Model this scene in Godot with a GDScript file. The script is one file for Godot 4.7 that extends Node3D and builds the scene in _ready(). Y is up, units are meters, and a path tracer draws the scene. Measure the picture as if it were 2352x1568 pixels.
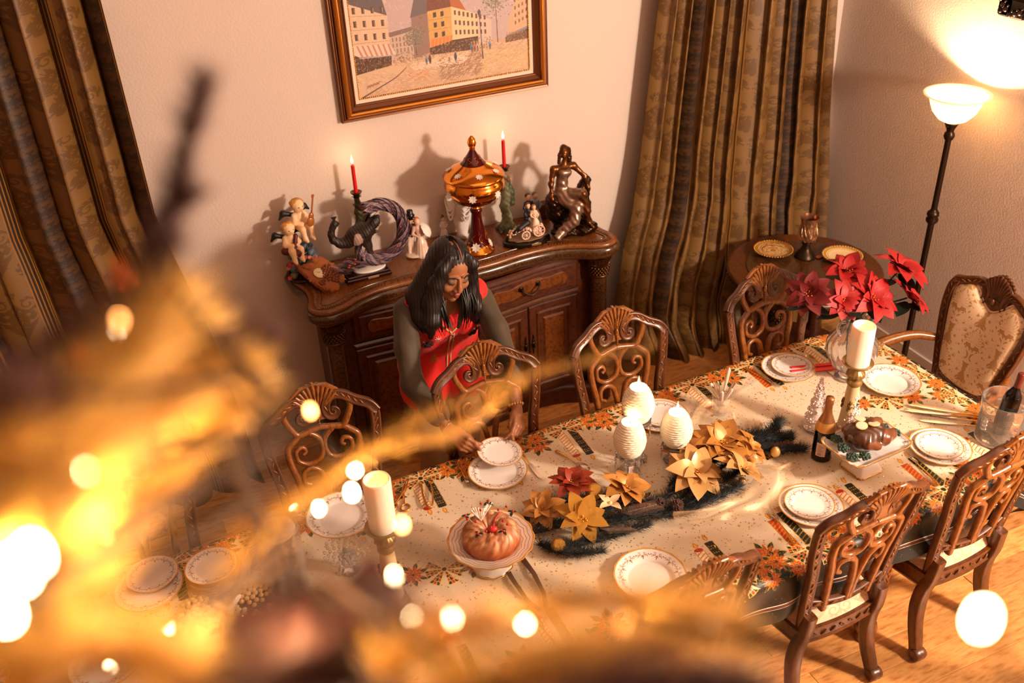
extends Node3D

# ---------- mesh builder: rings, sweeps, lathes, blobs; faces given counter-clockwise ----------
class MB:
	var v := PackedVector3Array()
	var uv := PackedVector2Array()
	var col := PackedColorArray()
	var ix := PackedInt32Array()
	var seam := PackedInt32Array()
	var x := Transform3D()
	var c := Color(1, 1, 1)
	var tinted := false

	func vert(p: Vector3, t := Vector2.ZERO) -> int:
		v.append(x * p)
		uv.append(t)
		col.append(c)
		return v.size() - 1

	func tri(a: int, b: int, d: int) -> void:
		ix.append(a)
		ix.append(d)
		ix.append(b)

	func quad(a: int, b: int, d: int, e: int) -> void:
		tri(a, b, d)
		tri(a, d, e)

	func face(ps: Array) -> void:  # flat polygon fan
		var f := v.size()
		for p in ps:
			vert(p, Vector2(p.x, p.z))
		for i in range(1, ps.size() - 1):
			tri(f, f + i, f + i + 1)

	# f(u, v) -> Vector3 over nu x nv cells; normal = dU x dV
	func grid(nu: int, nv: int, f: Callable, wrap_u := false, us := 1.0, vs := 1.0) -> void:
		var s := v.size()
		for j in nv + 1:
			for i in nu + 1:
				vert(f.call(float(i) / nu, float(j) / nv), Vector2(us * i / nu, vs * j / nv))
		for j in nv:
			for i in nu:
				var a := s + j * (nu + 1) + i
				quad(a, a + 1, a + nu + 2, a + nu + 1)
		if wrap_u:
			for j in nv + 1:
				seam.append(s + j * (nu + 1))
				seam.append(s + j * (nu + 1) + nu)

	# profile points (r, y) from bottom to top on the outside; a point given twice makes a crease
	func lathe(prof: Array, seg := 32, wob = null) -> void:
		var n := prof.size()
		var s := v.size()
		for j in n:
			var q: Vector2 = prof[j]
			for i in seg + 1:
				var a := TAU * i / seg
				var r: float = q.x
				if wob != null:
					r *= wob.call(a, q.y)
				vert(Vector3(r * sin(a), q.y, r * cos(a)), Vector2(float(i) / seg, float(j) / maxf(1, n - 1)))
		for j in n - 1:
			if prof[j].is_equal_approx(prof[j + 1]):
				continue
			for i in seg:
				var a := s + j * (seg + 1) + i
				if prof[j].x < 1e-5:
					tri(a, a + seg + 2, a + seg + 1)
				elif prof[j + 1].x < 1e-5:
					tri(a, a + 1, a + seg + 1)
				else:
					quad(a, a + 1, a + seg + 2, a + seg + 1)
		for j in n:
			seam.append(s + j * (seg + 1))
			seam.append(s + j * (seg + 1) + seg)

	# round tube along a path; r is a float or an array of radii
	func tube(path: Array, r, seg := 8, closed := false, caps := true) -> void:
		var sec := []
		for i in seg:
			sec.append(Vector2(cos(TAU * i / seg), sin(TAU * i / seg)))
		sweep(path, sec, r, Vector3.ZERO, closed, caps)

	# section polygon (counter-clockwise, x across, y along "up") moved along a path
	func sweep(path: Array, sec: Array, sc: Variant = 1.0, up := Vector3.ZERO, closed := false, caps := true, sharp := false) -> void:
		var n := path.size()
		var m := sec.size()
		if n < 2:
			return
		var s := v.size()
		var last := Vector3.ZERO
		var run := 0.0
		for j in n:
			var t: Vector3
			if closed:
				t = path[(j + 1) % n] - path[(j + n - 1) % n]
			else:
				t = path[mini(j + 1, n - 1)] - path[maxi(j - 1, 0)]
			t = t.normalized()
			var u := up
			if up == Vector3.ZERO:
				if j == 0:
					u = Vector3.UP if absf(t.y) < 0.9 else Vector3.RIGHT
				else:
					u = last
			var side := t.cross(u).normalized()
			u = side.cross(t).normalized()
			last = u
			if j > 0:
				run += path[j].distance_to(path[j - 1])
			var k: float
			if sc is float:
				k = sc
			else:
				k = sc[j]
			for i in m:
				var q: Vector2 = sec[i]
				vert(path[j] + side * (q.x * k) + u * (q.y * k), Vector2(float(i) / m, run))
		var rows := n if closed else n - 1
		if sharp:
			var base := v.size()
			for j in rows:
				for i in m:
					var a := s + j * m + i
					var b := s + j * m + (i + 1) % m
					var d := s + ((j + 1) % n) * m + (i + 1) % m
					var e := s + ((j + 1) % n) * m + i
					var f := v.size()
					for w in [a, b, d, e]:
						v.append(v[w])
						uv.append(uv[w])
						col.append(c)
					quad(f, f + 3, f + 2, f + 1)
			base = base
		else:
			for j in rows:
				for i in m:
					var a := s + j * m + i
					var b := s + j * m + (i + 1) % m
					var d := s + ((j + 1) % n) * m + (i + 1) % m
					var e := s + ((j + 1) % n) * m + i
					quad(a, e, d, b)
		if caps and not closed:
			for e in [0, n - 1]:
				var f := v.size()
				var mid := Vector3.ZERO
				for i in m:
					var p: Vector3 = v[s + e * m + i]
					v.append(p)
					uv.append(uv[s + e * m + i])
					col.append(c)
					mid += p
				v.append(mid / m)
				uv.append(Vector2.ZERO)
				col.append(c)
				for i in m:
					if e == 0:
						tri(f + m, f + i, f + (i + 1) % m)
					else:
						tri(f + m, f + (i + 1) % m, f + i)

	# box with chamfered edges
	func box(at: Vector3, size: Vector3, b := 0.004) -> void:
		var h := size * 0.5
		b = minf(b, minf(h.x, minf(h.y, h.z)) * 0.9)
		var ax := [Vector3.RIGHT, Vector3.UP, Vector3.BACK]
		for k in 3:
			var n: Vector3 = ax[k]
			var p: Vector3 = ax[(k + 1) % 3]
			var q: Vector3 = ax[(k + 2) % 3]
			var hn: float = h[k]
			var hp: float = h[(k + 1) % 3]
			var hq: float = h[(k + 2) % 3]
			for s in [1.0, -1.0]:
				var o: Vector3 = at + n * hn * s
				var a := o - p * (hp - b) - q * (hq - b)
				var e := o + p * (hp - b) - q * (hq - b)
				var f := o + p * (hp - b) + q * (hq - b)
				var g := o - p * (hp - b) + q * (hq - b)
				_q([a, e, f, g] if s > 0 else [a, g, f, e])
			for s in [1.0, -1.0]:
				for t in [1.0, -1.0]:
					var a: Vector3 = at + n * (hn - b) * s + p * hp * t - q * (hq - b)
					var e: Vector3 = at + n * hn * s + p * (hp - b) * t - q * (hq - b)
					_q([a, a + q * 2 * (hq - b), e + q * 2 * (hq - b), e] if s * t < 0 else [a, e, e + q * 2 * (hq - b), a + q * 2 * (hq - b)])
		for sx in [1.0, -1.0]:
			for sy in [1.0, -1.0]:
				for sz in [1.0, -1.0]:
					var a := at + Vector3(sx * h.x, sy * (h.y - b), sz * (h.z - b))
					var e := at + Vector3(sx * (h.x - b), sy * h.y, sz * (h.z - b))
					var f := at + Vector3(sx * (h.x - b), sy * (h.y - b), sz * h.z)
					_t3([a, e, f] if sx * sy * sz > 0 else [a, f, e])

	func _q(ps: Array) -> void:
		var f := v.size()
		var d1: float = ps[0].distance_to(ps[1])
		var d2: float = ps[1].distance_to(ps[2])
		vert(ps[0], Vector2(0, 0))
		vert(ps[1], Vector2(d1, 0))
		vert(ps[2], Vector2(d1, d2))
		vert(ps[3], Vector2(0, d2))
		quad(f, f + 1, f + 2, f + 3)

	func _t3(ps: Array) -> void:
		var f := v.size()
		for p in ps:
			vert(p)
		tri(f, f + 1, f + 2)

	# polygon in x-y (counter-clockwise seen from +z) given thickness from z0 to z1 with a chamfer b
	func prism(poly: PackedVector2Array, z0: float, z1: float, b := 0.003) -> void:
		var n := poly.size()
		if Geometry2D.is_polygon_clockwise(poly):
			poly = poly.duplicate()
			poly.reverse()
		var inner := PackedVector2Array()
		for i in n:
			var d0 := (poly[i] - poly[(i + n - 1) % n]).normalized()
			var d1 := (poly[(i + 1) % n] - poly[i]).normalized()
			var nn := (Vector2(-d0.y, d0.x) + Vector2(-d1.y, d1.x)).normalized()
			inner.append(poly[i] + nn * b)
		var t := Geometry2D.triangulate_polygon(inner)
		for s in [1, 0]:
			var z: float = z1 if s else z0
			var f := v.size()
			for p in inner:
				vert(Vector3(p.x, p.y, z), p)
			for i in range(0, t.size(), 3):
				var cw := (inner[t[i + 1]] - inner[t[i]]).cross(inner[t[i + 2]] - inner[t[i]]) < 0
				if cw != (s == 0):
					tri(f + t[i], f + t[i + 2], f + t[i + 1])
				else:
					tri(f + t[i], f + t[i + 1], f + t[i + 2])
		var rings := [[inner, z0], [poly, z0 + b], [poly, z1 - b], [inner, z1]]
		for k in 3:
			for i in n:
				var j := (i + 1) % n
				var a: PackedVector2Array = rings[k][0]
				var d: PackedVector2Array = rings[k + 1][0]
				_q([Vector3(a[i].x, a[i].y, rings[k][1]), Vector3(a[j].x, a[j].y, rings[k][1]), Vector3(d[j].x, d[j].y, rings[k + 1][1]), Vector3(d[i].x, d[i].y, rings[k + 1][1])])

	func ball(at: Vector3, r, seg := 12, rings := 8) -> void:
		var rr: Vector3 = r if r is Vector3 else Vector3(r, r, r)
		var keep := x
		x = x * Transform3D(Basis().scaled(rr), at)
		var prof := []
		for j in rings + 1:
			var a := -PI / 2 + PI * j / rings
			prof.append(Vector2(maxf(0, cos(a)) if j > 0 and j < rings else 0.0, sin(a)))
		lathe(prof, seg)
		x = keep

	# petal or leaf: root at the origin, along +z, face up; w is the half width, b the bend, k the fold
	func leaf(xf: Transform3D, l: float, w: float, b := 0.2, k := 0.25, rows := 5, tip := 1.0, wave := 0.0) -> void:
		var keep := x
		x = x * xf
		var s := v.size()
		for j in rows + 1:
			var t := float(j) / rows
			var ww := w * pow(sin(PI * pow(clampf(t * 0.97 + 0.03, 0, 1), 0.85)), tip)
			if j == rows:
				ww = 0.0
			var y := l * b * (t - 1.4 * t * t)
			var z := l * t
			for i in 3:
				var a := float(i - 1)
				vert(Vector3(a * ww, y + absf(a) * ww * k + wave * l * sin(t * 9.0 + a * 2.0) * t, z), Vector2(0.5 + a * 0.5, t))
		for j in rows:
			for i in 2:
				var a := s + j * 3 + i
				quad(a, a + 3, a + 4, a + 1)
		x = keep

	func add(o: MB, xf := Transform3D()) -> void:
		var s := v.size()
		var t := x * xf
		for p in o.v:
			v.append(t * p)
		uv.append_array(o.uv)
		col.append_array(o.col)
		for i in o.ix:
			ix.append(i + s)
		for i in o.seam:
			seam.append(i + s)

	func mesh() -> ArrayMesh:
		var nn := PackedVector3Array()
		nn.resize(v.size())
		for i in range(0, ix.size(), 3):
			var a := ix[i]
			var b := ix[i + 1]
			var d := ix[i + 2]
			var q := (v[d] - v[a]).cross(v[b] - v[a])
			nn[a] += q
			nn[b] += q
			nn[d] += q
		for i in range(0, seam.size(), 2):
			var q := nn[seam[i]] + nn[seam[i + 1]]
			nn[seam[i]] = q
			nn[seam[i + 1]] = q
		for i in nn.size():
			nn[i] = nn[i].normalized() if nn[i].length_squared() > 1e-30 else Vector3.UP
		var arr := []
		arr.resize(Mesh.ARRAY_MAX)
		arr[Mesh.ARRAY_VERTEX] = v
		arr[Mesh.ARRAY_NORMAL] = nn
		arr[Mesh.ARRAY_TEX_UV] = uv
		if tinted:
			arr[Mesh.ARRAY_COLOR] = col
		arr[Mesh.ARRAY_INDEX] = ix
		var m := ArrayMesh.new()
		m.add_surface_from_arrays(Mesh.PRIMITIVE_TRIANGLES, arr)
		return m

	# smooth union of tapered capsules [a, b, ra, rb, colour] and ellipsoids [centre, radii, euler, colour], meshed as surface nets.
	# A negative first radius carves. disp(p) -> float is added to the field.
	func blob(bones: Array, cell: float, k: float, disp = null) -> void:
		tinted = true
		var lo := Vector3(1e9, 1e9, 1e9)
		var hi := -lo
		var boxes := []
		for b in bones:
			var l: Vector3
			var h: Vector3
			if b.size() == 5:
				var r := Vector3.ONE * maxf(absf(b[2]), absf(b[3]))
				l = b[0].min(b[1]) - r
				h = b[0].max(b[1]) + r
			else:
				var r: float = maxf(b[1].x, maxf(b[1].y, b[1].z))
				l = b[0] - Vector3.ONE * r
				h = b[0] + Vector3.ONE * r
			boxes.append([l, h])
			lo = lo.min(l)
			hi = hi.max(h)
		var pad := k * 0.6 + cell * 3
		lo -= Vector3.ONE * pad
		hi += Vector3.ONE * pad
		var nx := int((hi.x - lo.x) / cell) + 2
		var ny := int((hi.y - lo.y) / cell) + 2
		var nz := int((hi.z - lo.z) / cell) + 2
		var f := PackedFloat32Array()
		f.resize(nx * ny * nz)
		f.fill(9.0)
		var near := PackedFloat32Array()
		near.resize(f.size())
		near.fill(9.0)
		var who := PackedInt32Array()
		who.resize(f.size())
		for n in bones.size():
			var b: Array = bones[n]
			var i0 := Vector3i(((boxes[n][0] - Vector3.ONE * pad - lo) / cell).max(Vector3.ZERO))
			var i1 := Vector3i((boxes[n][1] + Vector3.ONE * pad - lo) / cell)
			var cap: bool = b.size() == 5
			var carve := false
			var a: Vector3 = b[0]
			var ba := Vector3.ZERO
			var bb := 1.0
			var inv := Basis()
			var rmin := 1.0
			var ra := 0.0
			var rb := 0.0
			if cap:
				ba = b[1] - a
				bb = maxf(ba.length_squared(), 1e-12)
				ra = absf(b[2])
				rb = absf(b[3])
				carve = b[2] < 0
			else:
				inv = (Basis.from_euler(b[2]) * Basis().scaled(b[1])).inverse()
				rmin = minf(b[1].x, minf(b[1].y, b[1].z))
			for kz in range(i0.z, mini(i1.z + 1, nz)):
				for ky in range(i0.y, mini(i1.y + 1, ny)):
					var o := (kz * ny + ky) * nx
					var p := lo + Vector3(i0.x - 1, ky, kz) * cell
					for kx in range(i0.x, mini(i1.x + 1, nx)):
						p.x += cell
						var d: float
						if cap:
							var pa := p - a
							var t := clampf(pa.dot(ba) / bb, 0.0, 1.0)
							d = (pa - ba * t).length() - lerpf(ra, rb, t)
						else:
							var q: Vector3 = inv * (p - a)
							var l := q.length()
							d = (l - 1.0) * l / maxf((inv.transposed() * q).length(), 1e-6) if l > 0.2 else -rmin
						var at := o + kx
						if carve:
							d = -d
							var hh := maxf(k * 0.5 - absf(f[at] - d), 0.0) / (k * 0.5)
							f[at] = maxf(f[at], d) + hh * hh * k * 0.125
							continue
						if d < near[at]:
							near[at] = d
							who[at] = n
						var g := f[at]
						var h := maxf(k - absf(g - d), 0.0) / k
						f[at] = minf(g, d) - h * h * k * 0.25
		if disp != null:
			for kz in nz:
				for ky in ny:
					for kx in nx:
						var at := (kz * ny + ky) * nx + kx
						if absf(f[at]) < cell * 4:
							f[at] += disp.call(lo + Vector3(kx, ky, kz) * cell)
		var id := {}
		var keep := c
		var nxy := nx * ny
		for kz in nz - 1:
			for ky in ny - 1:
				var at := (kz * ny + ky) * nx - 1
				for kx in nx - 1:
					at += 1
					if absf(f[at]) > cell * 2.2:
						continue
					var fs := [f[at], f[at + 1], f[at + nx], f[at + nx + 1], f[at + nxy], f[at + nxy + 1], f[at + nxy + nx], f[at + nxy + nx + 1]]
					var neg := 0
					for q in 8:
						if fs[q] < 0:
							neg += 1
					if neg == 0 or neg == 8:
						continue
					var sum := Vector3.ZERO
					var cnt := 0
					for e in MB.EDGES:
						var u: float = fs[e[0]]
						var w: float = fs[e[1]]
						if (u < 0) != (w < 0):
							var t := u / (u - w)
							sum += MB.CORN[e[0]].lerp(MB.CORN[e[1]], t)
							cnt += 1
					var best: Array = bones[who[at]]
					c = best[best.size() - 1]
					id[at] = vert(lo + (Vector3(kx, ky, kz) + sum / cnt) * cell)
		c = keep
		for at in id:
			var s: bool = f[at] < 0
			for ax in 3:
				var st: int = [1, nx, nxy][ax]
				if (f[at + st] < 0) == s:
					continue
				var d1: int = [nx, nxy, 1][ax]
				var d2: int = [nxy, 1, nx][ax]
				if not (id.has(at - d1) and id.has(at - d2) and id.has(at - d1 - d2)):
					continue
				if s:
					quad(id[at - d1 - d2], id[at - d2], id[at], id[at - d1])
				else:
					quad(id[at - d1 - d2], id[at - d1], id[at], id[at - d2])

	const CORN := [Vector3(0, 0, 0), Vector3(1, 0, 0), Vector3(0, 1, 0), Vector3(1, 1, 0), Vector3(0, 0, 1), Vector3(1, 0, 1), Vector3(0, 1, 1), Vector3(1, 1, 1)]
	const EDGES := [[0, 1], [2, 3], [4, 5], [6, 7], [0, 2], [1, 3], [4, 6], [5, 7], [0, 4], [1, 5], [2, 6], [3, 7]]


# ---------- naming and placing ----------
var M := {}
var used := {}
var rng := RandomNumberGenerator.new()


func numbered(called: String) -> String:
	var n: int = used.get(called, -1) + 1
	used[called] = n
	return called if n == 0 else "%s_%03d" % [called, n]


func tag(o: Node, label: String, category: String, group := "") -> void:
	o.set_meta("label", label)
	o.set_meta("category", category)
	if group:
		o.set_meta("group", group)
	elif o.has_meta("group"):
		o.remove_meta("group")


func thing(called: String, label: String, category: String, at := Vector3.ZERO, turn := 0.0, group := "") -> Node3D:
	var o := Node3D.new()
	o.name = numbered(called)
	add_child(o)
	o.position = at
	o.rotation.y = turn
	tag(o, label, category, group)
	return o


func part(called: String, mb, m: Material, parent: Node, label := "") -> MeshInstance3D:
	var o := MeshInstance3D.new()
	o.mesh = mb.mesh() if mb is MB else mb
	o.material_override = m
	o.name = called
	parent.add_child(o, true)
	if label:
		o.set_meta("label", label)
	return o


func solo(called: String, mb, m: Material, label: String, category: String, at := Vector3.ZERO, turn := 0.0, group := "") -> MeshInstance3D:
	var o := part(numbered(called), mb, m, self)
	o.position = at
	o.rotation.y = turn
	tag(o, label, category, group)
	return o


func struct(called: String, mb, m: Material) -> MeshInstance3D:
	var o := part(called, mb, m, self)
	o.set_meta("kind", "structure")
	return o


func copy(src: Node3D, label: String, at: Vector3, turn := 0.0, group := "") -> Node3D:
	var o: Node3D = src.duplicate()
	o.name = numbered(src.get_meta("stem", str(src.name)))
	add_child(o)
	o.position = at
	o.rotation = Vector3(0, turn, 0)
	tag(o, label, src.get_meta("category"), group if group else str(src.get_meta("group", "")))
	return o


func V(a: float, b: float, d: float) -> Vector3:
	return Vector3(a, b, d)


func at_(p: Vector3, e := Vector3.ZERO, s := Vector3.ONE) -> Transform3D:
	return Transform3D(Basis.from_euler(e).scaled_local(s), p)


# Catmull-Rom through points (Vector2 or Vector3), n steps a span
func spl(p: Array, n := 6, closed := false) -> Array:
	var out := []
	var m := p.size()
	var spans := m if closed else m - 1
	for i in spans:
		var a = p[(i - 1 + m) % m] if closed or i > 0 else p[0] * 2.0 - p[1]
		var b = p[i]
		var d = p[(i + 1) % m]
		var e = p[(i + 2) % m] if closed or i + 2 < m else p[m - 1] * 2.0 - p[m - 2]
		for k in n:
			var t := float(k) / n
			out.append((b * 2.0 + (d - a) * t + (a * 2.0 - b * 5.0 + d * 4.0 - e) * t * t + (b * 3.0 - a - d * 3.0 + e) * t * t * t) * 0.5)
	if not closed:
		out.append(p[m - 1])
	return out


func mat(c: Color, rough := 0.6, metal := 0.0, spec := 0.5) -> StandardMaterial3D:
	var m := StandardMaterial3D.new()
	m.albedo_color = c
	m.roughness = rough
	m.metallic = metal
	m.metallic_specular = spec
	return m


func vmat(rough := 0.6, metal := 0.0) -> StandardMaterial3D:
	var m := mat(Color.WHITE, rough, metal)
	m.vertex_color_use_as_albedo = true
	return m


func tmat(tex: Texture2D, rough := 0.6, metal := 0.0) -> StandardMaterial3D:
	var m := mat(Color.WHITE, rough, metal)
	m.albedo_texture = tex
	return m


func lin(r: float, g: float, b: float) -> Color:
	return Color(r, g, b).srgb_to_linear()


# ---------- a picture to paint textures on ----------
class Pic:
	var im: Image
	var w: int
	var h: int

	func _init(ww: int, hh: int, c: Color) -> void:
		w = ww
		h = hh
		im = Image.create(w, h, false, Image.FORMAT_RGBA8)
		im.fill(c)

	func poly(p: PackedVector2Array, c: Color) -> void:
		var lo := 1e9
		var hi := -1e9
		for q in p:
			lo = minf(lo, q.y)
			hi = maxf(hi, q.y)
		var n := p.size()
		for y in range(maxi(0, int(ceil(lo - 0.5))), mini(h, int(floor(hi - 0.5)) + 1)):
			var yy := y + 0.5
			var xs := []
			for i in n:
				var a := p[i]
				var b := p[(i + 1) % n]
				if (a.y <= yy) != (b.y <= yy):
					xs.append(a.x + (yy - a.y) / (b.y - a.y) * (b.x - a.x))
			xs.sort()
			for i in range(0, xs.size() - 1, 2):
				var x0 := maxi(0, int(round(xs[i])))
				var x1 := mini(w, int(round(xs[i + 1])))
				if x1 > x0:
					im.fill_rect(Rect2i(x0, y, x1 - x0, 1), c)

	func rect(x: float, y: float, a: float, b: float, c: Color) -> void:
		im.fill_rect(Rect2i(int(x), int(y), maxi(1, int(a)), maxi(1, int(b))), c)

	func disc(p: Vector2, rx: float, ry: float, c: Color, turn := 0.0) -> void:
		var q := PackedVector2Array()
		var n := 6 + int(minf(20, rx + ry))
		for i in n:
			q.append(p + Vector2(rx * cos(TAU * i / n), ry * sin(TAU * i / n)).rotated(turn))
		poly(q, c)

	# a line through points, w0 wide at the start and w1 at the end
	func line(p: Array, w0: float, c: Color, w1 := -1.0) -> void:
		if w1 < 0:
			w1 = w0
		var l := PackedVector2Array()
		var r := PackedVector2Array()
		for i in p.size():
			var t: Vector2 = (p[mini(i + 1, p.size() - 1)] - p[maxi(i - 1, 0)]).normalized()
			var k := lerpf(w0, w1, float(i) / maxf(1, p.size() - 1)) * 0.5
			l.append(p[i] + Vector2(-t.y, t.x) * k)
			r.append(p[i] - Vector2(-t.y, t.x) * k)
		for i in p.size() - 1:
			poly(PackedVector2Array([l[i], l[i + 1], r[i + 1], r[i]]), c)

	func leaf(a: Vector2, b: Vector2, wd: float, c: Color, bend := 0.0) -> void:
		var t := b - a
		var n := Vector2(-t.y, t.x).normalized()
		var q := PackedVector2Array()
		for i in 7:
			var k := i / 6.0
			q.append(a + t * k + n * (wd * sin(PI * pow(k, 0.8)) + bend * sin(PI * k)))
		for i in range(5, 0, -1):
			var k := i / 6.0
			q.append(a + t * k + n * (-wd * sin(PI * pow(k, 0.8)) + bend * sin(PI * k)))
		poly(q, c)

	func tex() -> ImageTexture:
		im.generate_mipmaps()
		return ImageTexture.create_from_image(im)


func noise_tex(freq: float, cols: Array, oct := 4, size := 512, stretch := Vector2.ONE, seed_ := 1, type := FastNoiseLite.TYPE_SIMPLEX_SMOOTH, ridge := false) -> ImageTexture:
	var n := FastNoiseLite.new()
	n.noise_type = type
	n.frequency = freq
	n.fractal_octaves = oct
	n.seed = seed_
	if ridge:
		n.fractal_type = FastNoiseLite.FRACTAL_RIDGED
	n.domain_warp_enabled = true
	n.domain_warp_amplitude = 12.0
	n.domain_warp_frequency = freq * 0.7
	var g := n.get_seamless_image(size, size)
	if stretch != Vector2.ONE:
		g.resize(int(size * stretch.x), int(size * stretch.y), Image.INTERPOLATE_CUBIC)
	g.convert(Image.FORMAT_L8)
	var d := g.get_data()
	var lut := PackedByteArray()
	lut.resize(1024)
	for i in 256:
		var t := i / 255.0 * (cols.size() - 1)
		var k := mini(int(t), cols.size() - 2)
		var c: Color = cols[k].lerp(cols[k + 1], t - k)
		lut.encode_u32(i * 4, c.to_abgr32())
	var o := PackedByteArray()
	o.resize(d.size() * 4)
	for i in d.size():
		o.encode_u32(i * 4, lut.decode_u32(d[i] * 4))
	var im := Image.create_from_data(g.get_width(), g.get_height(), false, Image.FORMAT_RGBA8, o)
	return ImageTexture.create_from_image(im)


func wood(tex: Texture2D, tone: Color, rough: float, scale: Vector3, coat := 0.0) -> StandardMaterial3D:
	var m := tmat(tex, rough)
	m.albedo_color = tone
	m.uv1_triplanar = true
	m.uv1_scale = scale
	if coat > 0:
		m.clearcoat_enabled = true
		m.clearcoat = coat
		m.clearcoat_roughness = 0.24
	return m


func glow(c: Color, e: float) -> StandardMaterial3D:
	var m := mat(c, 0.6)
	m.emission_enabled = true
	m.emission = c
	m.emission_energy_multiplier = e
	return m


func glass(c: Color, a := 0.12, solid := false) -> StandardMaterial3D:
	var m := mat(Color(c.r, c.g, c.b, a), 0.03)
	m.transparency = BaseMaterial3D.TRANSPARENCY_ALPHA
	if solid:
		m.refraction_enabled = true
		m.refraction_scale = 0.05
	return m


func omni(at: Vector3, c: Color, e: float, size: float, parent: Node = self) -> OmniLight3D:
	var l := OmniLight3D.new()
	l.name = "light"
	l.light_color = c
	l.light_energy = e
	l.light_size = size
	l.omni_range = 12.0
	l.omni_attenuation = 2.0
	l.shadow_enabled = true
	parent.add_child(l, true)
	l.position = at
	return l


func make_materials() -> void:
	var dark := noise_tex(0.02, [Color(0.25, 0.15, 0.065), Color(0.45, 0.29, 0.13), Color(0.57, 0.39, 0.185), Color(0.38, 0.245, 0.11)], 5, 512, Vector2(1, 0.5), 3)
	var burl := noise_tex(0.02, [Color(0.30, 0.16, 0.06), Color(0.50, 0.30, 0.12), Color(0.66, 0.42, 0.18), Color(0.40, 0.23, 0.09)], 5, 512, Vector2.ONE, 5)
	var marble := noise_tex(0.012, [Color(0.16, 0.10, 0.06), Color(0.30, 0.21, 0.13), Color(0.42, 0.31, 0.21), Color(0.20, 0.14, 0.09), Color(0.62, 0.50, 0.38)], 5, 512, Vector2.ONE, 8, FastNoiseLite.TYPE_SIMPLEX_SMOOTH, true)
	M.chair = wood(dark, Color(0.66, 0.52, 0.36), 0.36, V(3, 1.2, 3), 0.3)
	M.chair_gilt = wood(dark, Color(1.0, 0.86, 0.62), 0.32, V(5, 2, 5), 0.35)
	M.board = wood(dark, Color(0.60, 0.42, 0.30), 0.42, V(2, 3, 2), 0.15)
	M.burl = wood(burl, Color(0.72, 0.62, 0.46), 0.36, V(3, 3, 3), 0.25)
	M.carve = wood(dark, Color(0.92, 0.78, 0.56), 0.34, V(6, 6, 6), 0.3)
	M.marble = wood(marble, Color(0.85, 0.75, 0.62), 0.2, V(4, 4, 4), 0.4)
	M.black_wood = mat(Color(0.06, 0.025, 0.02), 0.15)
	M.gold = mat(Color(0.93, 0.68, 0.32), 0.22, 1.0)
	M.bronze = mat(Color(0.34, 0.21, 0.11), 0.3, 0.8)
	M.brass_dark = mat(Color(0.20, 0.14, 0.09), 0.38, 0.8)
	M.silver = mat(Color(0.86, 0.80, 0.72), 0.16, 1.0)
	M.steel = mat(Color(0.93, 0.89, 0.84), 0.2, 0.9)
	M.wax = mat(Color(0.98, 0.93, 0.84), 0.5)
	M.wax.subsurf_scatter_enabled = true
	M.wax.subsurf_scatter_strength = 0.35
	M.red_wax = mat(Color(0.80, 0.06, 0.05), 0.4)
	M.flame = glow(Color(1.0, 0.76, 0.44), 9.0)
	M.wick = mat(Color(0.05, 0.03, 0.02), 0.9)
	M.crystal = glass(Color(0.97, 0.96, 0.95), 0.06, true)
	M.pane = glass(Color(0.97, 0.95, 0.92), 0.12)
	M.vert = vmat(0.5)
	M.porc = vmat(0.22)
	M.matte = vmat(0.75)
	M.vmetal = vmat(0.3, 0.75)
	M.white_china = mat(Color(0.93, 0.90, 0.87), 0.12)


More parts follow.
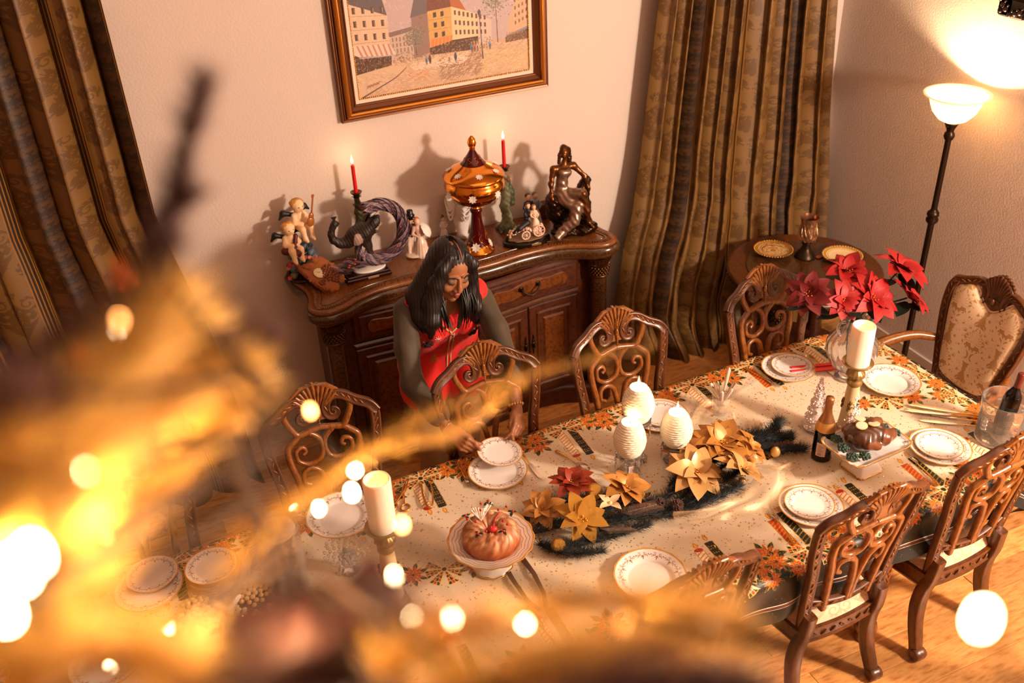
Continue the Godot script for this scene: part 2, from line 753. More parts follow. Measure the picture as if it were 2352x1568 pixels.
# ---------- the room ----------
func room() -> void:
	M.wall = mat(Color(0.84, 0.775, 0.73), 0.85, 0.0, 0.3)
	var rough := FastNoiseLite.new()
	rough.frequency = 0.06
	var bump := rough.get_seamless_image(256, 256)
	bump.bump_map_to_normal_map(2.0)
	M.wall.normal_enabled = true
	M.wall.normal_texture = ImageTexture.create_from_image(bump)
	M.wall.normal_scale = 0.5
	M.wall.uv1_scale = V(4, 4, 4)
	M.unseen_dark_wall = mat(Color(0.60, 0.50, 0.42), 0.9)  # unseen walls and ceiling, kept darker so they bounce less light back
	M.trim = mat(Color(0.80, 0.72, 0.64), 0.5)
	var b := MB.new()
	b.box(V(0.6, 2.6, -0.1), V(6.8, 5.6, 0.2), 0.001)
	struct("wall_back", b, M.wall)
	b = MB.new()
	b.box(V(3.89, 2.6, 3.3), V(0.2, 5.6, 6.6), 0.001)
	struct("wall_right", b, M.wall)
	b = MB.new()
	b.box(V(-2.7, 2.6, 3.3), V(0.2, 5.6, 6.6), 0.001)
	struct("wall_left", b, M.unseen_dark_wall)
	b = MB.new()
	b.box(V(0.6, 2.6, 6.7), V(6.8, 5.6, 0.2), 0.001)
	struct("wall_front", b, M.unseen_dark_wall)
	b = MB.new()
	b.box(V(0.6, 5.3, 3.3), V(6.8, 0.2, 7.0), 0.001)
	struct("ceiling", b, M.unseen_dark_wall)
	# floor of laid boards
	var ftex := noise_tex(0.018, [Color(0.62, 0.40, 0.20), Color(0.80, 0.56, 0.31), Color(0.88, 0.65, 0.39), Color(0.72, 0.48, 0.25)], 5, 512, Vector2(1.0, 0.12), 11)
	b = MB.new()
	b.box(V(0.6, -0.112, 3.3), V(6.8, 0.2, 7.0), 0.001)
	var slab := mat(Color(0.66, 0.42, 0.21), 0.4)
	var floor_ := struct("floor", b, slab)
	var mats := []
	for k in 6:
		var m := tmat(ftex, 0.36)
		var t := 0.86 + 0.05 * k
		m.albedo_color = Color(t, t * (0.97 + 0.01 * (k % 3)), t * 0.95)
		m.uv1_offset = V(0.37 * k, 0.21 * k, 0)
		m.clearcoat_enabled = true
		m.clearcoat = 0.25
		m.clearcoat_roughness = 0.25
		mats.append(m)
	var r := RandomNumberGenerator.new()
	r.seed = 5
	var wd := 0.135
	var lens := [1.26, 0.9, 0.6]
	var meshes := {}
	for j in 32:
		var x0 := -2.6 - r.randf() * 1.1
		while x0 < 3.79:
			var l: float = lens[0]
			var x1 := minf(x0 + l, 3.79)
			var xs := maxf(x0, -2.6)
			if x1 - xs > 0.02 and (xs > -1.9 or j < 34):
				var key := int(round((x1 - xs) * 100))
				if not meshes.has(key):
					var q := MB.new()
					q.box(Vector3.ZERO, V((x1 - xs) - 0.0015, 0.012, wd - 0.0015), 0.0012)
					for i in q.uv.size():
						q.uv[i] = Vector2(q.v[i].x * 0.8, q.v[i].z * 4.0)
					meshes[key] = q.mesh()
				var o := part("plank", meshes[key], mats[r.randi() % 6], floor_)
				o.position = V((x0 + l / 2 if xs == x0 and x1 == x0 + l else (xs + x1) / 2), -0.006, (j + 0.5) * wd)
			x0 += l
	for s in [["baseboard_back", V(0.6, 0.05, 0.008), V(6.4, 0.1, 0.016)], ["baseboard_right", V(3.782, 0.05, 3.3), V(0.016, 0.1, 6.6)], ["baseboard_left", V(-2.592, 0.05, 3.3), V(0.016, 0.1, 6.6)]]:
		b = MB.new()
		b.box(s[1], s[2], 0.005)
		b.box(s[1] + V(0, 0.054, 0.002 if s[0] == "baseboard_back" else 0.0), s[2] * V(1, 0.12, 1), 0.004)
		struct(s[0], b, M.trim)

const EYE := Vector3(-0.523557, 3.576149, 4.859721)
const CLOTH_X0 := -1.35
const WARM := Color(1.0, 0.90, 0.81)


func area(at: Vector3, size: Vector2, towards: Vector3, c: Color, e: float) -> void:
	var l := AreaLight3D.new()
	l.name = "unseen_ceiling_light"
	l.area_size = size
	l.light_color = c
	l.light_energy = e
	l.area_range = 14.0
	l.shadow_enabled = true
	add_child(l, true)
	l.look_at_from_position(at, at + towards, Vector3.BACK if absf(towards.y) > 0.9 else Vector3.UP)


func unseen_room_lights() -> void:
	area(V(1.2, 5.15, 3.6), Vector2(3.4, 3.0), Vector3.DOWN, Color(1.0, 0.91, 0.82), 3.4)  # unseen panel under the ceiling, placed to light the whole room softly
	omni(V(3.45, 2.5, 4.5), WARM, 19.0, 0.18)  # unseen lamp out of view at the right, gives the main light


# ---------- woven and printed patterns ----------
func spiral(c: Vector2, r: float, a0: float, turns: float, n := 26) -> Array:
	var o := []
	for i in n + 1:
		var t := float(i) / n
		o.append(c + Vector2.from_angle(a0 + TAU * turns * t) * r * (1.0 - 0.82 * t))
	return o


func vine(p: Pic, path: Array, w: float, c: Color, leaf_l: float, side := 0) -> void:
	p.line(path, w * 1.3, c, w * 0.5)
	var every := maxi(2, int(path.size() / 7.0))
	for i in range(1, path.size() - 1):
		if i % every != 0:
			continue
		var t: Vector2 = (path[i + 1] - path[i - 1]).normalized()
		var k := leaf_l * (1.0 - 0.45 * i / path.size())
		for s in [-1.0, 1.0]:
			if side != 0 and s != side:
				continue
			for q in 3:
				var d := t.rotated(s * (0.55 + 0.5 * q))
				p.leaf(path[i], path[i] + d * k * (1.0 - 0.2 * q), k * 0.16, c, s * k * 0.16)


func damask(p: Pic, x0: float, y0: float, s: float, c: Color, veins: Color) -> void:
	for m in [-1.0, 1.0]:
		var f := func(a: float, b: float) -> Vector2: return Vector2(x0 + m * a * s, y0 + b * s)
		var stem := spl([f.call(0.02, 0.98), f.call(0.22, 0.84), f.call(0.36, 0.62), f.call(0.20, 0.44), f.call(0.06, 0.30)], 10)
		vine(p, stem, s * 0.022, c, s * 0.20)
		for q in [[0.27, 0.70, 0.12, 0.4, 1.5], [0.40, 0.36, 0.13, 2.4, -1.5], [0.14, 0.16, 0.10, 0.6, -1.4]]:
			var sp := spiral(f.call(q[0], q[1]), s * q[2], q[3] if m > 0 else PI - q[3], q[4] * m)
			p.line(sp, s * 0.035, c, s * 0.02)
			vine(p, sp.slice(0, 14), s * 0.01, c, s * 0.10, int(-signf(q[4] * m)))
		for q in 5:
			var a := 0.35 + 0.32 * q
			p.leaf(f.call(0.0, 0.62), f.call(0.21 * sin(a), 0.62 - 0.24 * cos(a)), s * 0.035, c)
			p.line([f.call(0.0, 0.62), f.call(0.17 * sin(a), 0.62 - 0.20 * cos(a))], s * 0.008, veins)
	p.leaf(Vector2(x0, y0 + 0.64 * s), Vector2(x0, y0 + 0.32 * s), s * 0.05, c)
	p.disc(Vector2(x0, y0 + 0.66 * s), s * 0.045, s * 0.05, c)


func cloth_weave(m: StandardMaterial3D) -> void:
	m.rim_enabled = true
	m.rim = 0.25
	m.rim_tint = 0.6


func fabrics() -> void:
	# seat cover: pale acanthus on tan
	var p := Pic.new(512, 512, Color(0.70, 0.52, 0.31))
	for yy in [-512, 0]:
		damask(p, 256, yy + 128, 512, Color(0.88, 0.75, 0.60), Color(0.74, 0.57, 0.37))
		for xx in [0, 512]:
			damask(p, xx, yy + 384, 512, Color(0.88, 0.75, 0.60), Color(0.74, 0.57, 0.37))
	damask(p, 256, 640, 512, Color(0.88, 0.75, 0.60), Color(0.74, 0.57, 0.37))
	M.damask = tmat(p.tex(), 0.62)
	cloth_weave(M.damask)
	var light := Pic.new(256, 256, Color(0.95, 0.90, 0.84))
	for yy in [-128, 128]:
		damask(light, 128, yy, 256, Color(0.86, 0.78, 0.69), Color(0.93, 0.88, 0.82))
	M.seat = tmat(light.tex(), 0.62)
	M.seat.albedo_color = Color(0.92, 0.82, 0.72)
	cloth_weave(M.seat)
	# curtain: one repeat of damask band, black-and-gold stripes, damask band
	p = Pic.new(1024, 1024, Color(0.50, 0.38, 0.20))
	var fg := Color(0.385, 0.275, 0.125)
	for xx in [190, 600, 1000]:
		for yy in [-300, 212, 724]:
			damask(p, xx, yy + (0 if xx == 190 else 256) - 256, 420, fg, Color(0.47, 0.35, 0.18))
	for q in [[400, 60], [800, 150]]:
		p.rect(q[0], 0, q[1], 1024, Color(0.17, 0.105, 0.045))
	for x in [392, 408, 426, 446, 458, 792, 806, 826, 930, 944]:
		p.rect(x, 0, 7, 1024, Color(0.60, 0.42, 0.15))
	for yy in range(0, 1024, 128):
		damask(p, 878, yy, 100, Color(0.31, 0.20, 0.08), Color(0.42, 0.28, 0.12))
	var tex := p.tex()
	M.curtain = tmat(tex, 0.5)
	M.curtain.albedo_color = Color(0.92, 0.88, 0.80)


func poinsettia_print(p: Pic, c: Vector2, r: float, turn: float) -> void:
	for k in 7:
		var a := turn + TAU * k / 7.0 + 0.2
		var d := Vector2.from_angle(a)
		p.leaf(c + d * r * 0.5, c + d * r * 1.32, r * 0.2, Color(0.75, 0.62, 0.25))
		p.leaf(c + d * r * 0.5, c + d * r * 1.28, r * 0.165, Color(0.05, 0.12, 0.08))
		p.line([c + d * r * 0.7, c + d * r * 1.25], r * 0.035, Color(0.45, 0.48, 0.25))
	for ring in [[11, 1.0, 0.0], [9, 0.72, 0.3], [6, 0.42, 0.1]]:
		for k in ring[0]:
			var d := Vector2.from_angle(turn + TAU * k / ring[0] + ring[2])
			p.leaf(c, c + d * r * (ring[1] + 0.04), r * 0.17 * (0.6 + ring[1] * 0.4), Color(0.90, 0.66, 0.22))
			p.leaf(c, c + d * r * ring[1], r * 0.125 * (0.6 + ring[1] * 0.4), Color(0.66, 0.19, 0.05))
			p.line([c, c + d * r * ring[1] * 0.85], r * 0.035, Color(0.88, 0.58, 0.16))
	p.disc(c, r * 0.1, r * 0.1, Color(0.15, 0.2, 0.06))


func bow_print(p: Pic, c: Vector2, r: float, turn: float) -> void:
	for q in [[-0.35, 1.0], [0.35, 1.0], [PI - 0.35, 1.0], [PI + 0.35, 1.0], [1.1, 1.15], [PI - 1.1, 1.15]]:
		var d := Vector2.from_angle(turn + q[0])
		var n := Vector2(-d.y, d.x)
		var l: float = r * q[1]
		p.poly(PackedVector2Array([c, c + d * l + n * r * 0.34, c + d * l * 1.05, c + d * l - n * r * 0.34]), Color(0.90, 0.75, 0.42))
		for i in 4:
			for j in 3:
				var t0 := 0.18 + 0.21 * i
				var s0 := -0.27 + 0.2 * j
				var f := func(t: float, s: float) -> Vector2: return c + d * l * t + n * s * r * t
				p.poly(PackedVector2Array([f.call(t0, s0), f.call(t0 + 0.17, s0), f.call(t0 + 0.17, s0 + 0.15), f.call(t0, s0 + 0.15)]), Color(0.05, 0.10, 0.06) if (i + j) % 2 else Color(0.75, 0.24, 0.06))
	for k in 8:
		var d := Vector2.from_angle(turn + TAU * k / 8.0)
		p.line([c, c + d * r * 1.0 + Vector2(-d.y, d.x) * r * 0.12, c + d * r * 1.25], r * 0.06, Color(0.92, 0.80, 0.50))
	p.disc(c, r * 0.13, r * 0.13, Color(0.08, 0.06, 0.03))


func candle_print(p: Pic, a: Vector2, b: Vector2, w: float, kind: int) -> void:
	var base: Color = [Color(0.96, 0.88, 0.74), Color(0.06, 0.09, 0.05), Color(0.72, 0.25, 0.06), Color(0.10, 0.14, 0.08)][kind]
	var mark: Color = [Color(0.80, 0.42, 0.12), Color(0.72, 0.52, 0.16), Color(0.85, 0.55, 0.15), Color(0.62, 0.48, 0.16)][kind]
	var d := (b - a).normalized()
	var n := Vector2(-d.y, d.x)
	p.poly(PackedVector2Array([a - n * w, b - n * w, b + n * w, a + n * w]), Color(0.72, 0.52, 0.2))
	p.poly(PackedVector2Array([a - n * w * 0.86, b - n * w * 0.86, b + n * w * 0.86, a + n * w * 0.86]), base)
	var l := a.distance_to(b)
	for i in 9:
		var q := a + d * l * (0.06 + 0.1 * i)
		if kind == 1:
			for j in 3:
				p.disc(q + n * w * (0.5 * j - 0.5) + d * (i * 7 % 5), w * 0.17, w * 0.17, mark)
		else:
			p.line([q - n * w * 0.85, q + d * w * 0.5, q + n * w * 0.85 + d * w * 0.9], w * 0.22, mark)
	if kind == 0:
		p.disc(b, w * 0.95, w * 0.5, Color(0.72, 0.15, 0.05), d.angle() + PI / 2)
	p.leaf(b + d * w * 0.3, b + d * w * 2.3, w * 0.5, Color(0.80, 0.50, 0.14))
	p.leaf(b + d * w * 0.5, b + d * w * 1.8, w * 0.25, Color(0.92, 0.70, 0.3))


# the whole cloth: cream field with gold stars, border of flowers, bows and candles, dark hem
func cloth_print(l: float, wd: float, drop: float) -> ImageTexture:
	var s := 2048.0 / (l + 2 * drop)
	var h := int(s * (wd + 2 * drop))
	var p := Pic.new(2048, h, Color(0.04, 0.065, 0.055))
	var o := drop * s
	var r := RandomNumberGenerator.new()
	r.seed = 21
	for i in 5200:
		var q := Vector2(r.randf() * 2048, r.randf() * h)
		var k := r.randf_range(0.6, 1.6)
		p.rect(q.x, q.y, k, k, Color(0.75, 0.55, 0.25) if i % 3 else Color(0.85, 0.8, 0.7))
	for q in [[0.052, 0.004, Color(0.85, 0.78, 0.68)], [0.060, 0.003, Color(0.70, 0.22, 0.15)], [0.065, 0.006, Color(0.9, 0.84, 0.74)]]:
		var d: float = q[0] * s
		var t := maxf(1.0, q[1] * s)
		p.rect(d, d, 2048 - 2 * d, t, q[2])
		p.rect(d, h - d - t, 2048 - 2 * d, t, q[2])
		p.rect(d, d, t, h - 2 * d, q[2])
		p.rect(2048 - d - t, d, t, h - 2 * d, q[2])
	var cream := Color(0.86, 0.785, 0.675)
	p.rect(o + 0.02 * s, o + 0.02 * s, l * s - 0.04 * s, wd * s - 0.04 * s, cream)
	for i in 5000:
		var q := Vector2(r.randf_range(o, 2048 - o), r.randf_range(o, h - o))
		if i % 9 == 0:
			var k := r.randf_range(2.0, 3.6)
			p.line([q - Vector2(k, k * 0.4), q + Vector2(k, k * 0.4)], 1.3, Color(0.66, 0.44, 0.17))
			p.line([q - Vector2(-k * 0.4, k), q + Vector2(-k * 0.4, k)], 1.3, Color(0.66, 0.44, 0.17))
		else:
			p.disc(q, r.randf_range(0.6, 1.7), r.randf_range(0.6, 1.5), Color(0.74, 0.54, 0.28) if i % 2 else Color(0.60, 0.38, 0.14))
	# border: one unit every 0.36 m on the long sides, also along the ends
	for side in 2:
		var y := (drop + 0.045) * s if side == 0 else h - (drop + 0.045) * s
		var dir := 1.0 if side == 0 else -1.0
		for i in range(-1, 13):
			var bx := o + ((1.13 if side == 0 else 1.59) - CLOTH_X0 + 0.36 * (i - 5)) * s
			if bx < o - 40 or bx > 2048 - o + 20:
				continue
			for q in [[-0.105, -0.045, 0.046], [0.125, -0.045, 0.048], [-0.165, 0.015, 0.05], [0.115, 0.02, 0.052], [0.185, 0.055, 0.064]]:
				poinsettia_print(p, Vector2(bx + q[0] * s, y + dir * q[1] * s), q[2] * s, i * 0.7 + q[0] * 9)
			var kinds: Array = [0, 1] if (i + side) % 2 else [2, 3]
			for k in 2:
				var cx := bx + (-0.045 + 0.06 * k) * s
				candle_print(p, Vector2(cx, y + dir * 0.03 * s), Vector2(cx - dir * 0.012 * s, y + dir * (0.21 + 0.02 * k) * s), 0.02 * s, kinds[k])
			bow_print(p, Vector2(bx - 0.01 * s, y + dir * 0.012 * s), 0.082 * s, 0.0 if side else PI)
	for i in 6:
		var x := o + (0.1 + l / 5.6 * i) * s
		var y := h * 0.5
		bow_print(p, Vector2(x, y - 0.02 * s), 0.075 * s, 0.4)
		poinsettia_print(p, Vector2(x + 0.12 * s, y + 0.02 * s), 0.058 * s, i)
		poinsettia_print(p, Vector2(x - 0.12 * s, y - 0.05 * s), 0.05 * s, i + 0.4)
	for e in 2:
		for i in 5:
			var y := o + (0.16 + 0.235 * i) * s
			var x := o + 0.06 * s if e == 0 else 2048 - o - 0.06 * s
			poinsettia_print(p, Vector2(x, y), 0.055 * s, i)
			poinsettia_print(p, Vector2(x + (0.055 if e == 0 else -0.055) * s, y + 0.08 * s), 0.05 * s, i)
			bow_print(p, Vector2(x, y + 0.12 * s), 0.06 * s, PI / 2)
	return p.tex()


# china: gold sprigs round the rim; u runs round, v from the middle (0) to the edge (1)
func china() -> void:
	var p := Pic.new(1024, 256, Color(0.93, 0.90, 0.875))
	var g := Color(0.56, 0.36, 0.16)
	for i in 12:
		var x := 1024.0 / 12 * (i + 0.5)
		for m in [-1.0, 1.0]:
			var st := spl([Vector2(x, 188), Vector2(x + m * 12, 205), Vector2(x + m * 26, 200), Vector2(x + m * 38, 214)], 5)
			p.line(st, 2.6, g, 1.4)
			for q in range(2, st.size(), 2):
				p.leaf(st[q], st[q] + Vector2(m * 6, -12 if q % 4 else 11), 2.2, g)
			p.line(spiral(Vector2(x + m * 14, 220), 8, 0.0, m * 1.2, 12), 2.2, g)
		p.leaf(Vector2(x, 196), Vector2(x, 166), 3.4, g)
		p.disc(Vector2(x, 198), 3.5, 4.5, g)
	p.rect(0, 244, 1024, 12, Color(0.80, 0.56, 0.24))
	M.china = tmat(p.tex(), 0.1)
	M.china.uv1_offset = V(0, 0, 0)
	# cake plate: brown scalloped bands
	p = Pic.new(512, 256, Color(0.92, 0.85, 0.78))
	for i in 16:
		for k in 3:
			p.line(spl([Vector2(i * 32, 190 + 20 * k), Vector2(i * 32 + 16, 180 + 20 * k + i % 3), Vector2(i * 32 + 32, 190 + 20 * k)], 4), 2.5, Color(0.62, 0.36, 0.20))
	p.rect(0, 244, 512, 12, Color(0.80, 0.56, 0.24))
	M.cake_china = tmat(p.tex(), 0.12)
	# saucer with a rose spray in the middle and a pierced gold rim
	p = Pic.new(256, 256, Color(0.90, 0.80, 0.60))
	var r := RandomNumberGenerator.new()
	r.seed = 4
	for i in 90:
		var d := absf(r.randfn(0, 26))
		p.disc(Vector2(r.randf() * 256, d), r.randf_range(4, 12), r.randf_range(3, 6), [Color(0.70, 0.36, 0.12), Color(0.80, 0.52, 0.22), Color(0.55, 0.40, 0.14), Color(0.62, 0.28, 0.10)][i % 4])
	p.rect(0, 190, 256, 6, Color(0.65, 0.48, 0.2))
	p.rect(0, 212, 256, 44, Color(0.72, 0.55, 0.24))
	M.rose_plate = tmat(p.tex(), 0.2)
	p = Pic.new(256, 256, Color(0.86, 0.72, 0.48))
	for i in 200:
		var y := r.randf_range(50, 200)
		p.leaf(Vector2(r.randf() * 256, y), Vector2(r.randf() * 256, y + 14), 3, Color(0.50, 0.26, 0.08)) if i % 9 == 0 else p.disc(Vector2(r.randf() * 256, y), 5, 4, [Color(0.55, 0.28, 0.08), Color(0.74, 0.48, 0.18)][i % 2])
	p.rect(0, 0, 256, 34, Color(0.72, 0.50, 0.2))
	p.rect(0, 30, 256, 8, Color(0.5, 0.3, 0.1))
	p.rect(0, 205, 256, 51, Color(0.62, 0.45, 0.2))
	M.gilt_plate = tmat(p.tex(), 0.2)


# ---------- carved dining chairs ----------
func back_at(p: Vector2) -> Vector3:  # a point of the chair back's front view (x, height) on its leaning, hollow face
	var y := lift(p.y)
	var t := (y - 0.47) / 0.75
	return V(p.x, y, -0.225 - 0.085 * t - 0.035 * t * t + p.x * p.x * 0.55)


func lift(y: float) -> float:
	var q := [0.40, 0.40, 0.47, 0.49, 0.52, 0.585, 0.64, 0.815, 0.745, 0.908, 0.845, 1.0, 0.927, 1.077, 1.10, 1.222, 1.3, 1.37]
	for i in range(0, q.size() - 2, 2):
		if y <= q[i + 2]:
			return lerpf(q[i + 1], q[i + 3], (y - q[i]) / (q[i + 2] - q[i]))
	return y


func on_back(p: Array) -> Array:
	var o := []
	for q in p:
		o.append(back_at(q))
	return o


func mirror(p: Array, s: float) -> Array:
	var o := []
	for q in p:
		o.append(Vector2(q.x * s, q.y))
	return o


const RAIL := [Vector2(-0.023, 0.006), Vector2(-0.021, -0.012), Vector2(-0.014, -0.017), Vector2(-0.009, -0.011), Vector2(0.009, -0.011), Vector2(0.014, -0.017), Vector2(0.021, -0.012), Vector2(0.023, 0.006), Vector2(0.021, 0.014), Vector2(0.014, 0.019), Vector2(0.009, 0.012), Vector2(-0.009, 0.012), Vector2(-0.014, 0.019), Vector2(-0.021, 0.014)]
const STRAP := [Vector2(-0.0135, 0.0), Vector2(-0.011, -0.011), Vector2(0.0, -0.014), Vector2(0.011, -0.011), Vector2(0.0135, 0.0), Vector2(0.011, 0.011), Vector2(0.0, 0.015), Vector2(-0.011, 0.011)]


func taper(n: int, a: float, b: float, m := -1.0) -> Array:
	var o := []
	for i in n:
		var t := float(i) / (n - 1)
		o.append(lerpf(a, b, t) if m < 0 else (lerpf(a, m, t * 2) if t < 0.5 else lerpf(m, b, t * 2 - 1)))
	return o


func flip_sec(s: Array) -> Array:
	var o := []
	for q in s:
		o.append(Vector2(q.x, q.y))
	return o


func carving(b: MB, path: Array, up: Vector3, h: float, k := 1.0) -> void:  # a running leaf scroll along a rail
	var run := 0.0
	for i in range(1, path.size()):
		run += path[i].distance_to(path[i - 1])
		if run < 0.026 * k:
			continue
		run = 0.0
		var t: Vector3 = (path[i] - path[i - 1]).normalized()
		var side := t.cross(up)
		var s := 1.0 if i % 4 < 2 else -1.0
		b.tube([path[i] - t * 0.011 * k + up * h - side * s * 0.006 * k, path[i] + up * (h + 0.003), path[i] + t * 0.010 * k + up * h + side * s * 0.007 * k, path[i] + t * 0.005 * k + up * h + side * s * 0.010 * k], [0.0022 * k, 0.0042 * k, 0.0034 * k, 0.0014 * k], 5)


func shell(b: MB, c: Vector2, r0: float, r1: float, spread: float, n: int, at: Callable, lift: float) -> void:
	for f in [1.0, -1.0]:
		for i in n:
			var a := lerpf(-spread, spread, float(i) / (n - 1))
			var rr := r1 * (1.0 - 0.16 * absf(a) / spread) 
			var path := []
			for k in 6:
				var t := k / 5.0
				var rad := lerpf(r0, rr, t)
				path.append(at.call(c + Vector2(sin(a), cos(a)) * rad) + V(0, 0, f * (lift * (0.4 + 0.9 * t - 0.5 * t * t))))
			b.tube(path, [0.003, 0.0045, 0.006, 0.0075, 0.009, 0.0075], 6)


func make_chair() -> Node3D:
	var t := thing("dining_chair", "carved dining chair", "chair", V(0, -20, 0))
	t.set_meta("stem", "dining_chair")
	var up := V(0, 0.15, 1).normalized()
	var b := MB.new()
	for s in [1.0, -1.0]:
		var side := spl([Vector2(0.176, 0.44), Vector2(0.200, 0.58), Vector2(0.226, 0.74), Vector2(0.238, 0.86), Vector2(0.239, 0.905)], 6)
		b.sweep(on_back(mirror(side, s)), RAIL, taper(side.size(), 1.05, 1.0), up)
		var top := spl([Vector2(0.247, 0.902), Vector2(0.218, 0.945), Vector2(0.165, 0.975), Vector2(0.118, 1.012), Vector2(0.075, 1.020), Vector2(0.046, 0.992), Vector2(0.036, 0.950), Vector2(0.044, 0.915), Vector2(0.068, 0.905), Vector2(0.084, 0.922), Vector2(0.076, 0.942), Vector2(0.062, 0.938)], 5)
		b.sweep(on_back(mirror(top, s)), RAIL, taper(top.size(), 1.0, 0.45, 0.95), up)
	part("back_frame", b, M.chair, t)
	b = MB.new()
	for s in [1.0, -1.0]:
		for f in [1.0, -1.0]:
			var side := on_back(mirror(spl([Vector2(0.180, 0.48), Vector2(0.200, 0.58), Vector2(0.226, 0.74), Vector2(0.238, 0.86), Vector2(0.238, 0.89)], 8), s))
			carving(b, side, up * f, 0.011)
			var top := on_back(mirror(spl([Vector2(0.218, 0.945), Vector2(0.165, 0.975), Vector2(0.118, 1.012), Vector2(0.075, 1.020), Vector2(0.046, 0.992), Vector2(0.036, 0.950)], 8), s))
			carving(b, top, up * f, 0.011)
	part("leaf_carving", b, M.chair_gilt, t).set_meta("kind", "stuff")
	b = MB.new()
	shell(b, Vector2(0, 0.925), 0.04, 0.172, 0.68, 11, back_at, 0.014)
	b.ball(back_at(Vector2(0, 0.955)) + V(0, 0, 0.016), V(0.010, 0.020, 0.008))
	for i in 5:
		b.ball(back_at(Vector2(0, 0.925 - i * 0.011)) + V(0, 0, 0.013), 0.006 - i * 0.0006, 8, 6)
		b.ball(back_at(Vector2(0, 0.985 + i * 0.012)) + V(0, 0, 0.022), 0.004, 6, 5)
	b.prism(PackedVector2Array([Vector2(-0.04, 0.90), Vector2(0.04, 0.90), Vector2(0.05, 0.98), Vector2(0.105, 1.045), Vector2(0.06, 1.085), Vector2(0, 1.092), Vector2(-0.06, 1.085), Vector2(-0.105, 1.045), Vector2(-0.05, 0.98)]), -0.012, 0.006, 0.003)
	var s0 := b.v.size() - 0
	# the flat of the shell leans with the back
	for i in range(maxi(0, s0 - 2000), s0):
		var q := b.v[i]
		if q.z > -0.05:
			b.v[i] = back_at(Vector2(q.x, q.y)) + V(0, 0, q.z)
	part("shell_crest", b, M.chair_gilt, t)
	b = MB.new()
	for s in [1.0, -1.0]:
		for q in [
			[[Vector2(0.136, 1.0), Vector2(0.142, 0.945), Vector2(0.122, 0.890), Vector2(0.098, 0.852), Vector2(0.055, 0.856), Vector2(0.0, 0.866)], 1.0, 1.0],
			[[Vector2(0.098, 0.850), Vector2(0.125, 0.826), Vector2(0.152, 0.798), Vector2(0.154, 0.74), Vector2(0.142, 0.66), Vector2(0.122, 0.57), Vector2(0.112, 0.50)], 1.0, 1.15],
			[[Vector2(0.050, 0.850), Vector2(0.016, 0.815), Vector2(0.004, 0.765), Vector2(0.022, 0.708), Vector2(0.072, 0.690), Vector2(0.117, 0.722), Vector2(0.120, 0.775), Vector2(0.090, 0.787), Vector2(0.078, 0.762), Vector2(0.092, 0.750)], 0.95, 0.6],
			[[Vector2(0.085, 0.612), Vector2(0.108, 0.622), Vector2(0.104, 0.655), Vector2(0.070, 0.668), Vector2(0.034, 0.640), Vector2(0.012, 0.58), Vector2(0.006, 0.51)], 0.65, 1.1],
		]:
			var path := spl(q[0], 5)
			b.sweep(on_back(mirror(path, s)), STRAP, taper(path.size(), q[1], q[2]), up)
	part("scroll_splat", b, M.chair_gilt, t)
	b = MB.new()
	var rail := on_back(spl([Vector2(-0.195, 0.535), Vector2(-0.1, 0.522), Vector2(0, 0.515), Vector2(0.1, 0.522), Vector2(0.195, 0.535)], 5))
	b.sweep(rail, RAIL, 0.8, up)
	carving(b, rail, -up, 0.010)
	carving(b, rail, up, 0.010)
	part("lower_rail", b, M.chair, t)
	# seat frame and cushion, wider in front
	var f := func(u: float, v: float, k: float, y: float) -> Vector3:
		var z := lerpf(-0.225, 0.262, v)
		var w := lerpf(0.205, 0.268, v)
		return V((u - 0.5) * 2 * w * k, y, 0.018 + (z - 0.018) * k + 0.03 * sin(PI * u) * (1.0 if v > 0.5 else -0.6) * absf(v - 0.5) * 2)
	b = MB.new()
	var edge := []
	for i in 12:
		edge.append([i / 12.0, 0.0])
	for i in 8:
		edge.append([1.0, i / 8.0])
	for i in 12:
		edge.append([1.0 - i / 12.0, 1.0])
	for i in 8:
		edge.append([0.0, 1.0 - i / 8.0])
	var prof := [[0.90, 0.375], [1.0, 0.372], [1.02, 0.385], [1.0, 0.395], [1.0, 0.435], [1.025, 0.443], [1.02, 0.455], [0.92, 0.457]]
	for j in prof.size() - 1:
		for i in edge.size():
			var e0: Array = edge[i]
			var e1: Array = edge[(i + 1) % edge.size()]
			b._q([f.call(e1[0], e1[1], prof[j][0], prof[j][1]), f.call(e0[0], e0[1], prof[j][0], prof[j][1]), f.call(e0[0], e0[1], prof[j + 1][0], prof[j + 1][1]), f.call(e1[0], e1[1], prof[j + 1][0], prof[j + 1][1])])
	for v in [0.0, 1.0]:
		var row := []
		for i in 25:
			row.append(f.call(0.06 + 0.88 * i / 24.0, v, 1.0, 0.414))
		carving(b, row, V(0, 0, 1 if v > 0.5 else -1), 0.002, 1.2)
	part("seat_frame", b, M.chair, t)
	b = MB.new()
	b.grid(20, 20, func(u: float, v: float) -> Vector3:
		var du := 1.0 - pow(absf(u * 2 - 1), 6.0)
		var dv := 1.0 - pow(absf(v * 2 - 1), 6.0)
		return f.call(u, 1.0 - v, 0.965, 0.452 + 0.055 * pow(du * dv, 0.33) + 0.018 * sin(PI * u) * sin(PI * v)))
	for i in b.uv.size():
		b.uv[i] = Vector2(b.v[i].x, b.v[i].z + b.v[i].y) * 3.2
	part("seat", b, M.seat, t)
	# legs: scrolled rear feet, cabriole front legs
	var sq := []
	for k in 12:
		var a := TAU * k / 12
		sq.append(Vector2(signf(cos(a)) * pow(absf(cos(a)), 0.45), signf(sin(a)) * pow(absf(sin(a)), 0.45)) * 0.024)
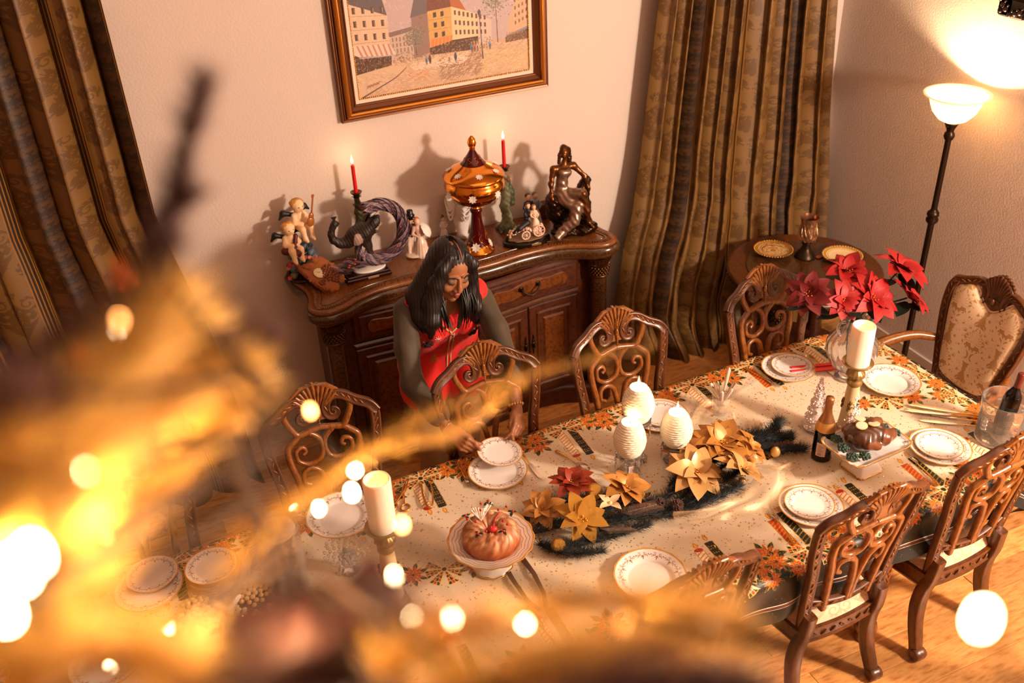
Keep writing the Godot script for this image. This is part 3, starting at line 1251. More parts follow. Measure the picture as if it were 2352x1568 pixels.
	for s in [1.0, -1.0]:
		b = MB.new()
		var p := spl([V(0.180 * s, 0.55, -0.243), V(0.186 * s, 0.44, -0.232), V(0.190 * s, 0.36, -0.212), V(0.194 * s, 0.26, -0.206), V(0.200 * s, 0.16, -0.222), V(0.208 * s, 0.07, -0.252), V(0.212 * s, 0.03, -0.262)], 5)
		b.sweep(p, sq, taper(p.size(), 1.0, 0.95, 1.2), Vector3.BACK)
		b.tube([V(0.183 * s, 0.032, -0.275), V(0.187 * s, 0.032, -0.275), V(0.205 * s, 0.032, -0.277), V(0.212 * s, 0.032, -0.277), V(0.219 * s, 0.032, -0.277), V(0.237 * s, 0.032, -0.275), V(0.241 * s, 0.032, -0.275)], [0.022, 0.029, 0.031, 0.028, 0.031, 0.029, 0.022], 14)
		part("leg", b, M.chair, t)
	for s in [1.0, -1.0]:
		b = MB.new()
		var p := spl([V(0.235 * s, 0.45, 0.225), V(0.250 * s, 0.36, 0.245), V(0.248 * s, 0.25, 0.240), V(0.232 * s, 0.14, 0.225), V(0.236 * s, 0.06, 0.235), V(0.246 * s, 0.02, 0.252)], 5)
		b.sweep(p, sq, [1.3, 1.4, 1.5, 1.5, 1.45, 1.4, 1.35, 1.3, 1.2, 1.12, 1.05, 1.0, 0.92, 0.86, 0.82, 0.8, 0.8, 0.82, 0.85, 0.9, 0.95, 1.0, 1.02, 1.05, 1.05, 1.0], Vector3.BACK)
		b.ball(V(0.248 * s, 0.024, 0.258), V(0.03, 0.024, 0.03))
		part("leg", b, M.chair, t)
	return t


func make_armchair() -> Node3D:
	var t := thing("host_armchair", "tall upholstered armchair in cream damask with a dark shell crest at the table's end", "armchair", V(2.98, 0, 1.90), -PI / 2)
	var up := V(0, 0.1, 1).normalized()
	var at := func(p: Vector2) -> Vector3: return V(p.x * lerpf(0.68, 0.9, clampf((p.y - 0.5) / 0.55, 0, 1)), 0.47 + (p.y - 0.47) * 0.93, -0.24 - 0.12 * (p.y - 0.47) / 0.7 + p.x * p.x * 0.3)
	var onb := func(p: Array) -> Array:
		var o := []
		for q in p:
			o.append(at.call(q))
		return o
	var b := MB.new()
	var c := MB.new()
	var outline := []
	for s in [1.0, -1.0]:
		var side := spl([Vector2(0.215, 0.42), Vector2(0.235, 0.56), Vector2(0.268, 0.74), Vector2(0.285, 0.90), Vector2(0.278, 1.02), Vector2(0.250, 1.085)], 7)
		b.sweep(onb.call(mirror(side, s)), RAIL, 1.05, up)
		var top := spl([Vector2(0.262, 1.082), Vector2(0.215, 1.092), Vector2(0.165, 1.112), Vector2(0.118, 1.125), Vector2(0.085, 1.118), Vector2(0.066, 1.085), Vector2(0.064, 1.05), Vector2(0.082, 1.028), Vector2(0.108, 1.034), Vector2(0.112, 1.058), Vector2(0.096, 1.062)], 5)
		b.sweep(onb.call(mirror(top, s)), RAIL, taper(top.size(), 1.0, 0.5, 1.0), up)
		carving(c, onb.call(mirror(side, s)), up, 0.012)
		carving(c, onb.call(mirror(spl([Vector2(0.245, 1.085), Vector2(0.215, 1.092), Vector2(0.165, 1.112), Vector2(0.118, 1.125), Vector2(0.085, 1.118)], 8), s)), up, 0.012)
	var low := spl([Vector2(-0.235, 0.56), Vector2(-0.12, 0.535), Vector2(0, 0.515), Vector2(0.12, 0.535), Vector2(0.235, 0.56)], 6)
	b.sweep(onb.call(low), RAIL, 1.1, up)
	carving(c, onb.call(low), up, 0.012)
	part("back_frame", b, M.chair, t)
	part("leaf_carving", c, M.chair_gilt, t).set_meta("kind", "stuff")
	b = MB.new()
	shell(b, Vector2(0, 1.04), 0.03, 0.165, 0.72, 11, at, 0.016)
	b.ball(at.call(Vector2(0, 1.06)) + V(0, 0, 0.02), V(0.012, 0.018, 0.01))
	b.ball(at.call(Vector2(0, 1.10)), V(0.10, 0.085, 0.012), 16, 8)
	b.ball(at.call(Vector2(0, 1.035)), V(0.075, 0.035, 0.014), 16, 8)
	part("shell_crest", b, M.chair, t)
	# padded back
	var half := func(y: float) -> float:
		var q := spl([Vector2(0.222, 0.54), Vector2(0.243, 0.70), Vector2(0.262, 0.90), Vector2(0.256, 1.0), Vector2(0.235, 1.075)], 6)
		for i in q.size() - 1:
			if y <= q[i + 1].y:
				return lerpf(q[i].x, q[i + 1].x, clampf((y - q[i].y) / maxf(1e-4, q[i + 1].y - q[i].y), 0, 1))
		return q[q.size() - 1].x
	b = MB.new()
	b.grid(28, 28, func(u: float, v: float) -> Vector3:
		var a := u * 2 - 1
		var y0 := 0.525 + 0.03 * a * a
		var y1 := 1.075 + 0.035 * (exp(-pow((absf(a) - 0.62) / 0.22, 2))) - 0.075 * exp(-pow(a / 0.33, 2))
		var y := lerpf(y0, y1, v)
		var w: float = half.call(lerpf(0.54, 1.07, v))
		var puff := pow(maxf(0.0, (1 - pow(absf(a), 5)) * (1 - pow(absf(v * 2 - 1), 5))), 0.4)
		return at.call(Vector2(a * w, y)) + V(0, 0, -0.004 + 0.045 * puff))
	for i in b.uv.size():
		b.uv[i] = Vector2(b.v[i].x, -b.v[i].y) * 3.3
	part("back_pad", b, M.damask, t)
	b = MB.new()
	var pipe := []
	for i in 81:
		var q := i / 80.0
		var ring: Array = [[q * 4, 0.0], [1.0, q * 4 - 1], [3 - q * 4, 1.0], [0.0, 4 - q * 4]][mini(3, int(q * 4))]
		var a: float = ring[0] * 2 - 1
		var v: float = ring[1]
		var y := lerpf(0.525 + 0.03 * a * a, 1.075 + 0.035 * (exp(-pow((absf(a) - 0.62) / 0.22, 2))) - 0.075 * exp(-pow(a / 0.33, 2)), v)
		pipe.append(at.call(Vector2(a * half.call(lerpf(0.54, 1.07, v)), y)) + V(0, 0, 0.006))
	b.tube(pipe, 0.006, 6)
	part("piping", b, M.seat, t)
	b = MB.new()
	b.box(V(0, 0.42, 0.02), V(0.50, 0.08, 0.52), 0.02)
	part("seat_frame", b, M.chair, t)
	b = MB.new()
	b.grid(16, 16, func(u: float, v: float) -> Vector3:
		var du := 1.0 - pow(absf(u * 2 - 1), 6.0)
		var dv := 1.0 - pow(absf(v * 2 - 1), 6.0)
		return V((u - 0.5) * 0.48, 0.455 + 0.065 * pow(du * dv, 0.33), 0.275 - v * 0.5))
	for i in b.uv.size():
		b.uv[i] = Vector2(b.v[i].x, b.v[i].z) * 2.1
	part("seat", b, M.damask, t)
	for s in [1.0, -1.0]:
		b = MB.new()
		var p := spl([V(0.225 * s, 0.70, -0.275), V(0.29 * s, 0.715, -0.16), V(0.325 * s, 0.70, -0.02), V(0.33 * s, 0.67, 0.10), V(0.325 * s, 0.64, 0.15), V(0.315 * s, 0.60, 0.13), V(0.30 * s, 0.50, 0.11), V(0.285 * s, 0.42, 0.12)], 6)
		b.sweep(p, STRAP, taper(p.size(), 1.3, 1.7, 2.3), Vector3.UP if false else V(0, 0.97, 0.22))
		part("arm", b, M.chair_gilt, t)
		for z in [-0.225, 0.235]:
			b = MB.new()
			var q := spl([V(0.245 * s, 0.44, z), V(0.258 * s, 0.32, z + 0.015 * signf(z)), V(0.245 * s, 0.16, z), V(0.252 * s, 0.03, z + 0.03 * signf(z))], 6)
			b.tube(q, taper(q.size(), 0.036, 0.02, 0.027), 10)
			b.ball(V(0.253 * s, 0.024, z + 0.034 * signf(z)), V(0.03, 0.024, 0.03))
			part("leg", b, M.chair, t)
	return t


func chairs() -> void:
	var c := make_chair()
	c.position = V(2.325, 0, 1.687)
	c.rotation.y = 0.045
	tag(c, "carved chair on the far side in front of the curtain, nearest the poinsettia vase", "chair", "carved chairs round the table")
	copy(c, "carved chair before the sideboard's right end, behind the pine cone candles", V(1.461, 0, 1.705), 0.02)
	copy(c, "carved chair the woman in the red vest leans over", V(0.78, 0, 1.69), 0.0)
	copy(c, "carved chair left of the woman, in front of the sideboard's left end", V(0.0, 0, 1.671), -0.06)
	copy(c, "carved chair half hidden by golden tree branches, at the stack of plates", V(-0.80, 0, 1.68), -0.02)
	copy(c, "carved chair seen from behind, its lower half lost in golden branches", V(0.93, 0, 2.60), PI + 0.05)
	copy(c, "carved chair seen from behind, with a carved table leg showing beside it", V(1.709, 0, 2.572), PI + 0.03)
	copy(c, "carved chair seen from behind, farthest right, cut by the frame edge", V(2.368, 0, 2.556), PI + 0.055)
	make_armchair()


# ---------- sideboard ----------
const SB_X := 1.085


func sb_half() -> Array:  # half outline of the top: offset from the middle, distance from the wall
	return spl([Vector2(0, 0.485), Vector2(0.15, 0.478), Vector2(0.33, 0.455), Vector2(0.50, 0.462), Vector2(0.62, 0.502), Vector2(0.71, 0.552), Vector2(0.80, 0.568), Vector2(0.875, 0.530), Vector2(0.897, 0.45), Vector2(0.872, 0.355), Vector2(0.868, 0.26), Vector2(0.90, 0.14), Vector2(0.905, 0.012)], 5)


func sb_outline(k: float) -> PackedVector2Array:  # offset inwards by k; x-z seen from above, y down is +z
	var h := sb_half()
	var o := PackedVector2Array()
	for i in range(h.size() - 1, 0, -1):
		o.append(Vector2(-h[i].x, h[i].y))
	for i in h.size():
		o.append(h[i])
	var r := PackedVector2Array()
	var n := o.size()
	for i in n:
		var a := o[maxi(i - 1, 0)]
		var b := o[mini(i + 1, n - 1)]
		var t := (b - a).normalized()
		var q := o[i] - Vector2(-t.y, t.x) * k
		if i == 0 or i == n - 1:
			q = o[i] - Vector2(signf(o[i].x) * k, 0)
		r.append(q)
	return r


# a slab of that outline between stated heights and insets: [[inset, y], ...] from bottom to top
func sb_layer(rows: Array, lid_top := true) -> MB:
	var b := MB.new()
	var rings := []
	for r in rows:
		rings.append(sb_outline(r[0]))
	var n: int = rings[0].size()
	for j in rows.size():
		for i in n:
			b.vert(V(rings[j][i].x, rows[j][1], rings[j][i].y))
	for j in rows.size() - 1:
		for i in n - 1:
			var a := j * n + i
			b.quad(a, a + 1, a + n + 1, a + n)
	for top in [true, false]:
		var j: int = rows.size() - 1 if top else 0
		var t := Geometry2D.triangulate_polygon(rings[j])
		var s := b.v.size()
		for i in n:
			b.vert(V(rings[j][i].x, rows[j][1], rings[j][i].y))
		for i in range(0, t.size(), 3):
			var p: PackedVector2Array = rings[j]
			var up := (p[t[i + 1]] - p[t[i]]).cross(p[t[i + 2]] - p[t[i]]) < 0
			if up == top:
				b.tri(s + t[i], s + t[i + 1], s + t[i + 2])
			else:
				b.tri(s + t[i], s + t[i + 2], s + t[i + 1])
	return b


func front_z(x: float) -> float:  # the serpentine front of the case
	return 0.425 + 0.035 * cos(clampf(x / 0.42, -1, 1) * PI * 0.5) + 0.03 * cos(x / 0.66 * PI) * 0.4


func bent_panel(b: MB, x0: float, x1: float, y0: float, y1: float, out: float, depth: float, bev: float) -> void:
	var n := 14
	var ring := [[0.0, -depth], [0.0, out - bev], [bev, out]]
	for j in 2:
		for i in n:
			for e in 2:
				var xa := lerpf(x0 + ring[j][0], x1 - ring[j][0], float(i) / n)
				var xb := lerpf(x0 + ring[j][0], x1 - ring[j][0], float(i + 1) / n)
				var xc := lerpf(x0 + ring[j + 1][0], x1 - ring[j + 1][0], float(i) / n)
				var xd := lerpf(x0 + ring[j + 1][0], x1 - ring[j + 1][0], float(i + 1) / n)
				var ya: float = y0 + ring[j][0] if e == 0 else y1 - ring[j][0]
				var yb: float = y0 + ring[j + 1][0] if e == 0 else y1 - ring[j + 1][0]
				var q := [V(xa, ya, front_z(xa) + ring[j][1]), V(xb, ya, front_z(xb) + ring[j][1]), V(xd, yb, front_z(xd) + ring[j + 1][1]), V(xc, yb, front_z(xc) + ring[j + 1][1])]
				if e == 1:
					q.reverse()
				b._q(q)
		for e in 2:
			var xa: float = x0 + ring[j][0] if e == 0 else x1 - ring[j][0]
			var xb: float = x0 + ring[j + 1][0] if e == 0 else x1 - ring[j + 1][0]
			var q := [V(xa, y1 - ring[j][0], front_z(xa) + ring[j][1]), V(xa, y0 + ring[j][0], front_z(xa) + ring[j][1]), V(xb, y0 + ring[j + 1][0], front_z(xb) + ring[j + 1][1]), V(xb, y1 - ring[j + 1][0], front_z(xb) + ring[j + 1][1])]
			if e == 1:
				q.reverse()
			b._q(q)
	b.grid(n, 1, func(u: float, v: float) -> Vector3:
		var x := lerpf(x0 + bev, x1 - bev, u)
		return V(x, lerpf(y0 + bev, y1 - bev, v), front_z(x) + out))


func sideboard() -> void:
	var t := thing("sideboard", "long carved sideboard with a marble-edged serpentine top against the back wall", "sideboard", V(SB_X, 0, 0))
	var b := sb_layer([[0.05, 0.985], [0.03, 0.995], [0.022, 1.012], [0.03, 1.02]])
	part("under_moulding", b, M.chair, t)
	b = sb_layer([[0.016, 1.020], [0.003, 1.026], [0.0, 1.045], [0.004, 1.062], [0.014, 1.068]])
	part("marble_edge", b, M.marble, t)
	b = sb_layer([[0.022, 1.068], [0.018, 1.073], [0.02, 1.086], [0.030, 1.092], [0.036, 1.090]])
	part("worktop", b, M.carve, t)
	b = MB.new()
	var o := sb_outline(0.058)
	var run := 0.0
	for i in range(1, o.size() - 1):
		var d := o[i].distance_to(o[i - 1])
		var k := 0.0
		while run + k < d + run and k < d:
			var p := o[i - 1].lerp(o[i], k / d)
			var tg := (o[i] - o[i - 1]).normalized()
			for s in [-1.0, 1.0]:
				var q := V(p.x, 1.0925, p.y)
				var along := V(tg.x, 0, tg.y)
				var across := V(-tg.y, 0, tg.x)
				b.tube([q - across * 0.011 - along * s * 0.001, q + V(0, 0.002, 0) + along * s * 0.004, q + across * 0.011 + along * s * 0.006], [0.0015, 0.0038, 0.0022], 5)
			k += 0.016
	part("leaf_band", b, M.carve, t).set_meta("kind", "stuff")
	b = sb_layer([[0.085, 1.0895], [0.086, 1.0935], [0.088, 1.094]])
	part("inlay", b, M.marble, t)
	# case
	b = MB.new()
	b.box(V(0, 0.56, 0.215), V(1.56, 0.86, 0.39), 0.006)
	b.grid(20, 1, func(u: float, v: float) -> Vector3:
		var x := lerpf(-0.69, 0.69, u)
		return V(x, lerpf(0.12, 0.99, v), front_z(x)))
	for m in [-0.78, 0.78]:
		b.box(V(m, 0.56, 0.24), V(0.02, 0.78, 0.30), 0.008)
	part("case", b, M.board, t)
	b = sb_layer([[0.05, 0.0], [0.04, 0.01], [0.04, 0.10], [0.06, 0.125], [0.10, 0.13]])
	part("plinth", b, M.board, t)
	for s in [-1.0, 1.0]:
		var x0: float = 0.012 if s > 0 else -0.665
		var x1: float = 0.665 if s > 0 else -0.012
		b = MB.new()
		bent_panel(b, x0, x1, 0.785, 0.975, 0.016, 0.01, 0.012)
		var dr := part("drawer", b, M.board, t)
		b = MB.new()
		bent_panel(b, x0 + 0.035, x1 - 0.035, 0.81, 0.95, 0.024, 0.01, 0.006)
		part("drawer_field", b, M.board, dr)
		# kidney-shaped burl panel
		b = MB.new()
		var half := spl([Vector2(0, 0.052), Vector2(0.06, 0.048), Vector2(0.12, 0.034), Vector2(0.18, 0.040), Vector2(0.225, 0.040), Vector2(0.25, 0.0), Vector2(0.225, -0.040), Vector2(0.18, -0.032), Vector2(0.12, -0.040), Vector2(0.06, -0.030), Vector2(0, -0.026)], 4)
		var poly := PackedVector2Array()
		for q in half:
			poly.append(Vector2(q.x, q.y))
		for i in range(half.size() - 2, 0, -1):
			poly.append(Vector2(-half[i].x, half[i].y))
		b.prism(poly, 0.0, 0.014, 0.004)
		var mid := (x0 + x1) / 2
		for i in b.v.size():
			var q := b.v[i]
			b.v[i] = V(mid + q.x, 0.882 + q.y, front_z(mid + q.x) + 0.022 + q.z)
		part("burl_panel", b, M.burl, dr)
		b = MB.new()
		for e in [-1.0, 1.0]:
			var hx: float = mid + e * 0.055
			b.x = at_(V(hx, 0.900, front_z(hx) + 0.036), V(PI / 2, 0, 0))
			b.lathe([Vector2(0, 0), Vector2(0.017, 0), Vector2(0.017, 0.003), Vector2(0.012, 0.007), Vector2(0.006, 0.009), Vector2(0.006, 0.02), Vector2(0.009, 0.024), Vector2(0, 0.028)], 14)
			b.x = Transform3D()
		var bail := []
		for i in 13:
			var u := i / 12.0
			bail.append(V(mid + lerpf(-0.055, 0.055, u), 0.900 - 0.038 * sin(PI * u), front_z(mid) + 0.060 + 0.012 * sin(PI * u)))
		b.tube(bail, [0.004, 0.005, 0.005, 0.005, 0.006, 0.007, 0.008, 0.007, 0.006, 0.005, 0.005, 0.005, 0.004], 8)
		part("handle", b, M.brass_dark, dr)
		b = MB.new()
		bent_panel(b, x0 - 0.005, x1 + 0.005, 0.752, 0.782, 0.018, 0.01, 0.010)
		part("rail", b, M.chair, t)
		for k in 2:
			var a := lerpf(x0, x1, k * 0.5)
			var c := lerpf(x0, x1, 0.5 + k * 0.5)
			b = MB.new()
			bent_panel(b, a + 0.004, c - 0.004, 0.145, 0.745, 0.014, 0.01, 0.006)
			var door := part("door", b, M.board, t)
			b = MB.new()
			for e in [[a + 0.05, c - 0.05, 0.19, 0.21], [a + 0.05, c - 0.05, 0.68, 0.70]]:
				bent_panel(b, e[0], e[1], e[2], e[3], 0.024, 0.0, 0.008)
			for e in [[a + 0.05, a + 0.07], [c - 0.07, c - 0.05]]:
				bent_panel(b, e[0], e[1], 0.19, 0.70, 0.024, 0.0, 0.008)
			part("moulding", b, M.chair, door)
			b = MB.new()
			bent_panel(b, a + 0.085, c - 0.085, 0.225, 0.665, 0.024, 0.005, 0.02)
			part("raised_panel", b, M.burl, door)
			b = MB.new()
			var ex: float = a + 0.026 if k == 1 else c - 0.026
			for q in [[0.0, 0.014], [0.022, 0.009], [-0.022, 0.009], [0.04, 0.006], [-0.04, 0.006], [0.055, 0.004], [-0.055, 0.004]]:
				b.ball(V(ex, 0.50 + q[0], front_z(ex) + 0.016), V(q[1], 0.013, 0.006), 10, 6)
			b.ball(V(ex, 0.495, front_z(ex) + 0.03), V(0.006, 0.012, 0.012), 8, 6)
			part("escutcheon", b, M.brass_dark, door)
		# column with a scaled capital
		b = MB.new()
		b.lathe([Vector2(0.062, 0.125), Vector2(0.066, 0.14), Vector2(0.06, 0.16), Vector2(0.052, 0.17), Vector2(0.050, 0.20), Vector2(0.047, 0.86)], 28)
		b.x = at_(V(s * 0.775, 0, 0.468))
		var col := MB.new()
		col.add(b, at_(V(s * 0.775, 0, 0.468)))
		var cm := part("column", col, M.marble, t)
		b = MB.new()
		b.x = at_(V(s * 0.775, 0, 0.468))
		b.lathe([Vector2(0.05, 0.862), Vector2(0.057, 0.864), Vector2(0.059, 0.870), Vector2(0.056, 0.876), Vector2(0.052, 0.878), Vector2(0.057, 0.93), Vector2(0.058, 0.94), Vector2(0.056, 0.944), Vector2(0.062, 0.955), Vector2(0.071, 0.985), Vector2(0.071, 0.99)], 30)
		for j in 4:
			for i in 18:
				var a := TAU * (i + 0.5 * (j % 2)) / 18
				var r := 0.053 + 0.0012 * j
				b.ball(V(sin(a) * r, 0.884 + 0.013 * j, cos(a) * r), V(0.0095, 0.0085, 0.0075), 7, 5)
		for i in 40:
			var a := TAU * i / 40
			b.tube([V(sin(a) * 0.058, 0.938, cos(a) * 0.058), V(sin(a + 0.13) * 0.061, 0.946, cos(a + 0.13) * 0.061)], 0.0045, 5)
			if i % 2:
				b.tube([V(sin(a) * 0.060, 0.957, cos(a) * 0.060), V(sin(a) * 0.072, 0.984, cos(a) * 0.072)], 0.005, 5)
		part("capital", b, M.bronze, cm)


# ---------- curtains ----------
func drape(called: String, label: String, left: Callable, right: Callable, z0: float, folds: float, shift: float, seed_: int) -> void:
	var b := MB.new()
	var nu := 300
	var nv := 40
	var r := RandomNumberGenerator.new()
	r.seed = seed_
	var ph := [r.randf() * TAU, r.randf() * TAU, r.randf() * TAU, r.randf() * TAU]
	var H := 4.9
	b.grid(nu, nv, func(u: float, v: float) -> Vector3:
		var y := H * pow(v, 1.6)
		var low := clampf(1.0 - y / 1.6, 0, 1)
		var w := TAU * folds * (u + 0.02 * sin(TAU * 1.7 * u + ph[0]) + 0.012 * sin(TAU * 3.1 * u + ph[1]))
		var d := 0.066 * sin(w) + 0.024 * sin(w * 2.0 + ph[2] + y * 0.25) + 0.016 * sin(w * 0.37 + ph[3])
		var x: float = lerpf(left.call(y), right.call(y), u) + 0.030 * sin(2.0 * w + 0.4) * (0.7 + 0.4 * sin(5.0 * u + ph[1]))
		var crease := low * 0.018 * sin(y * 17.0 + w * 0.7 + ph[0]) * sin(u * 23.0 + ph[2])
		return V(x + 0.03 * low * sin(y * 5.0 + u * 9.0), y, z0 + d * (1.0 - 0.15 * low) + 0.20 * low * low + crease))
	for i in b.uv.size():
		b.uv[i] = Vector2(b.uv[i].x * 3.6 + shift, -b.v[i].y * 1.45)
	# the cloth has a lining: a second face just behind
	var n := b.v.size()
	for i in n:
		b.v.append(b.v[i] - V(0, 0, 0.006))
		b.uv.append(b.uv[i])
		b.col.append(Color.WHITE)
	var m := b.ix.size()
	for i in range(0, m, 3):
		b.ix.append(b.ix[i] + n)
		b.ix.append(b.ix[i + 2] + n)
		b.ix.append(b.ix[i + 1] + n)
	solo(called, b, M.curtain, label, "curtain", Vector3.ZERO, 0.0, "")


func curtains() -> void:
	var pick := func(y: float, q: Array) -> float:
		for i in range(0, q.size() - 2, 2):
			if y <= q[i + 2]:
				return lerpf(q[i + 1], q[i + 3], clampf((y - q[i]) / (q[i + 2] - q[i]), 0, 1))
		return q[q.size() - 1]
	drape("curtain", "gold damask floor curtain with dark stripes in the corner right of the sideboard",
		func(y: float) -> float: return pick.call(y, [0.0, 2.12, 0.25, 2.06, 0.45, 2.10, 1.0, 2.27, 1.45, 2.33, 2.25, 2.41, 5.0, 2.62]),
		func(y: float) -> float: return pick.call(y, [0.0, 3.68, 0.6, 3.70, 1.3, 3.66, 2.1, 3.60, 5.0, 3.45]), 0.13, 9.0, 0.05, 3)
	drape("curtain", "dim gold damask floor curtain with dark stripes at the photo's left edge",
		func(y: float) -> float: return pick.call(y, [0.0, -1.95, 5.0, -1.75]),
		func(y: float) -> float: return pick.call(y, [0.0, -0.20, 0.4, -0.20, 1.0, -0.30, 1.6, -0.40, 2.6, -0.40, 5.0, -0.42]), 0.12, 8.0, 0.33, 5)


# ---------- dining table and its cloth ----------
const TAB := Vector3(0.785, 0, 2.145)
const TAB_TURN := 0.045
const TAB_L := 4.27
const TAB_W := 1.26
const DROP := 0.21


func dining_table() -> void:
	var t := thing("dining_table", "long dark dining table on carved legs, covered by the printed Christmas cloth", "table", TAB, TAB_TURN)
	var b := MB.new()
	b.box(V(0, 0.728, 0), V(TAB_L - 0.06, 0.045, TAB_W - 0.06), 0.012)
	part("table_top", b, M.chair, t)
	b = MB.new()
	b.box(V(0, 0.665, 0), V(TAB_L - 0.5, 0.08, TAB_W - 0.28), 0.01)
	part("apron", b, M.chair, t)
	for x in [-1.25, 1.235]:
		for z in [-0.50, 0.56]:
			b = MB.new()
			var tw := func(a: float, y: float) -> float: return 1.0 + (0.035 * cos(a * 10.0) if y > 0.16 and y < 0.47 else 0.0)
			b.x = at_(V(x, 0, z))
			b.lathe([Vector2(0, 0), Vector2(0.036, 0), Vector2(0.042, 0.012), Vector2(0.034, 0.03), Vector2(0.03, 0.04), Vector2(0.045, 0.055), Vector2(0.052, 0.075), Vector2(0.046, 0.10), Vector2(0.034, 0.108), Vector2(0.034, 0.114), Vector2(0.040, 0.118), Vector2(0.036, 0.16), Vector2(0.043, 0.30), Vector2(0.052, 0.46), Vector2(0.055, 0.49), Vector2(0.063, 0.497), Vector2(0.065, 0.507), Vector2(0.060, 0.514), Vector2(0.06, 0.52), Vector2(0.072, 0.57), Vector2(0.066, 0.61), Vector2(0.07, 0.64)], 40, tw)
			for k in 4:  # leaf sprays up the shaft
				for j in 7:
					for s in [-1.0, 1.0]:
						var y := 0.22 + 0.034 * j
						var r := 0.040 + 0.04 * (y - 0.2)
						var a: float = TAU * k / 4.0 + 0.3
						b.tube([V(sin(a) * r, y, cos(a) * r), V(sin(a + s * 0.22) * (r + 0.004), y + 0.02, cos(a + s * 0.22) * (r + 0.004)), V(sin(a + s * 0.36) * r, y + 0.04, cos(a + s * 0.36) * r)], [0.003, 0.0065, 0.002], 5)
			var leg := part("leg", b, M.chair_gilt, t)
			b = MB.new()
			b.x = at_(V(x, 0, z))
			for j in 6:
				for i in 13:
					var a := TAU * (i + 0.5 * (j % 2)) / 13
					var r := 0.064 + 0.008 * sin(j * 0.6)
					b.ball(V(sin(a) * r, 0.526 + 0.019 * j, cos(a) * r), V(0.015, 0.015, 0.010), 7, 5)
			part("scaled_capital", b, M.brass_dark, leg)


func cloth_at(u: float, v: float) -> Vector3:  # u, v across the cloth in metres from its corner
	var hx := TAB_L / 2
	var hz := TAB_W / 2
	var p := Vector2(u - hx - DROP, v - hz - DROP)
	var rr := 0.30
	var q := Vector2(maxf(absf(p.x) - (hx - rr), 0), maxf(absf(p.y) - (hz - rr), 0))
	var d := q.length() - rr
	if absf(p.x) < hx - rr or absf(p.y) < hz - rr:
		d = maxf(absf(p.x) - hx, absf(p.y) - hz)
	var y := 0.764
	var bump := 0.0016 * sin(p.x * 7.0 + 1.3 * sin(p.y * 5.0)) * sin(p.y * 9.0 + p.x * 2.0)
	for k in [[0.02, 0.30, 0.35], [1.05, -0.38, -0.2], [-0.5, 0.42, 0.15]]:  # soft creases
		var along := Vector2(p.x - k[0], p.y - k[1]).rotated(-k[2])
		bump += 0.006 * exp(-pow(along.y / 0.016, 2)) * exp(-pow(along.x / 0.32, 2))
	if d <= -0.02:
		return V(p.x, y + bump, p.y)
	var n := Vector2(signf(p.x) * q.x, signf(p.y) * q.y)
	if n.length() < 1e-5:
		n = Vector2(signf(p.x), 0) if absf(p.x) - hx > absf(p.y) - hz else Vector2(0, signf(p.y))
	n = n.normalized()
	var base := p - n * (d + 0.02)
	var s := d + 0.02
	var r := 0.035
	if s < r * PI / 2:
		var a := s / r
		var o := base + n * r * sin(a)
		return V(o.x, y - r * (1 - cos(a)) + bump * (1 - a / 1.6), o.y)
	var e := s - r * PI / 2
	var wave := 0.35 * e * sin((p.x + p.y) * 15.0 + 1.2 * sin((p.x - p.y) * 6.0)) * 0.35
	var o2 := base + n * (r + wave + 0.05 * e)
	return V(o2.x, y - r - e * 0.985, o2.y)


func tablecloth() -> void:
	var l := TAB_L + 2 * DROP
	var w := TAB_W + 2 * DROP
	var b := MB.new()
	b.grid(300, 130, func(u: float, v: float) -> Vector3: return cloth_at(u * l, (1 - v) * w))
	for i in b.uv.size():
		b.uv[i].y = 1.0 - b.uv[i].y
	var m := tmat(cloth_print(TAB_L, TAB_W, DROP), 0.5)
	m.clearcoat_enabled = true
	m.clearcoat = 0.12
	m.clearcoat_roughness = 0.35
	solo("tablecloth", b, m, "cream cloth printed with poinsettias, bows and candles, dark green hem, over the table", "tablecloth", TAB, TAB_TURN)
	# gold foil stars that glint, laid proud of the cloth
	var st := MB.new()
	var r := RandomNumberGenerator.new()
	r.seed = 77
	for i in 3400:
		var q := Vector2(r.randf_range(DROP + 0.03, l - DROP - 0.03), r.randf_range(DROP + 0.02, w - DROP - 0.02))
		var p := cloth_at(q.x, q.y) + V(0, 0.0006, 0)
		var k := r.randf_range(0.0016, 0.0034)
		var tilt := Basis.from_euler(V(r.randfn(0, 0.16), r.randf() * TAU, r.randfn(0, 0.16)))
		var f := st.v.size()
		for c in 4:
			st.vert(p + tilt * V(k * cos(c * PI / 2), 0, k * sin(c * PI / 2)))
		st.quad(f + 3, f + 2, f + 1, f)
	var foil := part("foil_stars", st, mat(Color(0.92, 0.68, 0.36), 0.14, 1.0), get_node("tablecloth"))
	foil.set_meta("kind", "stuff")


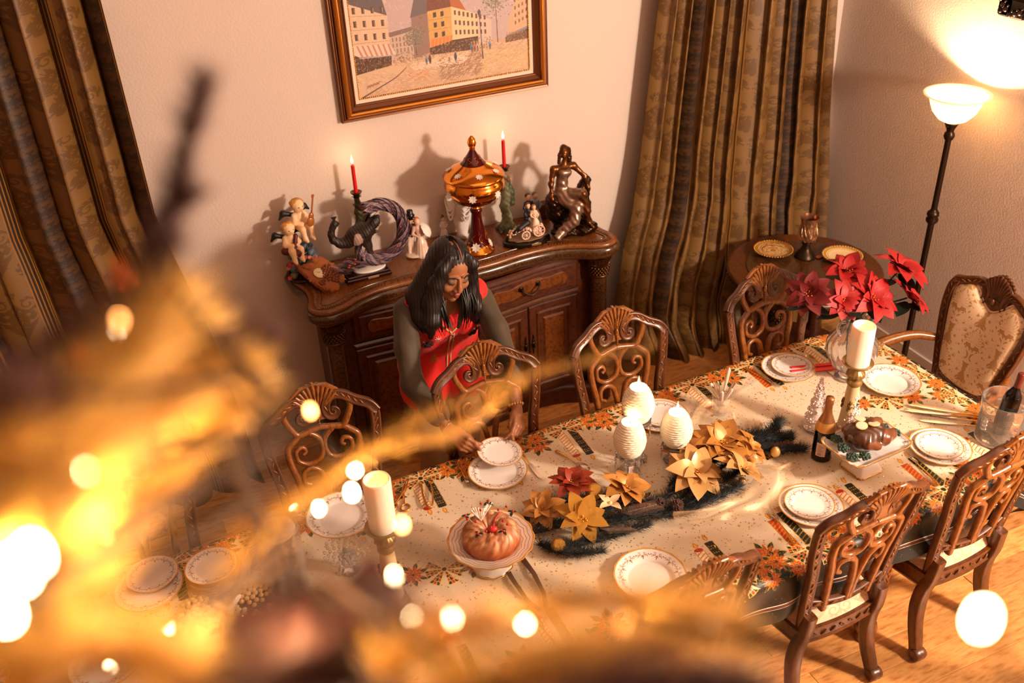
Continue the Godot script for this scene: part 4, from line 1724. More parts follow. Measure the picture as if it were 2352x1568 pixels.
# ---------- painting ----------
func street_picture() -> ImageTexture:
	var W := 1024
	var H := 702
	var p := Pic.new(W, H, Color(0.72, 0.63, 0.62))
	var r := RandomNumberGenerator.new()
	r.seed = 9
	var f := func(u: float, v: float) -> Vector2: return Vector2(u * W, H - v * W)
	var dab := func(a: Vector2, b: Vector2, n: int, c: Color, var_: float, l: float, ang: float) -> void:
		for i in n:
			var q := Vector2(r.randf_range(a.x, b.x), r.randf_range(a.y, b.y))
			var k := r.randf_range(-var_, var_)
			p.line([q, q + Vector2.from_angle(ang + r.randfn(0, 0.5)) * r.randf_range(l * 0.4, l)], r.randf_range(1.5, 5), Color(c.r + k, c.g + k * 0.9, c.b + k * 0.8))
	var fill := func(q: Array, c: Color) -> void:
		var o := PackedVector2Array()
		for a in q:
			o.append(f.call(a[0], a[1]))
		p.poly(o, c)
	dab.call(Vector2(0, 0), Vector2(W, 420), 900, Color(0.74, 0.66, 0.66), 0.05, 34, 0.6)
	# ground
	fill.call([[0, 0], [1, 0], [1, 0.2], [0.7, 0.2], [0.3, 0.19], [0, 0.18]], Color(0.76, 0.62, 0.50))
	dab.call(f.call(0, 0.19), f.call(1, 0.0), 1500, Color(0.78, 0.65, 0.53), 0.09, 40, 0.12)
	dab.call(f.call(0.45, 0.14), f.call(0.70, 0.02), 260, Color(0.60, 0.46, 0.36), 0.08, 44, -0.6)
	dab.call(f.call(0.30, 0.15), f.call(0.62, 0.11), 200, Color(0.86, 0.76, 0.66), 0.05, 34, 0.0)
	dab.call(f.call(0.28, 0.10), f.call(0.40, 0.05), 40, Color(0.80, 0.52, 0.34), 0.06, 18, 0.1)
	# far row and left block
	fill.call([[0.2, 0.17], [0.42, 0.18], [0.42, 0.33], [0.2, 0.30]], Color(0.74, 0.64, 0.58))
	fill.call([[0.2, 0.30], [0.42, 0.33], [0.42, 0.35], [0.2, 0.325]], Color(0.48, 0.38, 0.35))
	for i in 10:
		for j in 3:
			fill.call([[0.215 + 0.02 * i, 0.215 + 0.03 * j], [0.224 + 0.02 * i, 0.215 + 0.03 * j], [0.224 + 0.02 * i, 0.235 + 0.03 * j], [0.215 + 0.02 * i, 0.235 + 0.03 * j]], Color(0.55, 0.44, 0.40))
	dab.call(f.call(0.21, 0.215), f.call(0.42, 0.16), 160, Color(0.56, 0.42, 0.32), 0.1, 12, 1.4)
	fill.call([[0, 0.14], [0.20, 0.16], [0.202, 0.42], [0.17, 0.50], [0, 0.52]], Color(0.82, 0.70, 0.58))
	dab.call(f.call(0.0, 0.50), f.call(0.198, 0.24), 330, Color(0.83, 0.72, 0.61), 0.05, 20, 1.3)
	fill.call([[0, 0.50], [0.202, 0.415], [0.17, 0.56], [0.0, 0.66]], Color(0.36, 0.31, 0.31))
	dab.call(f.call(0.0, 0.62), f.call(0.16, 0.50), 130, Color(0.38, 0.33, 0.33), 0.06, 20, 0.8)
	for j in 3:
		for i in 4:
			var u := 0.02 + 0.049 * i
			var v := 0.31 + 0.068 * j - 0.004 * i
			fill.call([[u, v], [u + 0.017, v - 0.002], [u + 0.017, v + 0.03], [u, v + 0.032]], Color(0.32, 0.22, 0.17))
			fill.call([[u + 0.011, v], [u + 0.017, v], [u + 0.017, v + 0.026], [u + 0.011, v + 0.026]], Color(0.58, 0.44, 0.34))
		p.line([f.call(0, 0.295 + 0.07 * j), f.call(0.2, 0.285 + 0.066 * j)], 2.5, Color(0.66, 0.52, 0.42))
	# shop front and awning on the left
	fill.call([[0, 0.13], [0.20, 0.155], [0.205, 0.22], [0, 0.26]], Color(0.28, 0.18, 0.11))
	dab.call(f.call(0.005, 0.24), f.call(0.2, 0.15), 240, Color(0.48, 0.33, 0.20), 0.14, 14, 1.5)
	fill.call([[0.0, 0.285], [0.20, 0.265], [0.228, 0.218], [0.228, 0.205], [0.03, 0.222], [0.0, 0.24]], Color(0.86, 0.76, 0.68))
	for i in 7:
		fill.call([[0.02 + 0.028 * i, 0.282 - 0.002 * i], [0.03 + 0.028 * i, 0.281 - 0.002 * i], [0.058 + 0.026 * i, 0.208], [0.046 + 0.026 * i, 0.208]], Color(0.74, 0.50, 0.42))
	p.line([f.call(0.03, 0.216), f.call(0.228, 0.205)], 6, Color(0.62, 0.64, 0.66))
	# pavement kerb on the left
	fill.call([[0.0, 0.0], [0.038, 0.012], [0.20, 0.075], [0.28, 0.128], [0.27, 0.14], [0.2, 0.15], [0, 0.13]], Color(0.80, 0.68, 0.55))
	dab.call(f.call(0.0, 0.13), f.call(0.2, 0.04), 200, Color(0.78, 0.66, 0.55), 0.07, 40, 0.3)
	p.line(spl([f.call(0.02, 0.004), f.call(0.12, 0.045), f.call(0.215, 0.085), f.call(0.28, 0.13)], 6), 9, Color(0.42, 0.30, 0.24), 4)
	# corner cafe
	fill.call([[0.33, 0.17], [0.43, 0.19], [0.43, 0.41], [0.33, 0.385]], Color(0.54, 0.42, 0.38))
	fill.call([[0.325, 0.385], [0.43, 0.40], [0.46, 0.53], [0.36, 0.50]], Color(0.40, 0.34, 0.34))
	fill.call([[0.42, 0.2], [0.55, 0.2], [0.556, 0.415], [0.422, 0.41]], Color(0.78, 0.60, 0.34))
	dab.call(f.call(0.424, 0.405), f.call(0.55, 0.24), 200, Color(0.80, 0.63, 0.38), 0.06, 18, 1.2)
	fill.call([[0.55, 0.2], [0.70, 0.19], [0.70, 0.355], [0.556, 0.415]], Color(0.86, 0.75, 0.58))
	fill.call([[0.70, 0.19], [0.78, 0.185], [0.78, 0.31], [0.70, 0.355]], Color(0.80, 0.70, 0.64))
	fill.call([[0.418, 0.405], [0.556, 0.412], [0.55, 0.50], [0.52, 0.56], [0.44, 0.56]], Color(0.42, 0.22, 0.12))
	fill.call([[0.556, 0.412], [0.64, 0.38], [0.59, 0.47], [0.54, 0.53]], Color(0.66, 0.36, 0.16))
	dab.call(f.call(0.43, 0.53), f.call(0.55, 0.42), 90, Color(0.46, 0.26, 0.14), 0.08, 16, 1.9)
	for j in 3:
		for i in 2:
			fill.call([[0.452 + 0.042 * i, 0.262 + 0.053 * j], [0.47 + 0.042 * i, 0.264 + 0.053 * j], [0.47 + 0.042 * i, 0.29 + 0.053 * j], [0.452 + 0.042 * i, 0.288 + 0.053 * j]], Color(0.28, 0.17, 0.10))
		for i in 8:
			var u := 0.57 + 0.024 * i
			var v := 0.262 + (0.052 - 0.002 * i) * j - 0.003 * i
			fill.call([[u, v], [u + 0.011, v], [u + 0.011, v + 0.024], [u, v + 0.024]], Color(0.38, 0.25, 0.18))
		p.line([f.call(0.424, 0.25 + 0.054 * j), f.call(0.552, 0.252 + 0.054 * j)], 2, Color(0.62, 0.44, 0.22))
	fill.call([[0.42, 0.175], [0.70, 0.165], [0.70, 0.235], [0.42, 0.235]], Color(0.30, 0.19, 0.11))
	dab.call(f.call(0.425, 0.23), f.call(0.78, 0.17), 330, Color(0.50, 0.36, 0.24), 0.16, 11, 1.5)
	fill.call([[0.425, 0.255], [0.556, 0.262], [0.545, 0.232], [0.418, 0.212]], Color(0.80, 0.48, 0.26))
	for i in 6:
		p.line([f.call(0.432 + 0.021 * i, 0.256), f.call(0.424 + 0.021 * i, 0.216)], 3, Color(0.90, 0.66, 0.42))
	# right-hand houses
	fill.call([[0.87, 0.18], [1, 0.18], [1, 0.60], [0.93, 0.42], [0.88, 0.28]], Color(0.78, 0.63, 0.50))
	dab.call(f.call(0.91, 0.4), f.call(1.0, 0.26), 90, Color(0.80, 0.66, 0.53), 0.06, 14, 1.2)
	for j in 4:
		for i in 4:
			fill.call([[0.92 + 0.022 * i, 0.265 + 0.04 * j + 0.008 * i], [0.929 + 0.022 * i, 0.267 + 0.04 * j + 0.008 * i], [0.929 + 0.022 * i, 0.285 + 0.04 * j + 0.008 * i], [0.92 + 0.022 * i, 0.283 + 0.04 * j + 0.008 * i]], Color(0.48, 0.34, 0.26))
	fill.call([[0.87, 0.215], [1, 0.25], [1, 0.235], [0.87, 0.20]], Color(0.50, 0.50, 0.55))
	fill.call([[0.86, 0.175], [1, 0.18], [1, 0.235], [0.86, 0.205]], Color(0.40, 0.27, 0.17))
	dab.call(f.call(0.87, 0.23), f.call(1.0, 0.18), 130, Color(0.56, 0.42, 0.28), 0.14, 10, 1.5)
	dab.call(f.call(0.70, 0.14), f.call(1.0, 0.02), 300, Color(0.82, 0.68, 0.50), 0.08, 40, -0.25)
	# trees
	for q in [[0.34, 0.285, 0.055, 0.05, Color(0.46, 0.43, 0.36)], [0.81, 0.42, 0.075, 0.09, Color(0.47, 0.45, 0.35)]]:
		p.line([f.call(q[0] + 0.004, 0.185), f.call(q[0], q[1])], 5, Color(0.36, 0.24, 0.16), 3)
		for i in 420:
			var a := f.call(q[0] + r.randfn(0, q[2] * 0.5), q[1] + r.randfn(0, q[3] * 0.5))
			var k := r.randf_range(-0.1, 0.12)
			p.disc(a, r.randf_range(2, 5), r.randf_range(1.5, 3.5), Color(q[4].r + k, q[4].g + k, q[4].b + k))
	# street lamp and strollers
	p.line([f.call(0.722, 0.105), f.call(0.713, 0.35)], 6, Color(0.20, 0.15, 0.12), 3)
	fill.call([[0.706, 0.345], [0.72, 0.345], [0.723, 0.365], [0.713, 0.378], [0.703, 0.365]], Color(0.32, 0.26, 0.22))
	for q in [[0.395, 0.135, Color(0.50, 0.54, 0.60)], [0.415, 0.135, Color(0.36, 0.25, 0.17)], [0.525, 0.125, Color(0.84, 0.66, 0.58)], [0.562, 0.125, Color(0.27, 0.25, 0.34)], [0.66, 0.16, Color(0.42, 0.48, 0.58)], [0.676, 0.16, Color(0.74, 0.45, 0.22)], [0.692, 0.16, Color(0.76, 0.60, 0.56)], [0.766, 0.16, Color(0.48, 0.56, 0.60)]]:
		var b: Vector2 = f.call(q[0], q[1])
		p.leaf(b + Vector2(0, 4), b - Vector2(0, 48), 9, q[2])
		p.disc(b - Vector2(0, 47), 4.5, 5.5, Color(0.68, 0.50, 0.38))
		p.line([b - Vector2(3, -8), b - Vector2(2, 22)], 3, Color(0.25, 0.18, 0.14))
		p.line([b + Vector2(4, 8), b - Vector2(-2, 22)], 3, Color(0.25, 0.18, 0.14))
	# the painter's scrawl
	var sg := []
	for i in 60:
		var u := i / 59.0
		sg.append(f.call(0.052 + 0.072 * u, 0.058 + 0.014 * u) + Vector2(6 * sin(i * 1.9), 9 * sin(i * 0.95) * (1.0 if i % 13 < 7 else 0.5)))
	p.line(sg, 2.4, Color(0.55, 0.28, 0.14))
	return p.tex()


func painting() -> void:
	var t := thing("framed_painting", "oil painting of a city street corner in a deep gilt frame above the sideboard", "painting", V(1.193, 1.845, 0))
	var w := 1.17
	var h := 0.86
	var ring := func(b: MB, prof: Array, ow: float, oh: float) -> void:  # profile (inwards from the edge, out from the wall)
		for j in prof.size() - 1:
			for e in 4:
				var c := func(k: int, q: Vector2) -> Vector3:
					var x := ow / 2 - q.x
					var s: Array = [[-1, 0], [1, 0], [1, 1], [-1, 1]][k % 4]
					return V(x * s[0], q.x if s[1] == 0 else oh - q.x, q.y)
				b._q([c.call(e, prof[j]), c.call(e + 1, prof[j]), c.call(e + 1, prof[j + 1]), c.call(e, prof[j + 1])])
	var b := MB.new()
	ring.call(b, [Vector2(0, 0.005), Vector2(0, 0.028), Vector2(0.004, 0.034), Vector2(0.012, 0.032), Vector2(0.014, 0.038), Vector2(0.020, 0.038), Vector2(0.022, 0.032)], w, h)
	ring.call(b, [Vector2(0.052, 0.050), Vector2(0.058, 0.040), Vector2(0.074, 0.030), Vector2(0.078, 0.034), Vector2(0.083, 0.032), Vector2(0.086, 0.022)], w, h)
	part("frame", b, mat(Color(0.40, 0.22, 0.09), 0.35, 0.55), t)
	b = MB.new()
	ring.call(b, [Vector2(0.022, 0.032), Vector2(0.026, 0.050), Vector2(0.034, 0.058), Vector2(0.042, 0.060), Vector2(0.050, 0.056), Vector2(0.052, 0.050)], w, h)
	part("gilt_moulding", b, mat(Color(0.78, 0.52, 0.22), 0.28, 0.9), t)
	b = MB.new()
	ring.call(b, [Vector2(0.086, 0.022), Vector2(0.104, 0.020), Vector2(0.105, 0.016)], w, h)
	part("liner", b, mat(Color(0.88, 0.80, 0.72), 0.8), t)
	b = MB.new()
	for e in 4:
		var n: int = 90 if e % 2 == 0 else 66
		for i in n:
			var u := (i + 0.5) / n
			var p: Vector3 = [V(lerpf(-w / 2 + 0.106, w / 2 - 0.106, u), 0.107, 0.02), V(w / 2 - 0.107, lerpf(0.106, h - 0.106, u), 0.02), V(lerpf(-w / 2 + 0.106, w / 2 - 0.106, u), h - 0.107, 0.02), V(-w / 2 + 0.107, lerpf(0.106, h - 0.106, u), 0.02)][e]
			b.ball(p, V(0.0045, 0.0045, 0.003), 6, 4)
	part("bead_edge", b, M.gold, t).set_meta("kind", "stuff")
	var pm := tmat(street_picture(), 0.55)
	b = MB.new()
	b._q([V(-w / 2 + 0.105, 0.105, 0.015), V(w / 2 - 0.105, 0.105, 0.015), V(w / 2 - 0.105, h - 0.105, 0.015), V(-w / 2 + 0.105, h - 0.105, 0.015)])
	var uvs := [Vector2(0, 1), Vector2(1, 1), Vector2(1, 0), Vector2(0, 0)]
	for i in 4:
		b.uv[i] = uvs[i]
	part("canvas", b, pm, t)


# ---------- standing lamp, corner table, wall frame ----------
func torchiere(at: Vector3, label: String) -> void:
	var t := thing("floor_lamp", label, "floor lamp", at)
	var b := MB.new()
	b.lathe([Vector2(0, 0), Vector2(0.14, 0), Vector2(0.145, 0.012), Vector2(0.13, 0.022), Vector2(0.07, 0.04), Vector2(0.03, 0.055), Vector2(0.022, 0.09), Vector2(0.03, 0.10), Vector2(0.018, 0.12)], 32)
	part("base", b, M.brass_dark, t)
	b = MB.new()
	b.lathe([Vector2(0.018, 0.11), Vector2(0.0175, 1.07), Vector2(0.022, 1.08), Vector2(0.032, 1.09), Vector2(0.034, 1.105), Vector2(0.026, 1.118), Vector2(0.034, 1.13), Vector2(0.032, 1.145), Vector2(0.021, 1.155), Vector2(0.0165, 1.17), Vector2(0.016, 1.565), Vector2(0.024, 1.575), Vector2(0.0285, 1.59), Vector2(0.026, 1.605), Vector2(0.018, 1.615), Vector2(0.022, 1.63), Vector2(0.034, 1.655), Vector2(0.042, 1.672), Vector2(0.0, 1.674)], 20)
	part("pole", b, M.brass_dark, t)
	b = MB.new()
	b.tube([V(-0.03, 1.65, 0.01), V(-0.05, 1.652, 0.012)], 0.003, 6)
	part("switch", b, M.brass_dark, t)
	b = MB.new()
	b.lathe([Vector2(0.0, 1.668), Vector2(0.045, 1.670), Vector2(0.075, 1.685), Vector2(0.11, 1.725), Vector2(0.130, 1.775), Vector2(0.137, 1.800), Vector2(0.158, 1.812), Vector2(0.168, 1.815), Vector2(0.170, 1.820), Vector2(0.160, 1.820), Vector2(0.134, 1.806), Vector2(0.126, 1.776), Vector2(0.106, 1.728), Vector2(0.072, 1.691), Vector2(0.04, 1.678), Vector2(0.0, 1.677)], 40)
	var m := mat(Color(0.97, 0.94, 0.88), 0.4)
	m.backlight_enabled = true
	m.backlight = Color(1.0, 0.93, 0.82)
	part("glass_bowl", b, m, t)
	b = MB.new()
	b.ball(V(0, 1.735, 0), V(0.03, 0.035, 0.03))
	part("bulb", b, glow(Color(1.0, 0.92, 0.78), 30.0), t)
	omni(V(0, 1.735, 0), Color(1.0, 0.86, 0.68), 1.5, 0.03, t)


func corner_table() -> void:  # all radii for a top of 0.45 m
	var t := thing("corner_table", "dark round corner table on scaled columns, before the curtain", "table", V(3.09, 0, 0.76))
	var b := MB.new()
	b.lathe([Vector2(0, 0.68), Vector2(0.42, 0.68), Vector2(0.44, 0.69), Vector2(0.44, 0.70), Vector2(0.44, 0.70), Vector2(0.452, 0.705), Vector2(0.455, 0.715), Vector2(0.45, 0.728), Vector2(0.44, 0.732), Vector2(0.0, 0.732)], 48)
	var top := part("table_top", b, M.chair, t)
	b = MB.new()
	b.lathe([Vector2(0.34, 0.7325), Vector2(0.34, 0.736), Vector2(0.335, 0.7375), Vector2(0, 0.7375)], 48)
	part("inlay", b, M.marble, top)
	b = MB.new()
	for i in 70:
		var a := TAU * i / 70
		b.tube([V(sin(a) * 0.442, 0.684, cos(a) * 0.442), V(sin(a + 0.03) * 0.45, 0.694, cos(a + 0.03) * 0.45), V(sin(a + 0.05) * 0.445, 0.704, cos(a + 0.05) * 0.445)], [0.003, 0.006, 0.003], 5)
	part("leaf_band", b, M.brass_dark, t).set_meta("kind", "stuff")
	b = MB.new()
	b.lathe([Vector2(0, 0.12), Vector2(0.33, 0.12), Vector2(0.35, 0.13), Vector2(0.35, 0.145), Vector2(0.33, 0.155), Vector2(0, 0.155)], 40)
	part("shelf", b, M.board, t)
	for k in 4:
		var a := TAU * k / 4.0 + 0.5
		b = MB.new()
		b.x = at_(V(sin(a) * 0.31, 0, cos(a) * 0.31))
		b.lathe([Vector2(0, 0), Vector2(0.05, 0), Vector2(0.055, 0.03), Vector2(0.04, 0.05), Vector2(0.042, 0.12), Vector2(0.05, 0.17), Vector2(0.042, 0.19), Vector2(0.047, 0.50), Vector2(0.056, 0.505), Vector2(0.056, 0.515), Vector2(0.052, 0.52), Vector2(0.06, 0.62), Vector2(0.066, 0.68)], 24)
		var leg := part("leg", b, M.board, t)
		b = MB.new()
		b.x = at_(V(sin(a) * 0.31, 0, cos(a) * 0.31))
		for j in 5:
			for i in 15:
				var q := TAU * (i + 0.5 * (j % 2)) / 15
				var r := 0.053 + 0.0015 * j
				b.ball(V(sin(q) * r, 0.53 + 0.018 * j, cos(q) * r), V(0.011, 0.012, 0.007), 7, 5)
		part("scaled_capital", b, M.brass_dark, leg)


func wall_frame() -> void:
	var t := thing("carved_frame", "dark carved picture frame on the right wall, only its corner in view above the lamp", "picture frame", V(3.79, 2.20, 1.165))
	var b := MB.new()
	for s in [[V(-0.025, 0.05, 0.4), V(0.05, 0.10, 0.8)], [V(-0.025, 0.65, 0.4), V(0.05, 0.10, 0.8)], [V(-0.025, 0.35, 0.05), V(0.05, 0.7, 0.10)], [V(-0.025, 0.35, 0.75), V(0.05, 0.7, 0.10)]]:
		b.box(s[0], s[1], 0.012)
	part("moulding", b, mat(Color(0.10, 0.05, 0.03), 0.3), t)
	b = MB.new()
	for i in 24:
		for q in [V(-0.055, 0.03 + 0.028 * i, 0.03 + 0.012 * sin(i * 2.1)), V(-0.055, 0.03 + 0.012 * sin(i * 2.1), 0.03 + 0.03 * i)]:
			b.ball(q, V(0.01, 0.014, 0.016), 8, 6)
			b.ball(q + V(-0.003, 0.02, 0.014), 0.007, 6, 5)
	part("carving", b, mat(Color(0.16, 0.08, 0.045), 0.25), t).set_meta("kind", "stuff")
	b = MB.new()
	b.box(V(-0.008, 0.35, 0.4), V(0.01, 0.52, 0.62), 0.001)
	part("picture", b, mat(Color(0.32, 0.24, 0.18), 0.5), t)


# ---------- crockery and cutlery ----------
const TY := 0.7665


func dish(r: float, well: float, h: float, scallop := 0.0) -> MB:
	var b := MB.new()
	var w := func(a: float, y: float) -> float: return 1.0 + scallop * cos(a * 16.0) * clampf((y - h * 0.5) / (h * 0.5), 0, 1)
	b.lathe([Vector2(0, 0.003), Vector2(r * 0.52, 0.003), Vector2(r * 0.55, 0), Vector2(r * 0.58, 0), Vector2(r * 0.62, 0.003), Vector2(r * 0.85, h * 0.55), Vector2(r * 0.985, h - 0.004), Vector2(r, h - 0.0015), Vector2(r * 0.998, h), Vector2(r * 0.985, h), Vector2(r * 0.93, h * 0.90), Vector2(r * 0.84, h * 0.76), Vector2(r * 0.74, h * 0.64), Vector2(r * (well + 0.03), h * 0.50), Vector2(r * well, 0.008), Vector2(r * (well - 0.05), 0.0055), Vector2(r * 0.3, 0.005), Vector2(0, 0.005)], 64, w)
	for i in b.uv.size():
		var q := b.v[i]
		var row := int(i / 65.0)
		b.uv[i].y = minf(0.995, Vector2(q.x, q.z).length() / r) if row >= 7 else (0.99 if row == 6 else 0.2)
	return b


func set_cutlery(kind: String, l: float) -> Array:  # [[part name, mesh, material]] along +z from the handle's end, lying flat
	var b := MB.new()
	var path := []
	var sec := [Vector2(-1, 0), Vector2(-0.6, -0.3), Vector2(0.6, -0.3), Vector2(1, 0), Vector2(0.6, 0.35), Vector2(-0.6, 0.35)]
	var hl := l * (0.62 if kind != "knife" else 0.45)
	for i in 11:
		path.append(V(0, 0.004 + 0.005 * sin(PI * i / 10.0), hl * i / 10.0))
	b.sweep(path, sec, [0.007, 0.0095, 0.0085, 0.0065, 0.006, 0.005, 0.0042, 0.0036, 0.0034, 0.0036, 0.004], Vector3.UP)
	for i in 3:
		b.ball(V(0, 0.008, 0.012 + i * 0.012), V(0.004, 0.003, 0.006), 8, 5)
	var out := [["handle", b.mesh(), M.gold]]
	b = MB.new()
	if kind == "knife":
		b.sweep([V(0, 0.006, hl), V(0, 0.006, hl + 0.02), V(0, 0.005, l * 0.75), V(0, 0.004, l * 0.93), V(0, 0.004, l)], [Vector2(-1, -0.1), Vector2(1, -0.02), Vector2(1, 0.02), Vector2(-1, 0.1)], [0.006, 0.0095, 0.011, 0.009, 0.002], Vector3.UP)
		out.append(["blade", b.mesh(), M.steel])
	elif kind == "fork":
		b.sweep([V(0, 0.005, hl), V(0, 0.007, hl + 0.02), V(0, 0.004, l * 0.80)], sec, [0.004, 0.010, 0.0115], Vector3.UP)
		for k in 4:
			var x := -0.0093 + 0.0062 * k
			b.tube([V(x, 0.004, l * 0.79), V(x, 0.003, l * 0.88), V(x * 0.94, 0.007, l)], [0.0018, 0.0016, 0.0008], 5)
		out.append(["tines", b.mesh(), M.silver])
	else:
		b.x = at_(V(0, 0.007, l * 0.82), Vector3.ZERO, V(0.021, 0.008, l * 0.18))
		b.lathe([Vector2(0, -1), Vector2(0.6, -0.8), Vector2(0.9, -0.35), Vector2(1, 0), Vector2(0.96, 0.02), Vector2(0.85, -0.25), Vector2(0.55, -0.65), Vector2(0, -0.82)], 20)
		out.append(["bowl", b.mesh(), M.silver])
	return out


var forks := {}


func lay(kind: String, a: Vector2, b: Vector2, label: String, group := "", y := 0.0) -> void:  # from handle end a to tip b
	var d := b - a
	var l := d.length()
	var key := "%s%.2f" % [kind, l]
	if not forks.has(key):
		forks[key] = set_cutlery(kind, l)
	var t := thing(kind, label, kind, V(a.x, TY + y, a.y), atan2(d.x, d.y), group)
	for q in forks[key]:
		part(q[0], q[1], q[2], t)


func crockery() -> void:
	var big := dish(0.1325, 0.66, 0.021)
	var frill := dish(0.1325, 0.62, 0.022, 0.012)
	var soup := dish(0.140, 0.62, 0.030, 0.012)
	var small := dish(0.102, 0.64, 0.017)
	var mb := big.mesh()
	var mf := frill.mesh()
	var ms := soup.mesh()
	var sm := small.mesh()
	var G := "white gold-rimmed dinner plates"
	var S := "white gold-rimmed side plates"
	var lay_plate := func(at: Vector3, m: Mesh, label: String, cat: String, g: String, turn := 0.0) -> Node3D: return solo("dinner_plate" if g == G else "side_plate", m, M.china, label, cat, at, turn, g)
	lay_plate.call(V(0.692, TY, 1.712), mb, "dinner plate on the table below the plate the woman holds", "plate", G)
	var held: Node3D = lay_plate.call(V(0.735, 0.802, 1.636), sm, "side plate held in the woman's two hands", "plate", S)
	held.rotation = V(0.10, 0.5, -0.05)
	lay_plate.call(V(2.298, TY, 1.638), mf, "dinner plate beside the two red candles, under a side plate", "plate", G)
	lay_plate.call(V(2.318, TY + 0.012, 1.640), sm, "side plate on the place setting next to the two red candles", "plate", S)
	lay_plate.call(V(2.654, TY, 1.961), ms, "deep plate alone by the poinsettia vase at the table's right end", "plate", G)
	lay_plate.call(V(2.498, TY, 2.445), mf, "dinner plate under a side plate between turkey stand and ice bucket", "plate", G)
	lay_plate.call(V(2.493, TY + 0.012, 2.441), sm, "side plate on the setting right of the roast turkey", "plate", S)
	lay_plate.call(V(1.757, TY, 2.50), mb, "dinner plate under a side plate, right of the shimmering ribbon", "plate", G)
	lay_plate.call(V(1.752, TY + 0.012, 2.494), sm, "side plate on the setting right of the shimmering ribbon", "plate", S)
	lay_plate.call(V(0.962, TY, 2.552), ms, "deep plate alone at the nearest chair, in front of the fir garland", "plate", G)
	lay_plate.call(V(1.530, TY, 1.690), mb, "dinner plate half hidden behind the three pine cone candles", "plate", G)
	lay_plate.call(V(1.535, TY + 0.012, 1.692), sm, "side plate half hidden behind the three pine cone candles", "plate", S)
	lay_plate.call(V(-0.795, TY, 1.745), mb, "dinner plate left of the tall plate stack, under a side plate", "plate", G)
	lay_plate.call(V(-0.775, TY + 0.012, 1.690), sm, "side plate on the setting left of the plate stack", "plate", S)
	lay_plate.call(V(-0.98, TY, 2.05), mb, "dinner plate blurred behind golden branches at the lower left", "plate", G)
	for i in 11:
		var names := ["lowest side plate of the tall stack", "side plate in the tall stack, second from the bottom", "side plate in the tall stack, third from the bottom", "side plate in the tall stack, fourth from the bottom", "side plate in the tall stack, fifth from the bottom", "middle side plate of the tall stack", "side plate in the tall stack, fifth from the top", "side plate in the tall stack, fourth from the top", "side plate in the tall stack, third from the top", "side plate in the tall stack, second from the top", "topmost side plate of the tall stack"]
		lay_plate.call(V(-0.555 + 0.002 * sin(i * 2.0), TY + 0.0068 * i, 1.812 + 0.002 * cos(i * 3.0)), sm, names[i], "plate", "side plates in the tall stack", i * 0.4)
	# place cutlery
	var F := "gold-handled forks beside the plates"
	lay("fork", Vector2(0.555, 1.565), Vector2(0.545, 1.755), "gold-handled fork left of the plate the woman is setting", F)
	lay("knife", Vector2(0.838, 1.625), Vector2(0.845, 1.835), "gold-handled knife right of the plate the woman is setting", "gold-handled knives beside the plates")
	lay("spoon", Vector2(0.985, 1.690), Vector2(1.055, 1.885), "large gold-handled serving spoon alone on the cloth left of the pine cone candles", "")
	lay("fork", Vector2(2.12, 1.53), Vector2(2.172, 1.745), "gold-handled fork on the table edge left of the setting by the red candles", F)
	lay("knife", Vector2(2.475, 1.58), Vector2(2.468, 1.785), "gold-handled knife right of the setting by the red candles", "gold-handled knives beside the plates")
	lay("fork", Vector2(1.565, 2.645), Vector2(1.60, 2.43), "gold-handled fork left of the setting by the shimmering ribbon", F)
	lay("fork", Vector2(2.315, 2.63), Vector2(2.355, 2.395), "gold-handled fork left of the setting right of the turkey", F)
	lay("fork", Vector2(0.50, 2.72), Vector2(0.485, 2.52), "gold-handled fork in the lower middle, behind blurred branches", F)
	# the pile of big knives by the ice bucket
	var K := "gold-handled carving knives in a pile"
	var kn := [[2.86, 2.38, 2.58, 2.150, 0.0], [2.85, 2.36, 2.60, 2.135, 0.008], [2.84, 2.39, 2.555, 2.165, 0.010], [2.87, 2.42, 2.61, 2.16, 0.016], [2.80, 2.43, 2.57, 2.245, 0.0], [2.83, 2.42, 2.60, 2.19, 0.004]]
	var kl := ["undermost carving knife of the pile beside the ice bucket", "carving knife of the pile with its blade farthest back", "carving knife of the pile with its blade reaching farthest left", "uppermost carving knife of the pile beside the ice bucket", "carving knife lying apart in front of the knife pile", "carving knife of the pile with its handle nearest the ice bucket"]
	for i in kn.size():
		lay("knife", Vector2(kn[i][0], kn[i][1]), Vector2(kn[i][2], kn[i][3]), kl[i], K, kn[i][4])
	# flatware fanned beside the plate stack
	for i in 5:
		lay("knife" if i % 2 else "fork", Vector2(-0.36 + 0.035 * i, 1.60 + 0.02 * i), Vector2(-0.47 + 0.05 * i, 1.83 + 0.015 * i), ["fork of the fan beside the plate stack, nearest the plates", "knife of the fan beside the plate stack, nearest the plates", "fork in the middle of the fan beside the plate stack", "knife of the fan beside the plate stack, nearest the glass cylinder", "fork of the fan beside the plate stack, nearest the glass cylinder"][i], "cutlery fanned beside the plate stack", 0.002 * i)
	# dark table tool by the left plates
	# serving tongs leaning on the cake stand
	var t := thing("cake_server", "dark two-armed serving tongs lying in front of the cake stand", "tongs", V(0.53, TY, 2.24), 0.0)
	for s in [-1.0, 1.0]:
		var b := MB.new()
		b.sweep([V(s * 0.040, 0.004, 0.0), V(s * 0.043, 0.012, 0.10), V(s * 0.036, 0.006, 0.20), V(s * 0.012, 0.003, 0.27)], [Vector2(-1, -0.12), Vector2(1, -0.12), Vector2(1, 0.12), Vector2(-1, 0.12)], [0.011, 0.009, 0.008, 0.008], Vector3.UP)
		part("arm", b, mat(Color(0.30, 0.20, 0.15), 0.35, 0.6), t)
	# gold grape scissors and tongs by the far edge
	t = thing("grape_scissors", "gold scissors with ring handles on the cloth left of the woman's plate", "scissors", V(0.27, TY + 0.004, 1.66), 2.6)
